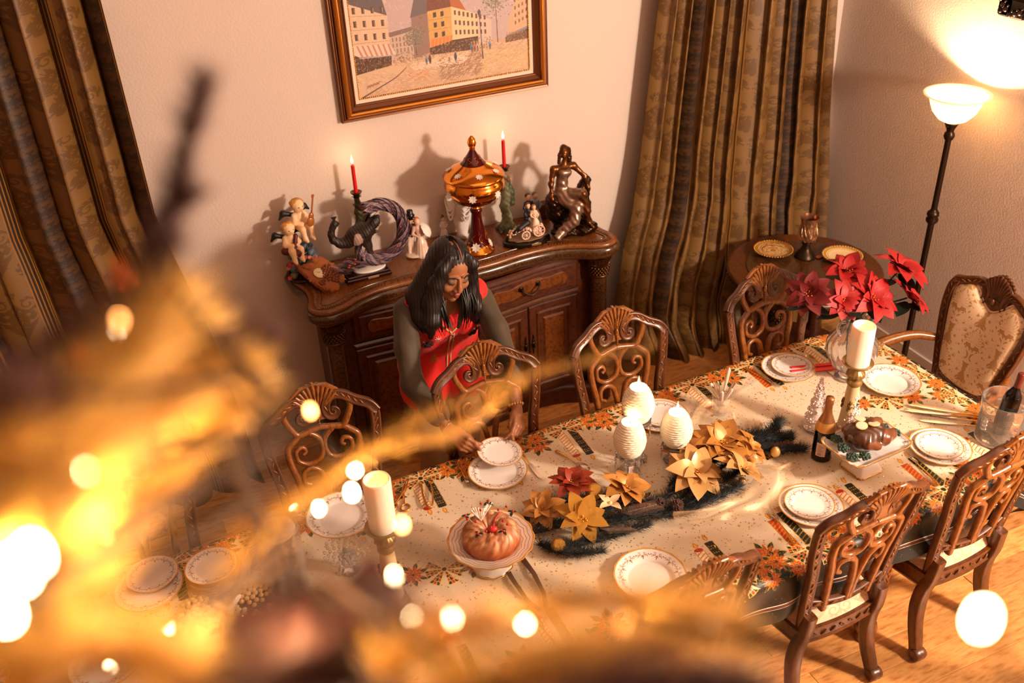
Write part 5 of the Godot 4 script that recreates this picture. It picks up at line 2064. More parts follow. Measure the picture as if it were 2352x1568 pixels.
	for s in [-1.0, 1.0]:
		var b := MB.new()
		var ring := []
		for i in 16:
			ring.append(V(s * 0.028 + 0.019 * cos(TAU * i / 16), 0, -0.085 + 0.022 * sin(TAU * i / 16)))
		b.tube(ring, 0.0042, 7, true)
		b.tube([V(s * 0.02, 0.0, -0.065), V(s * 0.008, 0.001, -0.02), V(-s * 0.006, 0.003 + s * 0.001, 0.02), V(-s * 0.004, 0.003, 0.09)], [0.004, 0.0045, 0.006, 0.0015], 7)
		part("blade", b, M.gold, t)
	t = thing("sugar_tongs", "gold sugar tongs beside the gold scissors", "tongs", V(0.36, TY + 0.004, 1.73), 2.9)
	var tb := MB.new()
	tb.tube(spl([V(-0.02, 0, 0.09), V(-0.022, 0.006, 0.02), V(-0.012, 0.010, -0.06), V(0, 0.010, -0.075), V(0.012, 0.010, -0.06), V(0.022, 0.006, 0.02), V(0.02, 0, 0.09)], 4), 0.0045, 7)
	part("arms", tb, M.gold, t)
	for s in [-1.0, 1.0]:
		tb = MB.new()
		tb.ball(V(s * 0.02, 0.001, 0.098), V(0.011, 0.004, 0.015), 10, 6)
		part("scoop", tb, M.gold, t)
	for i in 2:
		var c := MB.new()
		c.lathe([Vector2(0, 0), Vector2(0.0105, 0), Vector2(0.0115, 0.004), Vector2(0.0085, 0.31), Vector2(0.004, 0.325), Vector2(0, 0.326)], 16)
		var o := solo("taper_candle", c, mat(Color(0.88, 0.16, 0.13), 0.4), ["unlit red taper candle lying by the vase, nearer the plates", "unlit red taper candle lying by the vase, nearer the table edge"][i], "candle", V(2.285 + 0.02 * i, TY + 0.0115, 1.672 - 0.026 * i), 0.0, "unlit red tapers on the cloth")
		o.rotation = V(PI / 2, 1.28 + PI * 0.0, 0)
		o.rotation_order = EULER_ORDER_YXZ


func flame_on(t: Node3D, at: Vector3, s: float, e: float) -> void:
	var b := MB.new()
	b.tube([at, at + V(0.001, 0.008, 0)], 0.0012, 5)
	part("wick", b, M.wick, t)
	b = MB.new()
	b.x = at_(at + V(0, 0.006, 0), Vector3.ZERO, V(s, s, s))
	b.lathe([Vector2(0, 0), Vector2(0.005, 0.004), Vector2(0.0075, 0.012), Vector2(0.007, 0.02), Vector2(0.0042, 0.032), Vector2(0.0016, 0.044), Vector2(0, 0.052)], 12)
	part("flame", b, M.flame, t)
	omni(at + V(0, 0.006 + 0.016 * s, 0), Color(1.0, 0.84, 0.64), e, 0.008, t)


func tall_candlestick(at: Vector3, ch: float, label: String) -> void:
	var t := thing("candlestick", label, "candlestick", at)
	var b := MB.new()
	var ivory := mat(Color(0.80, 0.70, 0.52), 0.55)
	b.lathe([Vector2(0, 0), Vector2(0.062, 0), Vector2(0.066, 0.008), Vector2(0.058, 0.02), Vector2(0.045, 0.028), Vector2(0.05, 0.04), Vector2(0.052, 0.05), Vector2(0.04, 0.06)], 28)
	part("base", b, mat(Color(0.55, 0.42, 0.24), 0.4, 0.5), t)
	b = MB.new()
	b.lathe([Vector2(0.042, 0.06), Vector2(0.042, 0.07), Vector2(0.036, 0.14), Vector2(0.028, 0.26), Vector2(0.026, 0.29)], 28)
	part("shaft", b, ivory, t)
	b = MB.new()
	for k in 5:
		var a := TAU * k / 5 + 0.3
		for j in 4:
			b.ball(V(sin(a + (j % 2) * 0.2) * 0.034, 0.17 + 0.012 * j, cos(a + (j % 2) * 0.2) * 0.034), V(0.009, 0.012, 0.006), 7, 5)
	part("flower_relief", b, mat(Color(0.50, 0.38, 0.18), 0.4, 0.6), t)
	b = MB.new()
	var rib := func(a: float, y: float) -> float: return 1.0 + (0.06 * cos(a * 12.0) if y > 0.32 and y < 0.36 else 0.0)
	b.lathe([Vector2(0.028, 0.285), Vector2(0.034, 0.295), Vector2(0.03, 0.31), Vector2(0.024, 0.316), Vector2(0.03, 0.322), Vector2(0.040, 0.336), Vector2(0.036, 0.352), Vector2(0.024, 0.362), Vector2(0.02, 0.372), Vector2(0.03, 0.385), Vector2(0.058, 0.392), Vector2(0.067, 0.402), Vector2(0.066, 0.405), Vector2(0.055, 0.398), Vector2(0, 0.396)], 36, rib)
	part("cup", b, mat(Color(0.62, 0.50, 0.30), 0.35, 0.6), t)
	var c := thing("pillar_candle", label.replace("candlestick", "pillar candle") , "candle", at + V(0, 0.397, 0))
	b = MB.new()
	b.lathe([Vector2(0, 0), Vector2(0.048, 0), Vector2(0.049, 0.003), Vector2(0.0495, ch - 0.006), Vector2(0.047, ch), Vector2(0.043, ch), Vector2(0.039, ch - 0.012), Vector2(0.034, ch - 0.03), Vector2(0, ch - 0.034)], 36)
	part("wax", b, M.wax, c)
	b = MB.new()
	b.tube([V(0, ch - 0.035, 0), V(0.001, ch - 0.024, 0)], 0.0015, 5)
	b.ball(V(0, ch - 0.022, 0), V(0.004, 0.006, 0.004), 8, 6)
	part("wick", b, glow(Color(1.0, 0.72, 0.42), 1.0), c)
	omni(V(0, ch - 0.012, 0), Color(1.0, 0.72, 0.4), 0.003, 0.006, c)


func pine_candle(at: Vector3, h0: float, label: String, seed_: float) -> void:
	# a crystal holder with drops, and on it a white wax pine cone
	var t := thing("crystal_candle_holder", "crystal holder under " + label, "candle holder", at, seed_)
	var b := MB.new()
	var k := h0
	var fac := func(a: float, y: float) -> float: return 1.0 + 0.03 * cos(a * 10.0)
	b.lathe([Vector2(0, 0), Vector2(0.046, 0), Vector2(0.05, 0.006), Vector2(0.03, 0.014), Vector2(0.014, 0.022), Vector2(0.018, k * 0.28), Vector2(0.027, k * 0.34), Vector2(0.014, k * 0.42), Vector2(0.016, k * 0.6), Vector2(0.030, k * 0.68), Vector2(0.018, k * 0.76), Vector2(0.020, k * 0.84), Vector2(0.050, k * 0.92), Vector2(0.060, k), Vector2(0.052, k), Vector2(0.03, k * 0.93), Vector2(0, k * 0.92)], 20, fac)
	part("stem", b, M.crystal, t)
	for i in 6:
		b = MB.new()
		var a := TAU * i / 6
		var c := V(sin(a) * 0.058, k - 0.002, cos(a) * 0.058)
		b.ball(c + V(0, -0.010, 0), 0.008, 6, 4)
		b.ball(c + V(0, -0.024, 0), 0.006, 6, 4)
		b.x = at_(c + V(0, -0.055, 0))
		b.lathe([Vector2(0, -0.022), Vector2(0.005, -0.010), Vector2(0.0035, 0.015), Vector2(0, 0.025)], 6)
		part("drop", b, M.crystal, t)
	var o := thing("pine_cone_candle", label, "candle", at + V(0, h0 - 0.004, 0), 0.0, "white pine cone candles")
	b = MB.new()
	var rows := 17
	var H := 0.178
	var prof := []
	for i in rows * 4 + 1:
		var u := float(i) / (rows * 4)
		var body := 0.062 * pow(sin(PI * (0.08 + 0.80 * pow(u, 0.85))), 0.62)
		var saw := fposmod(u * rows, 1.0)
		prof.append(Vector2(body * (1.0 + 0.11 * (1 - saw)) , u * H))
	prof.append(Vector2(0.024, H - 0.004))
	prof.append(Vector2(0.0, H - 0.008))
	prof.push_front(Vector2(0, 0))
	b.lathe(prof, 72, func(a: float, y: float) -> float: return 1.0 + 0.05 * absf(cos(a * 7.0 + floorf(y / H * rows) * 1.57)) + 0.01 * sin(a * 3.0 + y * 60.0))
	part("wax", b, M.wax, o)
	flame_on(o, V(0, H - 0.008, 0), 1.15, 0.012)


# ---------- garlands, flowers ----------
func bract_flower(parent: Node3D, at: Vector3, tilt: Vector3, r: float, n: int, m: Material, called := "poinsettia", core: Material = null) -> Node3D:
	var b := MB.new()
	for i in 9:
		var a := i * 2.4
		var q := 0.006 * sqrt(i)
		b.ball(V(sin(a) * q * 1.2, r * 0.12 + 0.004 * (i % 3), cos(a) * q * 1.2), 0.0042, 6, 5)
	var f := part(called, b, core if core else M.gold, parent)
	f.position = at
	f.rotation = tilt
	for i in n:
		var q := MB.new()
		var inner := i >= int(n * 0.6)
		var a: float = TAU * i / (n * 0.4 if inner else n * 0.6) + (0.5 if inner else 0.0) + rng.randf_range(-0.12, 0.12)
		var l := r * (0.66 if inner else 1.0) * rng.randf_range(0.88, 1.08)
		q.leaf(Transform3D(Basis.from_euler(V(-rng.randf_range(0.0, 0.35) - (0.40 if inner else 0.0), a, rng.randf_range(-0.25, 0.25))), V(0, r * 0.04, 0)), l, l * 0.30, rng.randf_range(0.15, 0.45), 0.22, 7, 0.9, 0.015)
		part("petal", q, m, f)
	return f


func needles(b: MB, path: Array, l: float, n: int, w := 0.0008) -> void:
	for i in n:
		var t := rng.randf() * (path.size() - 1.001)
		var k := int(t)
		var p: Vector3 = path[k].lerp(path[k + 1], t - k)
		var d: Vector3 = (path[k + 1] - path[k]).normalized()
		var e := (Vector3(rng.randfn(), absf(rng.randfn()) * 0.9 + 0.1, rng.randfn()).normalized() + d * 0.6).normalized()
		var s := e.cross(d).normalized() * w
		var f := b.v.size()
		var ll := l * rng.randf_range(0.6, 1.1)
		b.vert(p - s)
		b.vert(p + s)
		b.vert(p + e * ll)
		b.vert(p + s.cross(e).normalized() * w * 1.5)
		b.tri(f, f + 1, f + 2)
		b.tri(f + 1, f + 3, f + 2)
		b.tri(f + 3, f, f + 2)


func garland(label: String, paths: Array, n: int) -> Node3D:
	var t := thing("fir_garland", label, "garland", V(0, TY, 0))
	var b := MB.new()
	for p in paths:
		var path := spl(p, 5)
		b.tube(path, 0.006, 6)
	part("branch", b, mat(Color(0.12, 0.08, 0.05), 0.9), t)
	b = MB.new()
	for p in paths:
		needles(b, spl(p, 5), 0.058, n, 0.0012)
	var o := part("needles", b, mat(Color(0.045, 0.075, 0.07), 0.6), t)
	o.set_meta("kind", "stuff")
	return t


func centrepiece() -> void:
	var sat := mat(Color(0.72, 0.49, 0.22), 0.42, 0.2)
	sat.backlight_enabled = true
	sat.backlight = Color(0.28, 0.17, 0.07)
	var pale := mat(Color(0.80, 0.62, 0.38), 0.35, 0.25)
	pale.backlight_enabled = true
	pale.backlight = Color(0.28, 0.18, 0.08)
	var glit := mat(Color(0.82, 0.60, 0.25), 0.32, 0.8)
	var gn := FastNoiseLite.new()
	gn.noise_type = FastNoiseLite.TYPE_VALUE
	gn.frequency = 0.5
	var gi := gn.get_seamless_image(128, 128)
	gi.bump_map_to_normal_map(6.0)
	glit.normal_enabled = true
	glit.normal_texture = ImageTexture.create_from_image(gi)
	glit.normal_scale = 1.4
	glit.uv1_scale = V(3, 3, 3)
	M.glitter = glit
	# left half
	var g := garland("dark fir garland with a glittering gold poinsettia, left half of the table's centrepiece", [[V(0.62, 0.02, 2.08), V(0.80, 0.035, 2.16), V(1.0, 0.04, 2.23), V(1.20, 0.02, 2.28)], [V(0.70, 0.015, 2.26), V(0.90, 0.02, 2.30), V(1.10, 0.02, 2.31)], [V(0.72, 0.03, 2.00), V(0.95, 0.035, 2.08), V(1.12, 0.03, 2.14)], [V(0.66, 0.01, 2.20), V(0.72, 0.02, 2.30), V(0.86, 0.02, 2.36)], [V(0.64, 0.02, 2.14), V(0.85, 0.045, 2.19), V(1.05, 0.05, 2.18), V(1.22, 0.03, 2.22)], [V(0.66, 0.015, 2.06), V(0.80, 0.03, 2.04)], [V(0.90, 0.03, 2.26), V(1.05, 0.04, 2.26), V(1.22, 0.02, 2.30)]], 1100)
	bract_flower(g, V(0.845, 0.075, 2.215), V(0.45, 0.2, 0.1), 0.115, 14, glit, "glitter_poinsettia")
	bract_flower(g, V(1.095, 0.07, 2.125), V(0.3, 0.8, -0.1), 0.12, 15, sat, "gold_poinsettia")
	bract_flower(g, V(0.735, 0.06, 2.08), V(0.3, 0.0, 0.3), 0.10, 14, sat, "gold_poinsettia")
	bract_flower(g, V(0.905, 0.08, 2.01), V(0.0, 0.4, 0.0), 0.11, 15, mat(Color(0.55, 0.17, 0.05), 0.5), "rust_poinsettia")
	for q in [[V(0.715, 0.030, 2.262), 0.031, "gold_bauble"], [V(0.968, 0.075, 2.085), 0.036, "gold_bauble"]]:
		var b := MB.new()
		b.ball(q[0], q[1], 24, 16)
		part(q[2], b, glit, g)
	var bow := MB.new()
	for a in [0.3, 1.9, 3.5, 5.0]:
		bow.leaf(at_(V(0.985, 0.085, 2.195), V(-0.35, a, 0)), 0.065, 0.017, 0.3, 0.3, 6)
	bow.ball(V(0.985, 0.092, 2.195), 0.009)
	part("cream_bow", bow, mat(Color(0.93, 0.80, 0.62), 0.6), g)
	var fe := MB.new()
	for q in [[V(1.02, 0.06, 2.24), V(1.16, 0.075, 2.27)], [V(0.90, 0.05, 2.27), V(1.02, 0.04, 2.31)]]:
		fe.tube([q[0], q[1]], 0.0016, 5)
		for i in 26:
			var p: Vector3 = q[0].lerp(q[1], i / 26.0)
			for s in [-1.0, 1.0]:
				fe.tube([p, p + V(0.018, 0.002, s * 0.026), p + V(0.022, -0.008, s * 0.034)], [0.0012, 0.001, 0.0005], 4)
	part("silver_feather", fe, mat(Color(0.62, 0.52, 0.45), 0.4, 0.4), g)
	# right half
	g = garland("dark fir garland heaped with large gold poinsettias, right half of the table's centrepiece", [[V(1.18, 0.02, 2.28), V(1.36, 0.04, 2.22), V(1.55, 0.04, 2.16), V(1.72, 0.03, 2.09), V(1.95, 0.02, 2.10)], [V(1.30, 0.02, 2.14), V(1.50, 0.04, 2.07), V(1.68, 0.03, 2.00), V(1.84, 0.03, 2.02)], [V(1.24, 0.02, 2.32), V(1.40, 0.03, 2.31), V(1.56, 0.02, 2.28)], [V(1.74, 0.03, 2.06), V(1.88, 0.05, 2.06), V(1.96, 0.05, 2.02)], [V(1.76, 0.02, 2.10), V(1.86, 0.03, 2.17), V(1.95, 0.02, 2.20)], [V(1.20, 0.02, 2.22), V(1.35, 0.04, 2.17), V(1.50, 0.05, 2.13), V(1.70, 0.04, 2.05)], [V(1.28, 0.02, 2.28), V(1.45, 0.035, 2.25), V(1.62, 0.03, 2.20)], [V(1.72, 0.03, 2.02), V(1.84, 0.05, 2.09), V(1.94, 0.04, 2.12)]], 1050)
	bract_flower(g, V(1.405, 0.075, 2.18), V(0.35, 0.2, -0.1), 0.145, 15, pale, "gold_poinsettia")
	bract_flower(g, V(1.575, 0.085, 2.255), V(0.40, 0.9, -0.25), 0.125, 16, pale, "gold_poinsettia")
	bract_flower(g, V(1.60, 0.085, 2.075), V(0.15, 0.3, 0.0), 0.15, 17, sat, "gold_poinsettia")
	bract_flower(g, V(1.47, 0.070, 2.025), V(-0.1, 0.6, 0.2), 0.12, 15, sat, "gold_poinsettia")
	bract_flower(g, V(1.70, 0.075, 2.14), V(0.35, 0.1, -0.5), 0.10, 14, sat, "gold_poinsettia")
	var b := MB.new()
	b.x = at_(V(1.818, 0.04, 2.175))
	b.lathe([Vector2(0, -0.024), Vector2(0.014, -0.02), Vector2(0.022, -0.006), Vector2(0.021, 0.008), Vector2(0.013, 0.022), Vector2(0, 0.028)], 20)
	part("gold_egg", b, mat(Color(0.85, 0.66, 0.38), 0.25, 0.5), g)
	b = MB.new()
	b.ball(V(1.47, 0.055, 2.09), 0.05, 24, 16)
	part("glitter_ball", b, glit, g)
	b = MB.new()
	b.ball(V(1.59, 0.022, 2.255), 0.018, 12, 8)
	b.ball(V(1.655, 0.105, 2.235), V(0.020, 0.024, 0.020), 14, 10)
	part("pearl_bauble", b, mat(Color(0.92, 0.76, 0.52), 0.2, 0.5), g)
	for q in [V(1.235, 0.045, 2.28), V(1.18, 0.04, 2.235)]:
		b = MB.new()
		b.x = at_(q, V(0.8, 0.4, 0.2))
		for j in 8:
			for i in 8:
				var a := TAU * (i + 0.5 * (j % 2)) / 8
				var r := 0.020 * sin(PI * (0.15 + 0.8 * j / 8.0)) + 0.002
				b.leaf(at_(V(sin(a) * r * 0.5, 0.007 * j, cos(a) * r * 0.5), V(-0.5, a, 0)), r * 0.9, 0.006, 0.2, 0.2, 2)
		part("pine_cone", b, mat(Color(0.24, 0.11, 0.05), 0.7), g)
	# sheer shimmering ribbon
	var org := mat(Color(0.86, 0.72, 0.54, 0.30), 0.4, 0.25)
	org.transparency = BaseMaterial3D.TRANSPARENCY_ALPHA
	var rip := func(c: MB, p: Array, w: Array, ruck: float) -> void:
		var path := spl(p, 10)
		var wd := spl(w, 10)
		c.grid(path.size() - 1, 16, func(u: float, v: float) -> Vector3:
			var i := int(round(u * (path.size() - 1)))
			var d: Vector3 = (path[mini(i + 1, path.size() - 1)] - path[maxi(i - 1, 0)]).normalized()
			var s := d.cross(Vector3.UP).normalized()
			var k: float = wd[mini(i, wd.size() - 1)].x
			var a := (v - 0.5) * 2
			return path[i] + s * a * k + V(0, ruck * (0.5 + 0.5 * sin(a * 6.0 + u * 8.0)) * (1.1 - absf(a)) + 0.006 * sin(u * 40.0 + a * 3.0) * absf(a), 0))
	var t := thing("organza_ribbon", "sheer sparkling champagne ribbon trailing through the gold poinsettias", "ribbon", V(0, TY, 0))
	b = MB.new()
	rip.call(b, [V(1.64, 0.05, 2.22), V(1.70, 0.07, 2.33), V(1.60, 0.03, 2.38), V(1.45, 0.035, 2.385), V(1.32, 0.03, 2.37), V(1.20, 0.03, 2.33)], [Vector2(0.03, 0), Vector2(0.075, 0), Vector2(0.085, 0), Vector2(0.055, 0), Vector2(0.05, 0), Vector2(0.03, 0)], 0.035)
	part("trailing_end", b, org, t)
	b = MB.new()
	rip.call(b, [V(1.52, 0.05, 1.96), V(1.60, 0.06, 1.85), V(1.72, 0.075, 1.79), V(1.83, 0.06, 1.85), V(1.85, 0.03, 1.95), V(1.78, 0.03, 2.03)], [Vector2(0.03, 0), Vector2(0.05, 0), Vector2(0.06, 0), Vector2(0.055, 0), Vector2(0.05, 0), Vector2(0.03, 0)], 0.03)
	part("loop", b, org, t)
	b = MB.new()
	rip.call(b, [V(1.75, 0.03, 2.26), V(1.86, 0.02, 2.25), V(1.95, 0.012, 2.20), V(2.02, 0.006, 2.13)], [Vector2(0.02, 0), Vector2(0.03, 0), Vector2(0.03, 0), Vector2(0.02, 0)], 0.012)
	part("tail", b, org, t)


func poinsettia_vase() -> void:
	var at := V(2.515, TY, 1.815)
	var t := thing("crystal_vase", "round cut-crystal vase with two curled handles holding red poinsettias", "vase", at)
	var b := MB.new()
	var cut := func(a: float, y: float) -> float: return 1.0 + (0.022 * cos(a * 18.0 + y * 50.0) if y > 0.05 and y < 0.26 else 0.0)
	b.lathe([Vector2(0, 0), Vector2(0.055, 0), Vector2(0.06, 0.006), Vector2(0.05, 0.014), Vector2(0.032, 0.028), Vector2(0.05, 0.045), Vector2(0.095, 0.09), Vector2(0.122, 0.155), Vector2(0.118, 0.21), Vector2(0.085, 0.255), Vector2(0.055, 0.28), Vector2(0.05, 0.31), Vector2(0.068, 0.345), Vector2(0.074, 0.35), Vector2(0.064, 0.345), Vector2(0.046, 0.31), Vector2(0.05, 0.28), Vector2(0.08, 0.25), Vector2(0.112, 0.205), Vector2(0.115, 0.155), Vector2(0.09, 0.095), Vector2(0.045, 0.05), Vector2(0, 0.045)], 72, cut)
	part("body", b, M.crystal, t)
	for s in [-1.0, 1.0]:
		b = MB.new()
		b.tube(spl([V(s * 0.055, 0.33, 0), V(s * 0.095, 0.335, 0), V(s * 0.105, 0.30, 0), V(s * 0.085, 0.265, 0)], 5), 0.008, 8)
		part("handle", b, M.crystal, t)
	var red := mat(Color(0.58, 0.03, 0.02), 0.6)
	red.backlight_enabled = true
	red.backlight = Color(0.22, 0.012, 0.008)
	var deep := mat(Color(0.40, 0.015, 0.02), 0.6)
	var core := mat(Color(0.75, 0.35, 0.10), 0.5)
	var green := mat(Color(0.045, 0.10, 0.075), 0.5)
	var G := "silk poinsettias in the crystal vase"
	var L := ["red poinsettia of the vase, nearest the lamp pole and highest", "red poinsettia of the vase, high in the middle towards the back", "darker red poinsettia of the vase, farthest left, by the carved chair", "red poinsettia of the vase, in the middle facing the table", "red poinsettia of the vase, low on the right by the lamp pole", "red poinsettia of the vase, low on the left side of the bunch"]
	var tips := [[2.735, 1.300, 1.81, 0.13, V(0.3, 0, -0.3)], [2.52, 1.29, 1.70, 0.115, V(0.1, 0.4, 0.1)], [2.275, 1.265, 1.74, 0.10, V(0.75, 0, 0.75)], [2.54, 1.225, 1.86, 0.12, V(0.75, 0.2, 0)], [2.72, 1.20, 1.90, 0.12, V(0.75, 0.5, -0.45)], [2.40, 1.235, 1.83, 0.09, V(0.75, 0.2, 0.4)]]
	for i in tips.size():
		var q: Array = tips[i]
		var p := V(q[0], q[1], q[2])
		var f := thing("poinsettia", L[i], "flower", p, 0.0, G)
		var fl := bract_flower(f, V(0, 0, 0), q[4], q[3] * 1.12, 17, deep if i == 2 else red, "flower_centre", core)
		fl.position = Vector3.ZERO
		b = MB.new()
		b.tube(spl([V(0, 0, 0), (at + V(0, 0.40, 0) - p) * 0.5 + V(0, -0.02, 0), at + V(0.01 * i - 0.03, 0.33, 0) - p, at + V(0.01 * i - 0.03, 0.10, 0) - p], 4), 0.004, 6)
		part("stem", b, green, f)
		for k in 3:
			var lf := MB.new()
			var a := i * 1.3 + k * 2.1
			lf.leaf(at_(V(0, -0.02 - 0.02 * k, 0), V(0.25, a, 0)), 0.12, 0.035, -0.1, 0.2, 6)
			part("leaf", lf, green, f)


# ---------- food, bottles, glass ----------
func table_things() -> void:
	tall_candlestick(V(0.038, TY, 2.245), 0.22, "ivory candlestick on the left part of the table, by the cake stand")
	tall_candlestick(V(2.196, TY, 2.184), 0.19, "ivory candlestick on the right part of the table, by the champagne bottle")
	pine_candle(V(1.205, TY, 1.965), 0.10, "white pine cone candle on the left of the three", 0.2)
	pine_candle(V(1.245, TY, 2.02) + V(0.035, 0, -0.12), 0.215, "white pine cone candle in the middle, tallest of the three", 0.7)
	pine_candle(V(1.425, TY, 1.985), 0.09, "white pine cone candle next to the gold flowers", 1.1)
	# champagne
	var t := thing("champagne_bottle", "dark green champagne bottle with gold foil neck and pale label", "bottle", V(2.006, TY, 2.254))
	var b := MB.new()
	b.lathe([Vector2(0, 0.004), Vector2(0.038, 0), Vector2(0.043, 0.006), Vector2(0.0435, 0.14), Vector2(0.040, 0.175), Vector2(0.030, 0.205), Vector2(0.020, 0.235), Vector2(0.0155, 0.26), Vector2(0.015, 0.285)], 32)
	var bg := mat(Color(0.015, 0.022, 0.012), 0.06)
	part("glass", b, bg, t)
	b = MB.new()
	b.lathe([Vector2(0.0310, 0.205), Vector2(0.0345, 0.198), Vector2(0.0205, 0.237), Vector2(0.0165, 0.26), Vector2(0.016, 0.285), Vector2(0.0185, 0.290), Vector2(0.0185, 0.312), Vector2(0.0165, 0.322), Vector2(0, 0.326)], 28)
	part("foil", b, mat(Color(0.60, 0.40, 0.24), 0.38, 0.7), t)
	b = MB.new()
	b.lathe([Vector2(0.0442, 0.160), Vector2(0.0420, 0.178), Vector2(0.0335, 0.203)], 28)
	part("neck_label", b, mat(Color(0.80, 0.58, 0.30), 0.35, 0.5), t)
	var lab := Pic.new(256, 128, Color(0.86, 0.74, 0.66))
	for i in 6:
		lab.rect(16, 22 + i * 12, 44 + (i * 23) % 34, 4, Color(0.45, 0.33, 0.28))
	lab.rect(24, 96, 46, 22, Color(0.3, 0.2, 0.16))
	for i in 11:
		lab.rect(26 + i * 4, 97, 2, 20, Color(0.9, 0.8, 0.74))
	lab.rect(150, 20, 80, 90, Color(0.92, 0.82, 0.72))
	var lt := tmat(lab.tex(), 0.6)
	for q in [[-1.35, 0.95, 0.0], [0.28, 0.9, 0.5]]:
		b = MB.new()
		b.grid(12, 1, func(u: float, v: float) -> Vector3:
			var a: float = q[0] + q[1] * u
			return V(sin(a) * 0.0441, 0.035 + 0.07 * v, cos(a) * 0.0441))
		for i in b.uv.size():
			b.uv[i] = Vector2(b.uv[i].x * 0.45 + q[2], 1 - b.uv[i].y)
		part("label", b, lt, t)
	# two sparkling ice-bead trees
	for k in 2:
		var at: Vector3 = [V(2.11, TY, 2.078), V(2.200, TY, 2.200)][k]
		t = thing("crystal_tree", ["frosted bead Christmas tree behind the champagne bottle", "frosted bead Christmas tree between champagne bottle and roast turkey"][k], "ornament", at, 0.0, "sparkling bead trees")
		b = MB.new()
		b.lathe([Vector2(0, 0), Vector2(0.045, 0), Vector2(0.05, 0.015), Vector2(0.03, 0.025), Vector2(0, 0.026)], 20)
		part("base", b, M.crystal, t)
		b = MB.new()
		b.lathe([Vector2(0.052, 0.025), Vector2(0, 0.28)], 16)
		part("cone", b, mat(Color(0.90, 0.80, 0.76), 0.4), t)
		b = MB.new()
		for i in 520:
			var u := pow(rng.randf(), 0.7)
			var y := 0.285 - 0.26 * u
			var r := 0.004 + 0.054 * u * (0.85 + 0.15 * sin(u * 40))
			var a := rng.randf() * TAU
			var rr := rng.randf_range(0.003, 0.0055)
			var f := b.v.size()
			var c := V(sin(a) * r, y, cos(a) * r)
			for d in [V(1, 0, 0), V(0, 0, 1), V(-1, 0, 0), V(0, 0, -1), V(0, 1.2, 0), V(0, -1.2, 0)]:
				b.vert(c + Basis.from_euler(V(a, u * 9, 0)) * d * rr)
			for q in [[0, 1], [1, 2], [2, 3], [3, 0]]:
				b.tri(f + q[0], f + 4, f + q[1])
				b.tri(f + q[1], f + 5, f + q[0])
		var bd := part("beads", b, mat(Color(0.98, 0.90, 0.88), 0.08, 0.0, 1.0), t)
		bd.set_meta("kind", "stuff")
	# roast turkey on a footed rectangular dish
	t = thing("footed_platter", "white rectangular platter with gold scallops on a flared square foot", "platter", V(2.113, TY, 2.390), 0.06)
	b = MB.new()
	var sq := func(u: float, hw: float, hd: float, y: float, sc := 0.0) -> Vector3:
		var a := TAU * u
		var c := V(signf(sin(a)) * pow(absf(sin(a)), 0.28) * hw, y, signf(cos(a)) * pow(absf(cos(a)), 0.28) * hd)
		return c + V(0, sc * cos(a * 12.0), 0)
	var rows := [[0.0, 0.0, 0.0], [0.066, 0.066, 0.0], [0.068, 0.068, 0.008], [0.052, 0.052, 0.03], [0.036, 0.036, 0.07], [0.034, 0.034, 0.10], [0.05, 0.045, 0.112], [0.10, 0.075, 0.116]]
	b.grid(64, rows.size() - 1, func(u: float, v: float) -> Vector3:
		var r: Array = rows[int(round(v * (rows.size() - 1)))]
		return sq.call(u, r[0], r[1], r[2]))
	part("foot", b, M.white_china, t)
	b = MB.new()
	var edge := []
	for i in 64:
		edge.append(sq.call(i / 64.0, 0.0675, 0.0675, 0.006, 0.003))
	b.tube(edge, 0.0032, 5, true)
	part("foot_gilding", b, M.gold, t)
	var rows2 := [[0.09, 0.07, 0.114], [0.15, 0.105, 0.119], [0.167, 0.117, 0.142], [0.169, 0.119, 0.146], [0.163, 0.114, 0.146], [0.147, 0.10, 0.127], [0.0, 0.0, 0.124]]
	b = MB.new()
	b.grid(80, rows2.size() - 1, func(u: float, v: float) -> Vector3:
		var k := int(round(v * (rows2.size() - 1)))
		return sq.call(u, rows2[k][0], rows2[k][1], rows2[k][2], 0.0025 if k > 1 and k < 5 else 0.0))
	for i in b.uv.size():
		b.uv[i] = Vector2(b.uv[i].x, [0.2, 0.5, 0.97, 0.98, 0.97, 0.60, 0.0][int(i / 81.0)])
	part("tray", b, M.china, t)
	t = thing("roast_turkey", "glossy dark roast turkey on the white rectangular platter", "turkey", V(2.113, TY + 0.127, 2.380), 0.06)
	b = MB.new()
	var brown := Color(0.055, 0.016, 0.006)
	var tan_ := Color(0.15, 0.045, 0.014)
	b.blob([[V(0, 0.052, 0), V(0.092, 0.056, 0.070), Vector3.ZERO, brown], [V(-0.045, 0.06, 0.01), V(0.055, 0.052, 0.065), Vector3.ZERO, brown], [V(0.05, 0.045, 0.05), V(0.105, 0.038, 0.045), 0.036, 0.022, tan_], [V(0.105, 0.038, 0.045), V(0.13, 0.03, 0.02), 0.013, 0.010, tan_], [V(0.05, 0.045, -0.05), V(0.105, 0.038, -0.045), 0.036, 0.022, tan_], [V(-0.05, 0.055, 0.062), V(-0.005, 0.035, 0.080), 0.020, 0.014, tan_], [V(-0.05, 0.055, -0.062), V(-0.005, 0.035, -0.080), 0.020, 0.014, tan_], [V(0.065, 0.095, 0.0), V(0.03, 0.10, 0.0), 0.016, 0.02, tan_]], 0.004, 0.022, func(p: Vector3) -> float: return 0.0016 * sin(p.x * 160 + 2 * sin(p.z * 90)) * sin(p.z * 140 + p.y * 60))
	var tm := vmat(0.28)
	tm.clearcoat_enabled = true
	tm.clearcoat = 0.6
	tm.clearcoat_roughness = 0.2
	part("bird", b, tm, t)
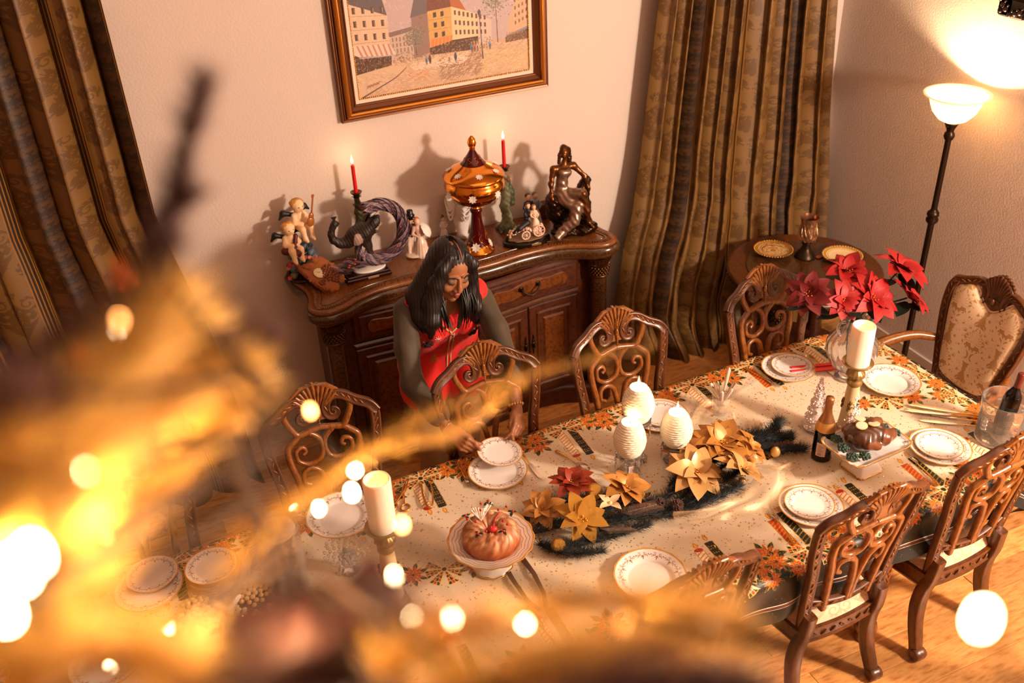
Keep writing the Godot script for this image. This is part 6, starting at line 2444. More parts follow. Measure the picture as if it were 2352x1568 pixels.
	for k in 3:
		var p: Vector3 = [V(-0.045, 0.116, 0.012), V(-0.022, 0.118, -0.028), V(0.012, 0.112, 0.022)][k]
		var o := thing("lemon_slice", ["lemon slice on the turkey, nearest the champagne bottle", "lemon slice on the turkey, hindmost of the three", "lemon slice on the turkey, nearest the tabletop's right end"][k], "lemon", V(2.113, TY + 0.127, 2.380) + p, 0.06 + k, "lemon slices on the turkey")
		o.rotation = V(0.2 if k == 2 else 0.05, k * 1.2, 0.18 if k == 0 else -0.15)
		b = MB.new()
		b.lathe([Vector2(0, 0), Vector2(0.023, 0), Vector2(0.0245, 0.0015), Vector2(0.0245, 0.0035), Vector2(0.023, 0.005), Vector2(0.0215, 0.005)], 24)
		part("rind", b, mat(Color(0.82, 0.74, 0.46), 0.4), o)
		b = MB.new()
		b.lathe([Vector2(0.0216, 0.0048), Vector2(0.0205, 0.0054), Vector2(0.003, 0.0054), Vector2(0, 0.005)], 24)
		part("flesh", b, mat(Color(0.84, 0.82, 0.70), 0.25), o)
	var bl := ["broccoli floret at the platter's front left corner", "broccoli floret left of the turkey, by the champagne bottle", "broccoli floret behind the turkey's left side", "broccoli floret at the turkey's front", "broccoli floret right of the turkey, towards the ice bucket", "broccoli floret at the platter's back right corner", "broccoli floret right of the turkey, nearest the dinner plate"]
	var bp := [V(-0.128, 0.012, 0.065), V(-0.128, 0.014, 0.005), V(-0.115, 0.014, -0.055), V(-0.085, 0.012, 0.085), V(0.115, 0.016, -0.03), V(0.10, 0.02, -0.08), V(0.135, 0.014, 0.02)]
	for k in bp.size():
		var o := thing("broccoli_floret", bl[k], "broccoli", V(2.113, TY + 0.130, 2.390) + bp[k], k * 1.1, "broccoli round the turkey")
		b = MB.new()
		b.tube([V(0, -0.004, 0), V(0.002, 0.012, 0)], [0.007, 0.011], 8)
		part("stalk", b, mat(Color(0.42, 0.46, 0.25), 0.6), o)
		b = MB.new()
		for i in 16:
			var a := i * 2.4
			var r := 0.0058 * sqrt(i)
			b.ball(V(sin(a) * r, 0.022 - r * r * 18, cos(a) * r), rng.randf_range(0.006, 0.009), 7, 5)
		part("crown", b, mat(Color(0.17, 0.26, 0.20), 0.7), o)
	# ice bucket and the wine in it
	t = thing("ice_bucket", "square-cut crystal ice bucket with a wine bottle, at the frame's right edge", "ice bucket", V(2.775, TY, 2.50))
	b = MB.new()
	b.lathe([Vector2(0, 0), Vector2(0.088, 0), Vector2(0.095, 0.006), Vector2(0.098, 0.18), Vector2(0.103, 0.215), Vector2(0.101, 0.219), Vector2(0.096, 0.215), Vector2(0.0925, 0.18), Vector2(0.089, 0.016), Vector2(0, 0.014)], 48, func(a: float, y: float) -> float: return 1.0 + (0.012 * cos(a * 16.0) * signf(sin(y * 150.0)) if y > 0.01 and y < 0.17 else 0.0) + (0.02 * cos(a * 2.0) if y > 0.19 else 0.0))
	part("bucket_body", b, M.crystal, t)
	for s in [-1.0, 1.0]:
		b = MB.new()
		for i in 3:
			b.ball(V(s * 0.108, 0.10 + 0.02 * i, 0), V(0.013, 0.011, 0.016), 8, 6)
		part("handle", b, M.crystal, t)
	t = thing("wine_bottle", "red wine bottle with a black label leaning in the crystal ice bucket", "bottle", V(2.785, TY + 0.018, 2.495), 0.0)
	t.rotation = V(0.06, 0.4, -0.10)
	b = MB.new()
	b.lathe([Vector2(0, 0.004), Vector2(0.034, 0), Vector2(0.0375, 0.006), Vector2(0.0378, 0.185), Vector2(0.034, 0.212), Vector2(0.022, 0.235), Vector2(0.0145, 0.25), Vector2(0.0138, 0.28)], 32)
	part("glass", b, mat(Color(0.02, 0.008, 0.008), 0.05), t)
	b = MB.new()
	b.lathe([Vector2(0.0145, 0.252), Vector2(0.0148, 0.30), Vector2(0.0158, 0.303), Vector2(0.0155, 0.318), Vector2(0.013, 0.322), Vector2(0, 0.323)], 24)
	part("capsule", b, mat(Color(0.36, 0.11, 0.06), 0.4), t)
	lab = Pic.new(256, 256, Color(0.05, 0.04, 0.035))
	lab.rect(30, 150, 196, 2, Color(0.5, 0.42, 0.32))
	for i in 3:
		lab.rect(60, 164 + i * 22, 136 - i * 20, 5, Color(0.42, 0.36, 0.28))
	lt = tmat(lab.tex(), 0.6)
	b = MB.new()
	b.grid(16, 1, func(u: float, v: float) -> Vector3:
		var a := -1.75 + 2.3 * u
		return V(sin(a) * 0.0382, 0.045 + 0.115 * v, cos(a) * 0.0382))
	for i in b.uv.size():
		b.uv[i].y = 1 - b.uv[i].y
	var lb := part("label", b, lt, t)
	var tx := TextMesh.new()
	tx.text = "PARKER"
	tx.font_size = 20
	tx.pixel_size = 0.00075
	tx.depth = 0.001
	var txo := part("lettering", tx, mat(Color(0.72, 0.64, 0.52), 0.5), lb)
	txo.position = V(sin(-0.6) * 0.0385, 0.130, cos(-0.6) * 0.0385)
	txo.rotation.y = -0.6
	# flatware jar
	t = thing("flatware_jar", "clear tumbler packed with spoons and forks behind the shimmering ribbon", "jar", V(1.799, TY, 1.785))
	b = MB.new()
	b.lathe([Vector2(0, 0), Vector2(0.028, 0), Vector2(0.030, 0.004), Vector2(0.044, 0.10), Vector2(0.042, 0.10), Vector2(0.029, 0.010), Vector2(0, 0.008)], 28)
	part("tumbler", b, M.pane, t)
	var kn := ["steel spoon standing in the tumbler, leaning left", "steel fork standing in the tumbler, leaning left at the back", "pearl-handled knife standing tallest in the tumbler", "pearl-handled fork standing in the tumbler, leaning right", "steel spoon standing in the tumbler, leaning towards the ribbon", "steel fork standing in the tumbler, leaning to the bottle", "pearl-handled spoon standing in the tumbler at the back"]
	for i in 7:
		var a: float = i * 0.9 + 0.4
		var o := thing("standing_flatware", kn[i], "cutlery", V(1.799, TY + 0.012, 1.785), 0.0, "flatware in the tumbler")
		var tip := V(sin(a) * 0.062, 0.145 + 0.012 * (i % 3) + (0.045 if i == 2 else 0.0), cos(a) * 0.045)
		var st := V(-sin(a) * 0.015, 0, -cos(a) * 0.012)
		b = MB.new()
		b.tube([st, st.lerp(tip, 0.55)], [0.0025, 0.003], 6)
		part("shank", b, M.silver, o)
		b = MB.new()
		b.tube([st.lerp(tip, 0.5), st.lerp(tip, 0.7), st.lerp(tip, 0.95), tip], [0.004, 0.008, 0.009, 0.004], 8)
		part("handle", b, mat(Color(0.88, 0.80, 0.74), 0.25) if i % 2 == 0 else M.silver, o)
	# cake on its stand
	var cs := V(0.452, TY, 2.215)
	t = thing("cake_stand", "wide footed china cake stand with brown scalloped bands", "cake stand", cs)
	b = MB.new()
	b.lathe([Vector2(0, 0), Vector2(0.075, 0), Vector2(0.08, 0.004), Vector2(0.065, 0.014), Vector2(0.035, 0.03), Vector2(0.026, 0.06), Vector2(0.03, 0.095), Vector2(0.05, 0.112)], 40, func(a: float, y: float) -> float: return 1.0 + 0.03 * cos(a * 10) * clampf(1 - y / 0.03, 0, 1))
	part("foot", b, M.white_china, t)
	b = MB.new()
	var rim := []
	for i in 40:
		rim.append(V(sin(TAU * i / 40) * 0.079, 0.006 + 0.003 * cos(TAU * i / 4), cos(TAU * i / 40) * 0.079))
	b.tube(rim, 0.0028, 5, true)
	part("foot_gilding", b, M.gold, t)
	b = dish(0.168, 0.60, 0.034, 0.02)
	var cp := part("plate", b, M.cake_china, t)
	cp.position.y = 0.11
	t = thing("bundt_cake", "golden sugared ring cake with holly picks on the cake stand", "cake", cs + V(0, 0.117, 0))
	b = MB.new()
	b.tinted = true
	var cr := RandomNumberGenerator.new()
	cr.seed = 3
	var ring_n := 56
	b.grid(ring_n, 22, func(u: float, v: float) -> Vector3:
		var a := TAU * u
		var q := TAU * v
		var lobe := 1.0 + 0.11 * absf(sin(a * 5.0)) 
		var R := 0.062
		var r := 0.048 * lobe * (1.0 + 0.05 * sin(a * 23 + q * 7) * sin(q * 9))
		return V(sin(a) * (R + r * cos(q) * 0.95), maxf(0.0, 0.035 + r * 1.15 * sin(q)), cos(a) * (R + r * cos(q) * 0.95)), true)
	for i in b.v.size():
		var p := b.v[i]
		var k := 0.5 + 0.5 * sin(p.x * 190 + sin(p.z * 130) * 2) * sin(p.z * 170 + p.y * 90)
		b.col[i] = lin(0.60, 0.28, 0.08).lerp(lin(0.92, 0.76, 0.58), k * k * smoothstep(0.02, 0.08, p.y))
	part("crumb", b, vmat(0.5), t)
	for i in 5:
		var a := i * 1.3 + 0.2
		b = MB.new()
		var p := V(sin(a) * 0.06, 0.085, cos(a) * 0.06)
		b.tube([p, p + V(sin(a) * 0.03, 0.045, cos(a) * 0.03)], 0.0012, 5)
		var pk := part("pick", b, mat(Color(0.70, 0.62, 0.5), 0.5), t)
		b = MB.new()
		for j in 3:
			b.ball(p + V(sin(a + j) * 0.034, 0.045 + 0.007 * (j % 2), cos(a + j) * 0.032), 0.0055, 8, 6)
		part("berries", b, mat(Color(0.72, 0.05, 0.04), 0.3), pk)
		b = MB.new()
		for j in 3:
			b.leaf(at_(p + V(sin(a) * 0.03, 0.042, cos(a) * 0.03), V(0.2, a + j * 2.1, 0)), 0.022, 0.007, 0.1, 0.3, 3)
		part("holly_leaves", b, mat(Color(0.05, 0.14, 0.08), 0.5), pk)
	b = MB.new()
	b.ball(V(0.0, 0.098, 0.03), V(0.018, 0.012, 0.014), 12, 8)
	b.tube([V(0.0, 0.105, 0.03), V(0.02, 0.125, 0.01), V(0.05, 0.13, -0.01)], 0.003, 6)
	part("red_ornament", b, mat(Color(0.80, 0.14, 0.12), 0.4), t)
	b = MB.new()
	for i in 10:
		var a := -0.6 + 0.10 * i
		b.tube([V(-0.02, 0.09, -0.04), V(-0.045 + 0.010 * i, 0.125, -0.075 - 0.01 * sin(i))], [0.002, 0.004], 5)
	part("white_spray", b, mat(Color(0.93, 0.86, 0.80), 0.6), t)
	# crystal comport with a plate on top
	var cp0 := V(-0.060, TY, 1.985)
	t = thing("crystal_comport", "beaded crystal comport carrying a gold-rimmed plate, left of the ivory candlestick", "comport", cp0)
	b = MB.new()
	b.lathe([Vector2(0, 0), Vector2(0.042, 0), Vector2(0.045, 0.006), Vector2(0.034, 0.02), Vector2(0.030, 0.06), Vector2(0.036, 0.075), Vector2(0.02, 0.085), Vector2(0.014, 0.12), Vector2(0.018, 0.20), Vector2(0.05, 0.262), Vector2(0, 0.265)], 20)
	part("stem", b, M.crystal, t)
	b = MB.new()
	for i in 60:
		var a := i * 2.4
		var r := 0.012 * sqrt(i)
		b.ball(V(sin(a) * r, 0.085 + r * 0.25, cos(a) * r), 0.008, 6, 4)
	part("bead_skirt", b, M.crystal, t)
	solo("dinner_plate", dish(0.1325, 0.62, 0.022, 0.012), M.china, "dinner plate raised on the beaded crystal comport", "plate", cp0 + V(0, 0.266, 0), 0.0, "white gold-rimmed dinner plates")
	# glass cylinder with greenery
	t = thing("glass_cylinder", "tall clear glass cylinder with dark fir sprigs inside, right of the fanned cutlery", "vase", V(-0.30, TY, 1.95))
	b = MB.new()
	b.lathe([Vector2(0, 0), Vector2(0.082, 0), Vector2(0.085, 0.004), Vector2(0.085, 0.30), Vector2(0.081, 0.30), Vector2(0.081, 0.012), Vector2(0, 0.010)], 40)
	part("cylinder", b, M.pane, t)
	b = MB.new()
	for k in 6:
		var a := k * 1.05
		needles(b, [V(sin(a) * 0.02, 0.05, cos(a) * 0.02), V(sin(a) * 0.045, 0.14, cos(a) * 0.045), V(sin(a) * 0.03, 0.20, cos(a) * 0.03)], 0.035, 260, 0.0014)
	part("fir_sprigs", b, mat(Color(0.04, 0.085, 0.085), 0.6), t).set_meta("kind", "stuff")
	b = MB.new()
	b.ball(V(0.0, 0.275, 0.0), V(0.072, 0.03, 0.072), 20, 10)
	b.ball(V(0.03, 0.285, 0.02), V(0.035, 0.02, 0.035), 14, 8)
	part("white_fluff", b, mat(Color(0.93, 0.87, 0.82), 0.9), t)
	# blurred posies near the left
	var PL := ["pale flower posy with a white looped bow, in front of the plate stack", "pale yellow flower posy between plate stack and glass cylinder", "cream flower posy low in front, hidden in golden branches"]
	for k in 3:
		var at: Vector3 = [V(-0.535, TY, 2.075), V(-0.43, TY, 1.985), V(-0.65, TY, 1.965)][k]
		t = thing("flower_posy", PL[k], "posy", at, k * 1.7, "pale posies")
		b = MB.new()
		for i in 30:
			var a := i * 2.4
			var r := 0.0115 * sqrt(i)
			b.ball(V(sin(a) * r, 0.055 - r * r * 4, cos(a) * r), V(0.010, 0.008, 0.010), 7, 5)
		part("blossoms", b, mat([Color(0.90, 0.84, 0.70), Color(0.82, 0.66, 0.38), Color(0.86, 0.72, 0.46)][k], 0.6), t)
		b = MB.new()
		for i in 8:
			b.leaf(at_(V(0, 0.015, 0), V(0.1, i * 0.8, 0)), 0.09, 0.025, 0.1, 0.2, 5)
		part("leaves", b, mat(Color(0.10, 0.15, 0.10), 0.6), t)
		if k == 0:
			b = MB.new()
			for s in [-1.0, 1.0]:
				b.tube(spl([V(0, 0.065, -0.02), V(s * 0.035, 0.10, -0.03), V(s * 0.05, 0.085, -0.05), V(s * 0.01, 0.065, -0.025)], 5), 0.006, 6)
			part("bow", b, mat(Color(0.93, 0.88, 0.82), 0.5), t)
	t = thing("pink_meringue", "pink fluted ornament lying among blurred branches below the left candlestick", "ornament", V(-0.12, TY, 2.36), 0.4)
	b = MB.new()
	b.x = at_(V(0, 0.03, 0), V(0, 0, 1.2))
	b.lathe([Vector2(0, -0.06), Vector2(0.022, -0.05), Vector2(0.034, -0.02), Vector2(0.03, 0.02), Vector2(0.014, 0.05), Vector2(0, 0.06)], 36, func(a: float, y: float) -> float: return 1.0 + 0.14 * cos(a * 6 + y * 30))
	part("fluted_body", b, mat(Color(0.80, 0.36, 0.36), 0.5), t)
	t = thing("serving_knife", "dark-bladed serving knife by the plates at the far left", "knife", V(-0.93, TY, 1.90), 0.9)
	b = MB.new()
	b.tube([V(0, 0.008, 0), V(0, 0.01, 0.06), V(0, 0.008, 0.11)], [0.008, 0.010, 0.007], 8)
	part("handle", b, mat(Color(0.06, 0.06, 0.055), 0.4), t)
	b = MB.new()
	b.sweep([V(0, 0.007, 0.11), V(0, 0.006, 0.18), V(0, 0.005, 0.24)], [Vector2(-1, -0.1), Vector2(1, -0.03), Vector2(1, 0.03), Vector2(-1, 0.1)], [0.008, 0.011, 0.002], Vector3.UP)
	part("blade", b, M.steel, t)


func corner_things() -> void:
	var ty := 0.732
	var b := MB.new()
	for k in 2:
		var at: Vector3 = [V(3.02, 0, 0.545), V(3.33, 0, 0.80)][k]
		var t := thing("display_plate", ["brown and gold display plate on a low stand, on the corner table before the curtain", "rose-painted display plate with a lacy gold rim, on the corner table by the lamp"][k], "plate", V(at.x, 0.740, at.z), 0.3)
		b = MB.new()
		b.lathe([Vector2(0, 0), Vector2(0.04, 0), Vector2(0.03, 0.01), Vector2(0.028, 0.016), Vector2(0.05, 0.02), Vector2(0, 0.021)], 24)
		part("stand", b, M.brass_dark, t)
		b = dish(0.112, 0.6, 0.016, 0.02)
		var p := part("plate", b, M.gilt_plate if k == 0 else M.rose_plate, t)
		p.position.y = 0.021
		b = MB.new()
		for i in 44:
			var a := TAU * i / 44
			b.ball(V(sin(a) * 0.114, 0.037, cos(a) * 0.114), V(0.007, 0.004, 0.007), 6, 4)
		part("lacy_rim", b, M.gold if k == 0 else mat(Color(0.84, 0.66, 0.36), 0.3, 0.6), t)
	var t := thing("hurricane_holder", "mercury glass hurricane candle holder on a dark turned foot, on the corner table", "candle holder", V(3.17, 0.738, 0.66))
	b = MB.new()
	b.lathe([Vector2(0, 0), Vector2(0.062, 0), Vector2(0.064, 0.008), Vector2(0.05, 0.03), Vector2(0.036, 0.045), Vector2(0.03, 0.06), Vector2(0.022, 0.08), Vector2(0.03, 0.092), Vector2(0.034, 0.10), Vector2(0, 0.102)], 28)
	part("foot", b, M.brass_dark, t)
	b = MB.new()
	b.lathe([Vector2(0.02, 0.10), Vector2(0.048, 0.115), Vector2(0.058, 0.15), Vector2(0.05, 0.19), Vector2(0.043, 0.215), Vector2(0.05, 0.245), Vector2(0.055, 0.262), Vector2(0.052, 0.262), Vector2(0.04, 0.215), Vector2(0.047, 0.19), Vector2(0.054, 0.15), Vector2(0.044, 0.118), Vector2(0, 0.112)], 36)
	part("cup", b, mat(Color(0.60, 0.42, 0.30), 0.22, 0.75), t)
	b = MB.new()
	for s in [-1.0, 1.0]:
		for i in 14:
			var path := []
			for j in 9:
				var y := 0.112 + 0.115 * j / 8.0
				var r := lerpf(0.046, 0.061, sin(clampf((y - 0.105) / 0.09, 0, 1) * PI * 0.5)) if y < 0.15 else lerpf(0.061, 0.0455, smoothstep(0.15, 0.215, y))
				var a: float = TAU * i / 14 + s * 0.11 * j
				path.append(V(sin(a) * r, y, cos(a) * r))
			b.tube(path, 0.0012, 4)
	part("lattice", b, mat(Color(0.80, 0.66, 0.48), 0.25, 0.9), t)
	var tag_ := MB.new()
	tag_.box(V(0.07, 0.006, 0.05), V(0.05, 0.001, 0.03), 0.0003)
	part("price_tag", tag_, mat(Color(0.75, 0.42, 0.30), 0.6), t)


# ---------- ornaments on the sideboard ----------
const SBY := 1.0945


func chain(o: Array, p: Array, r: Array, c: Color) -> void:
	for i in p.size() - 1:
		o.append([p[i], p[i + 1], r[i], r[i + 1], c])


func wooden_base(t: Node3D, w: float, d: float, h: float, plaque := true) -> void:
	var b := MB.new()
	b.box(V(0, h * 0.3, 0), V(w, h * 0.6, d), 0.004)
	b.box(V(0, h * 0.75, 0), V(w * 0.93, h * 0.5, d * 0.90), 0.004)
	part("wooden_base", b, mat(Color(0.16, 0.03, 0.025), 0.15), t)
	if plaque:
		b = MB.new()
		b.box(V(0.02, h * 0.42, d * 0.5 + 0.002), V(0.06, 0.012, 0.004), 0.001)
		part("plaque", b, mat(Color(0.80, 0.66, 0.52), 0.25, 0.7), t)


func red_taper(o: Node3D, y0: float, y1: float) -> void:
	var b := MB.new()
	b.lathe([Vector2(0, y0 - 0.02), Vector2(0.0105, y0 - 0.02), Vector2(0.0105, y0), Vector2(0.0098, y1 - 0.006), Vector2(0.006, y1), Vector2(0, y1 + 0.001)], 18)
	part("wax", b, M.red_wax, o)
	flame_on(o, V(0, y1, 0), 0.95, 0.009)


func peacock() -> void:
	var t := thing("peacock_sculpture", "dark peacock sculpture with a long curled violet tail on a wooden base", "sculpture", V(0.572, SBY, 0.25), 0.0)
	wooden_base(t, 0.245, 0.165, 0.032)
	var b := MB.new()
	b.lathe([Vector2(0, 0.03), Vector2(1, 0.03), Vector2(1.06, 0.036), Vector2(1, 0.044), Vector2(0, 0.048)], 36)
	for i in b.v.size():
		b.v[i] = V(b.v[i].x * 0.085 + 0.02, b.v[i].y, b.v[i].z * 0.052 + 0.015)
	part("white_oval", b, M.white_china, t)
	var dark := lin(0.16, 0.11, 0.08)
	var pale := lin(0.62, 0.50, 0.46)
	var o := []
	chain(o, [V(0.01, 0.245, 0), V(-0.035, 0.232, 0.01), V(-0.075, 0.208, 0.012), V(-0.115, 0.208, 0.012), V(-0.147, 0.235, 0.01), V(-0.155, 0.272, 0.01), V(-0.142, 0.305, 0.01), V(-0.128, 0.325, 0.01)], [0.05, 0.042, 0.028, 0.020, 0.016, 0.0135, 0.012, 0.014], dark)
	chain(o, [V(-0.128, 0.325, 0.01), V(-0.105, 0.318, 0.01)], [0.012, 0.002], dark)
	o.append([V(-0.03, 0.225, 0.045), V(0.02, 0.03, 0.015), Vector3.ZERO, pale])
	chain(o, [V(0.02, 0.25, 0.03), V(0.075, 0.30, 0.03), V(0.095, 0.325, 0.03)], [0.035, 0.026, 0.008], dark)
	chain(o, [V(0.01, 0.24, 0), V(0.02, 0.17, 0), V(0.03, 0.11, 0)], [0.045, 0.03, 0.028], dark)
	chain(o, [V(0.03, 0.24, 0), V(0.09, 0.235, 0.02)], [0.03, 0.004], dark)
	b = MB.new()
	b.blob(o, 0.004, 0.022, func(p: Vector3) -> float: return 0.0012 * sin(p.x * 420 + p.y * 130))
	part("body", b, M.vert, t)
	b = MB.new()
	for i in 4:
		b.tube([V(-0.13, 0.336, 0.01), V(-0.128 + 0.008 * (i - 1.5), 0.362, 0.01)], [0.0012, 0.004], 5)
	part("crest", b, mat(Color(0.16, 0.10, 0.07), 0.5), t)
	b = MB.new()
	for s in [1.0, -1.0]:
		for i in 11:
			var u := i / 10.0
			b.leaf(at_(V(0.005 + 0.03 * u, 0.245 + 0.02 * u, s * 0.040), V(-0.35 - 0.75 * u, PI / 2 - 0.15 * s, 0)), 0.075 + 0.03 * u, 0.012, 0.15, 0.3, 5)
	part("wing_feathers", b, mat(Color(0.17, 0.12, 0.09), 0.4), t)
	# tail: eyed feathers laid along the curl
	var path := spl([V(0.0, 0.20, 0.0), V(-0.005, 0.13, 0.01), V(0.05, 0.082, 0.015), V(0.135, 0.085, 0.015), V(0.205, 0.145, 0.01), V(0.23, 0.235, 0.0), V(0.205, 0.315, -0.005), V(0.14, 0.362, -0.01), V(0.06, 0.365, -0.01)], 8)
	b = MB.new()
	b.tube(path, 0.021, 10)
	part("tail_core", b, mat(Color(0.24, 0.17, 0.18), 0.5), t)
	b = MB.new()
	b.tinted = true
	var eye := MB.new()
	for i in range(2, path.size() - 1):
		var d: Vector3 = (path[i + 1] - path[i - 1]).normalized()
		for k in 9:
			var a := TAU * k / 9 + i * 0.5
			var side := d.cross(V(0, 0, 1)).normalized()
			var n := side * cos(a) + V(0, 0, 1) * sin(a)
			var p: Vector3 = path[i] + n * 0.021
			b.c = [lin(0.40, 0.31, 0.36), lin(0.58, 0.47, 0.46), lin(0.25, 0.17, 0.18), lin(0.46, 0.38, 0.47)][(i + k * 3) % 4]
			var z := (d * 0.93 + n * 0.30).normalized()
			var x := n.cross(z).normalized()
			b.leaf(Transform3D(Basis(x, z.cross(x), z), p), 0.046, 0.010, 0.1, 0.3, 3)
			if (i * 9 + k) % 23 == 0 and n.z > 0:
				eye.ball(p + z * 0.02 + n * 0.006, V(0.007, 0.005, 0.005), 8, 5)
	for i in 42:
		var a := -2.6 + 0.85 * fposmod(i * 0.618, 1.0)
		var r := 0.04 + 0.16 * (i / 42.0)
		var p := V(0.02 + r * cos(a) * 1.05, 0.105 + r * sin(a) * 0.35, 0.02 + 0.05 * sin(i * 1.7))
		b.c = [lin(0.62, 0.50, 0.50), lin(0.42, 0.33, 0.40), lin(0.30, 0.20, 0.20)][i % 3]
		b.leaf(at_(p, V(-0.3 * sin(i), a * 0.2 - PI / 2 + 0.3 * sin(i * 2.0), 0)), 0.055, 0.013, 0.15, 0.3, 3)
		if i % 5 == 0:
			eye.ball(p + V(-0.035, 0.006, 0.0), V(0.009, 0.005, 0.007), 8, 5)
	part("tail_feathers", b, M.vert, t).set_meta("kind", "stuff")
	part("feather_eyes", eye, mat(Color(0.62, 0.25, 0.14), 0.45), t).set_meta("kind", "stuff")


func ornate_stick(at: Vector3, h: float, tone: Color, tone2: Color, label: String, clabel: String) -> void:
	var t := thing("tree_candlestick", label, "candlestick", at)
	var b := MB.new()
	var o := []
	chain(o, [V(0, 0.0, 0), V(0.004, h * 0.2, 0), V(-0.012, h * 0.38, 0), V(0.006, h * 0.55, 0), V(-0.002, h * 0.72, 0), V(0, h * 0.93, 0)], [0.045, 0.026, 0.024, 0.027, 0.018, 0.014], tone)
	chain(o, [V(0.03, h * 0.42, 0.01), V(0.028, h * 0.6, 0.01), V(0.018, h * 0.75, 0.01)], [0.02, 0.018, 0.010], tone2)
	o.append([V(0.012, h * 0.80, 0.016), V(0.012, h * 0.80, 0.016), 0.013, 0.013, lin(0.45, 0.25, 0.14)])
	for i in 6:
		var a := TAU * i / 6
		chain(o, [V(sin(a) * 0.03, 0.02, cos(a) * 0.03), V(sin(a) * 0.062, 0.006, cos(a) * 0.062)], [0.014, 0.008], tone2)
	b.blob(o, 0.0045, 0.018, func(p: Vector3) -> float: return 0.0016 * sin(p.y * 190 + sin(p.x * 150) * 2))
	part("trunk", b, M.vert, t)
	b = MB.new()
	b.lathe([Vector2(0.012, h * 0.9), Vector2(0.014, h * 0.93), Vector2(0.018, h * 0.96), Vector2(0.029, h * 0.985), Vector2(0.031, h), Vector2(0.028, h), Vector2(0.012, h * 0.985), Vector2(0.0, h * 0.985)], 22)
	for i in 7:
		b.leaf(at_(V(0, h * 0.90, 0), V(-0.5, TAU * i / 7, 0)), 0.034, 0.009, 0.1, 0.3, 4)
		b.leaf(at_(V(0, h * 0.80, 0), V(-0.2, TAU * i / 7 + 0.4, 0)), 0.036, 0.010, -0.1, 0.3, 4)
	part("leaf_cup", b, M.bronze, t).set_meta("kind", "stuff")
	var c := thing("red_taper", clabel, "candle", at + V(0, h, 0), 0.0, "lit red tapers on the sideboard")
	red_taper(c, 0.0, 0.150)


func enamel_flower(b: MB, at: Vector3, n: Vector3, r: float) -> void:
	var x := n.cross(V(0, 1, 0.1)).normalized()
	var base := Basis(x, n, x.cross(n))
	for i in 8:
		b.leaf(Transform3D(base * Basis.from_euler(V(-0.15, TAU * i / 8, 0)), at), r, r * 0.28, 0.1, 0.2, 3)


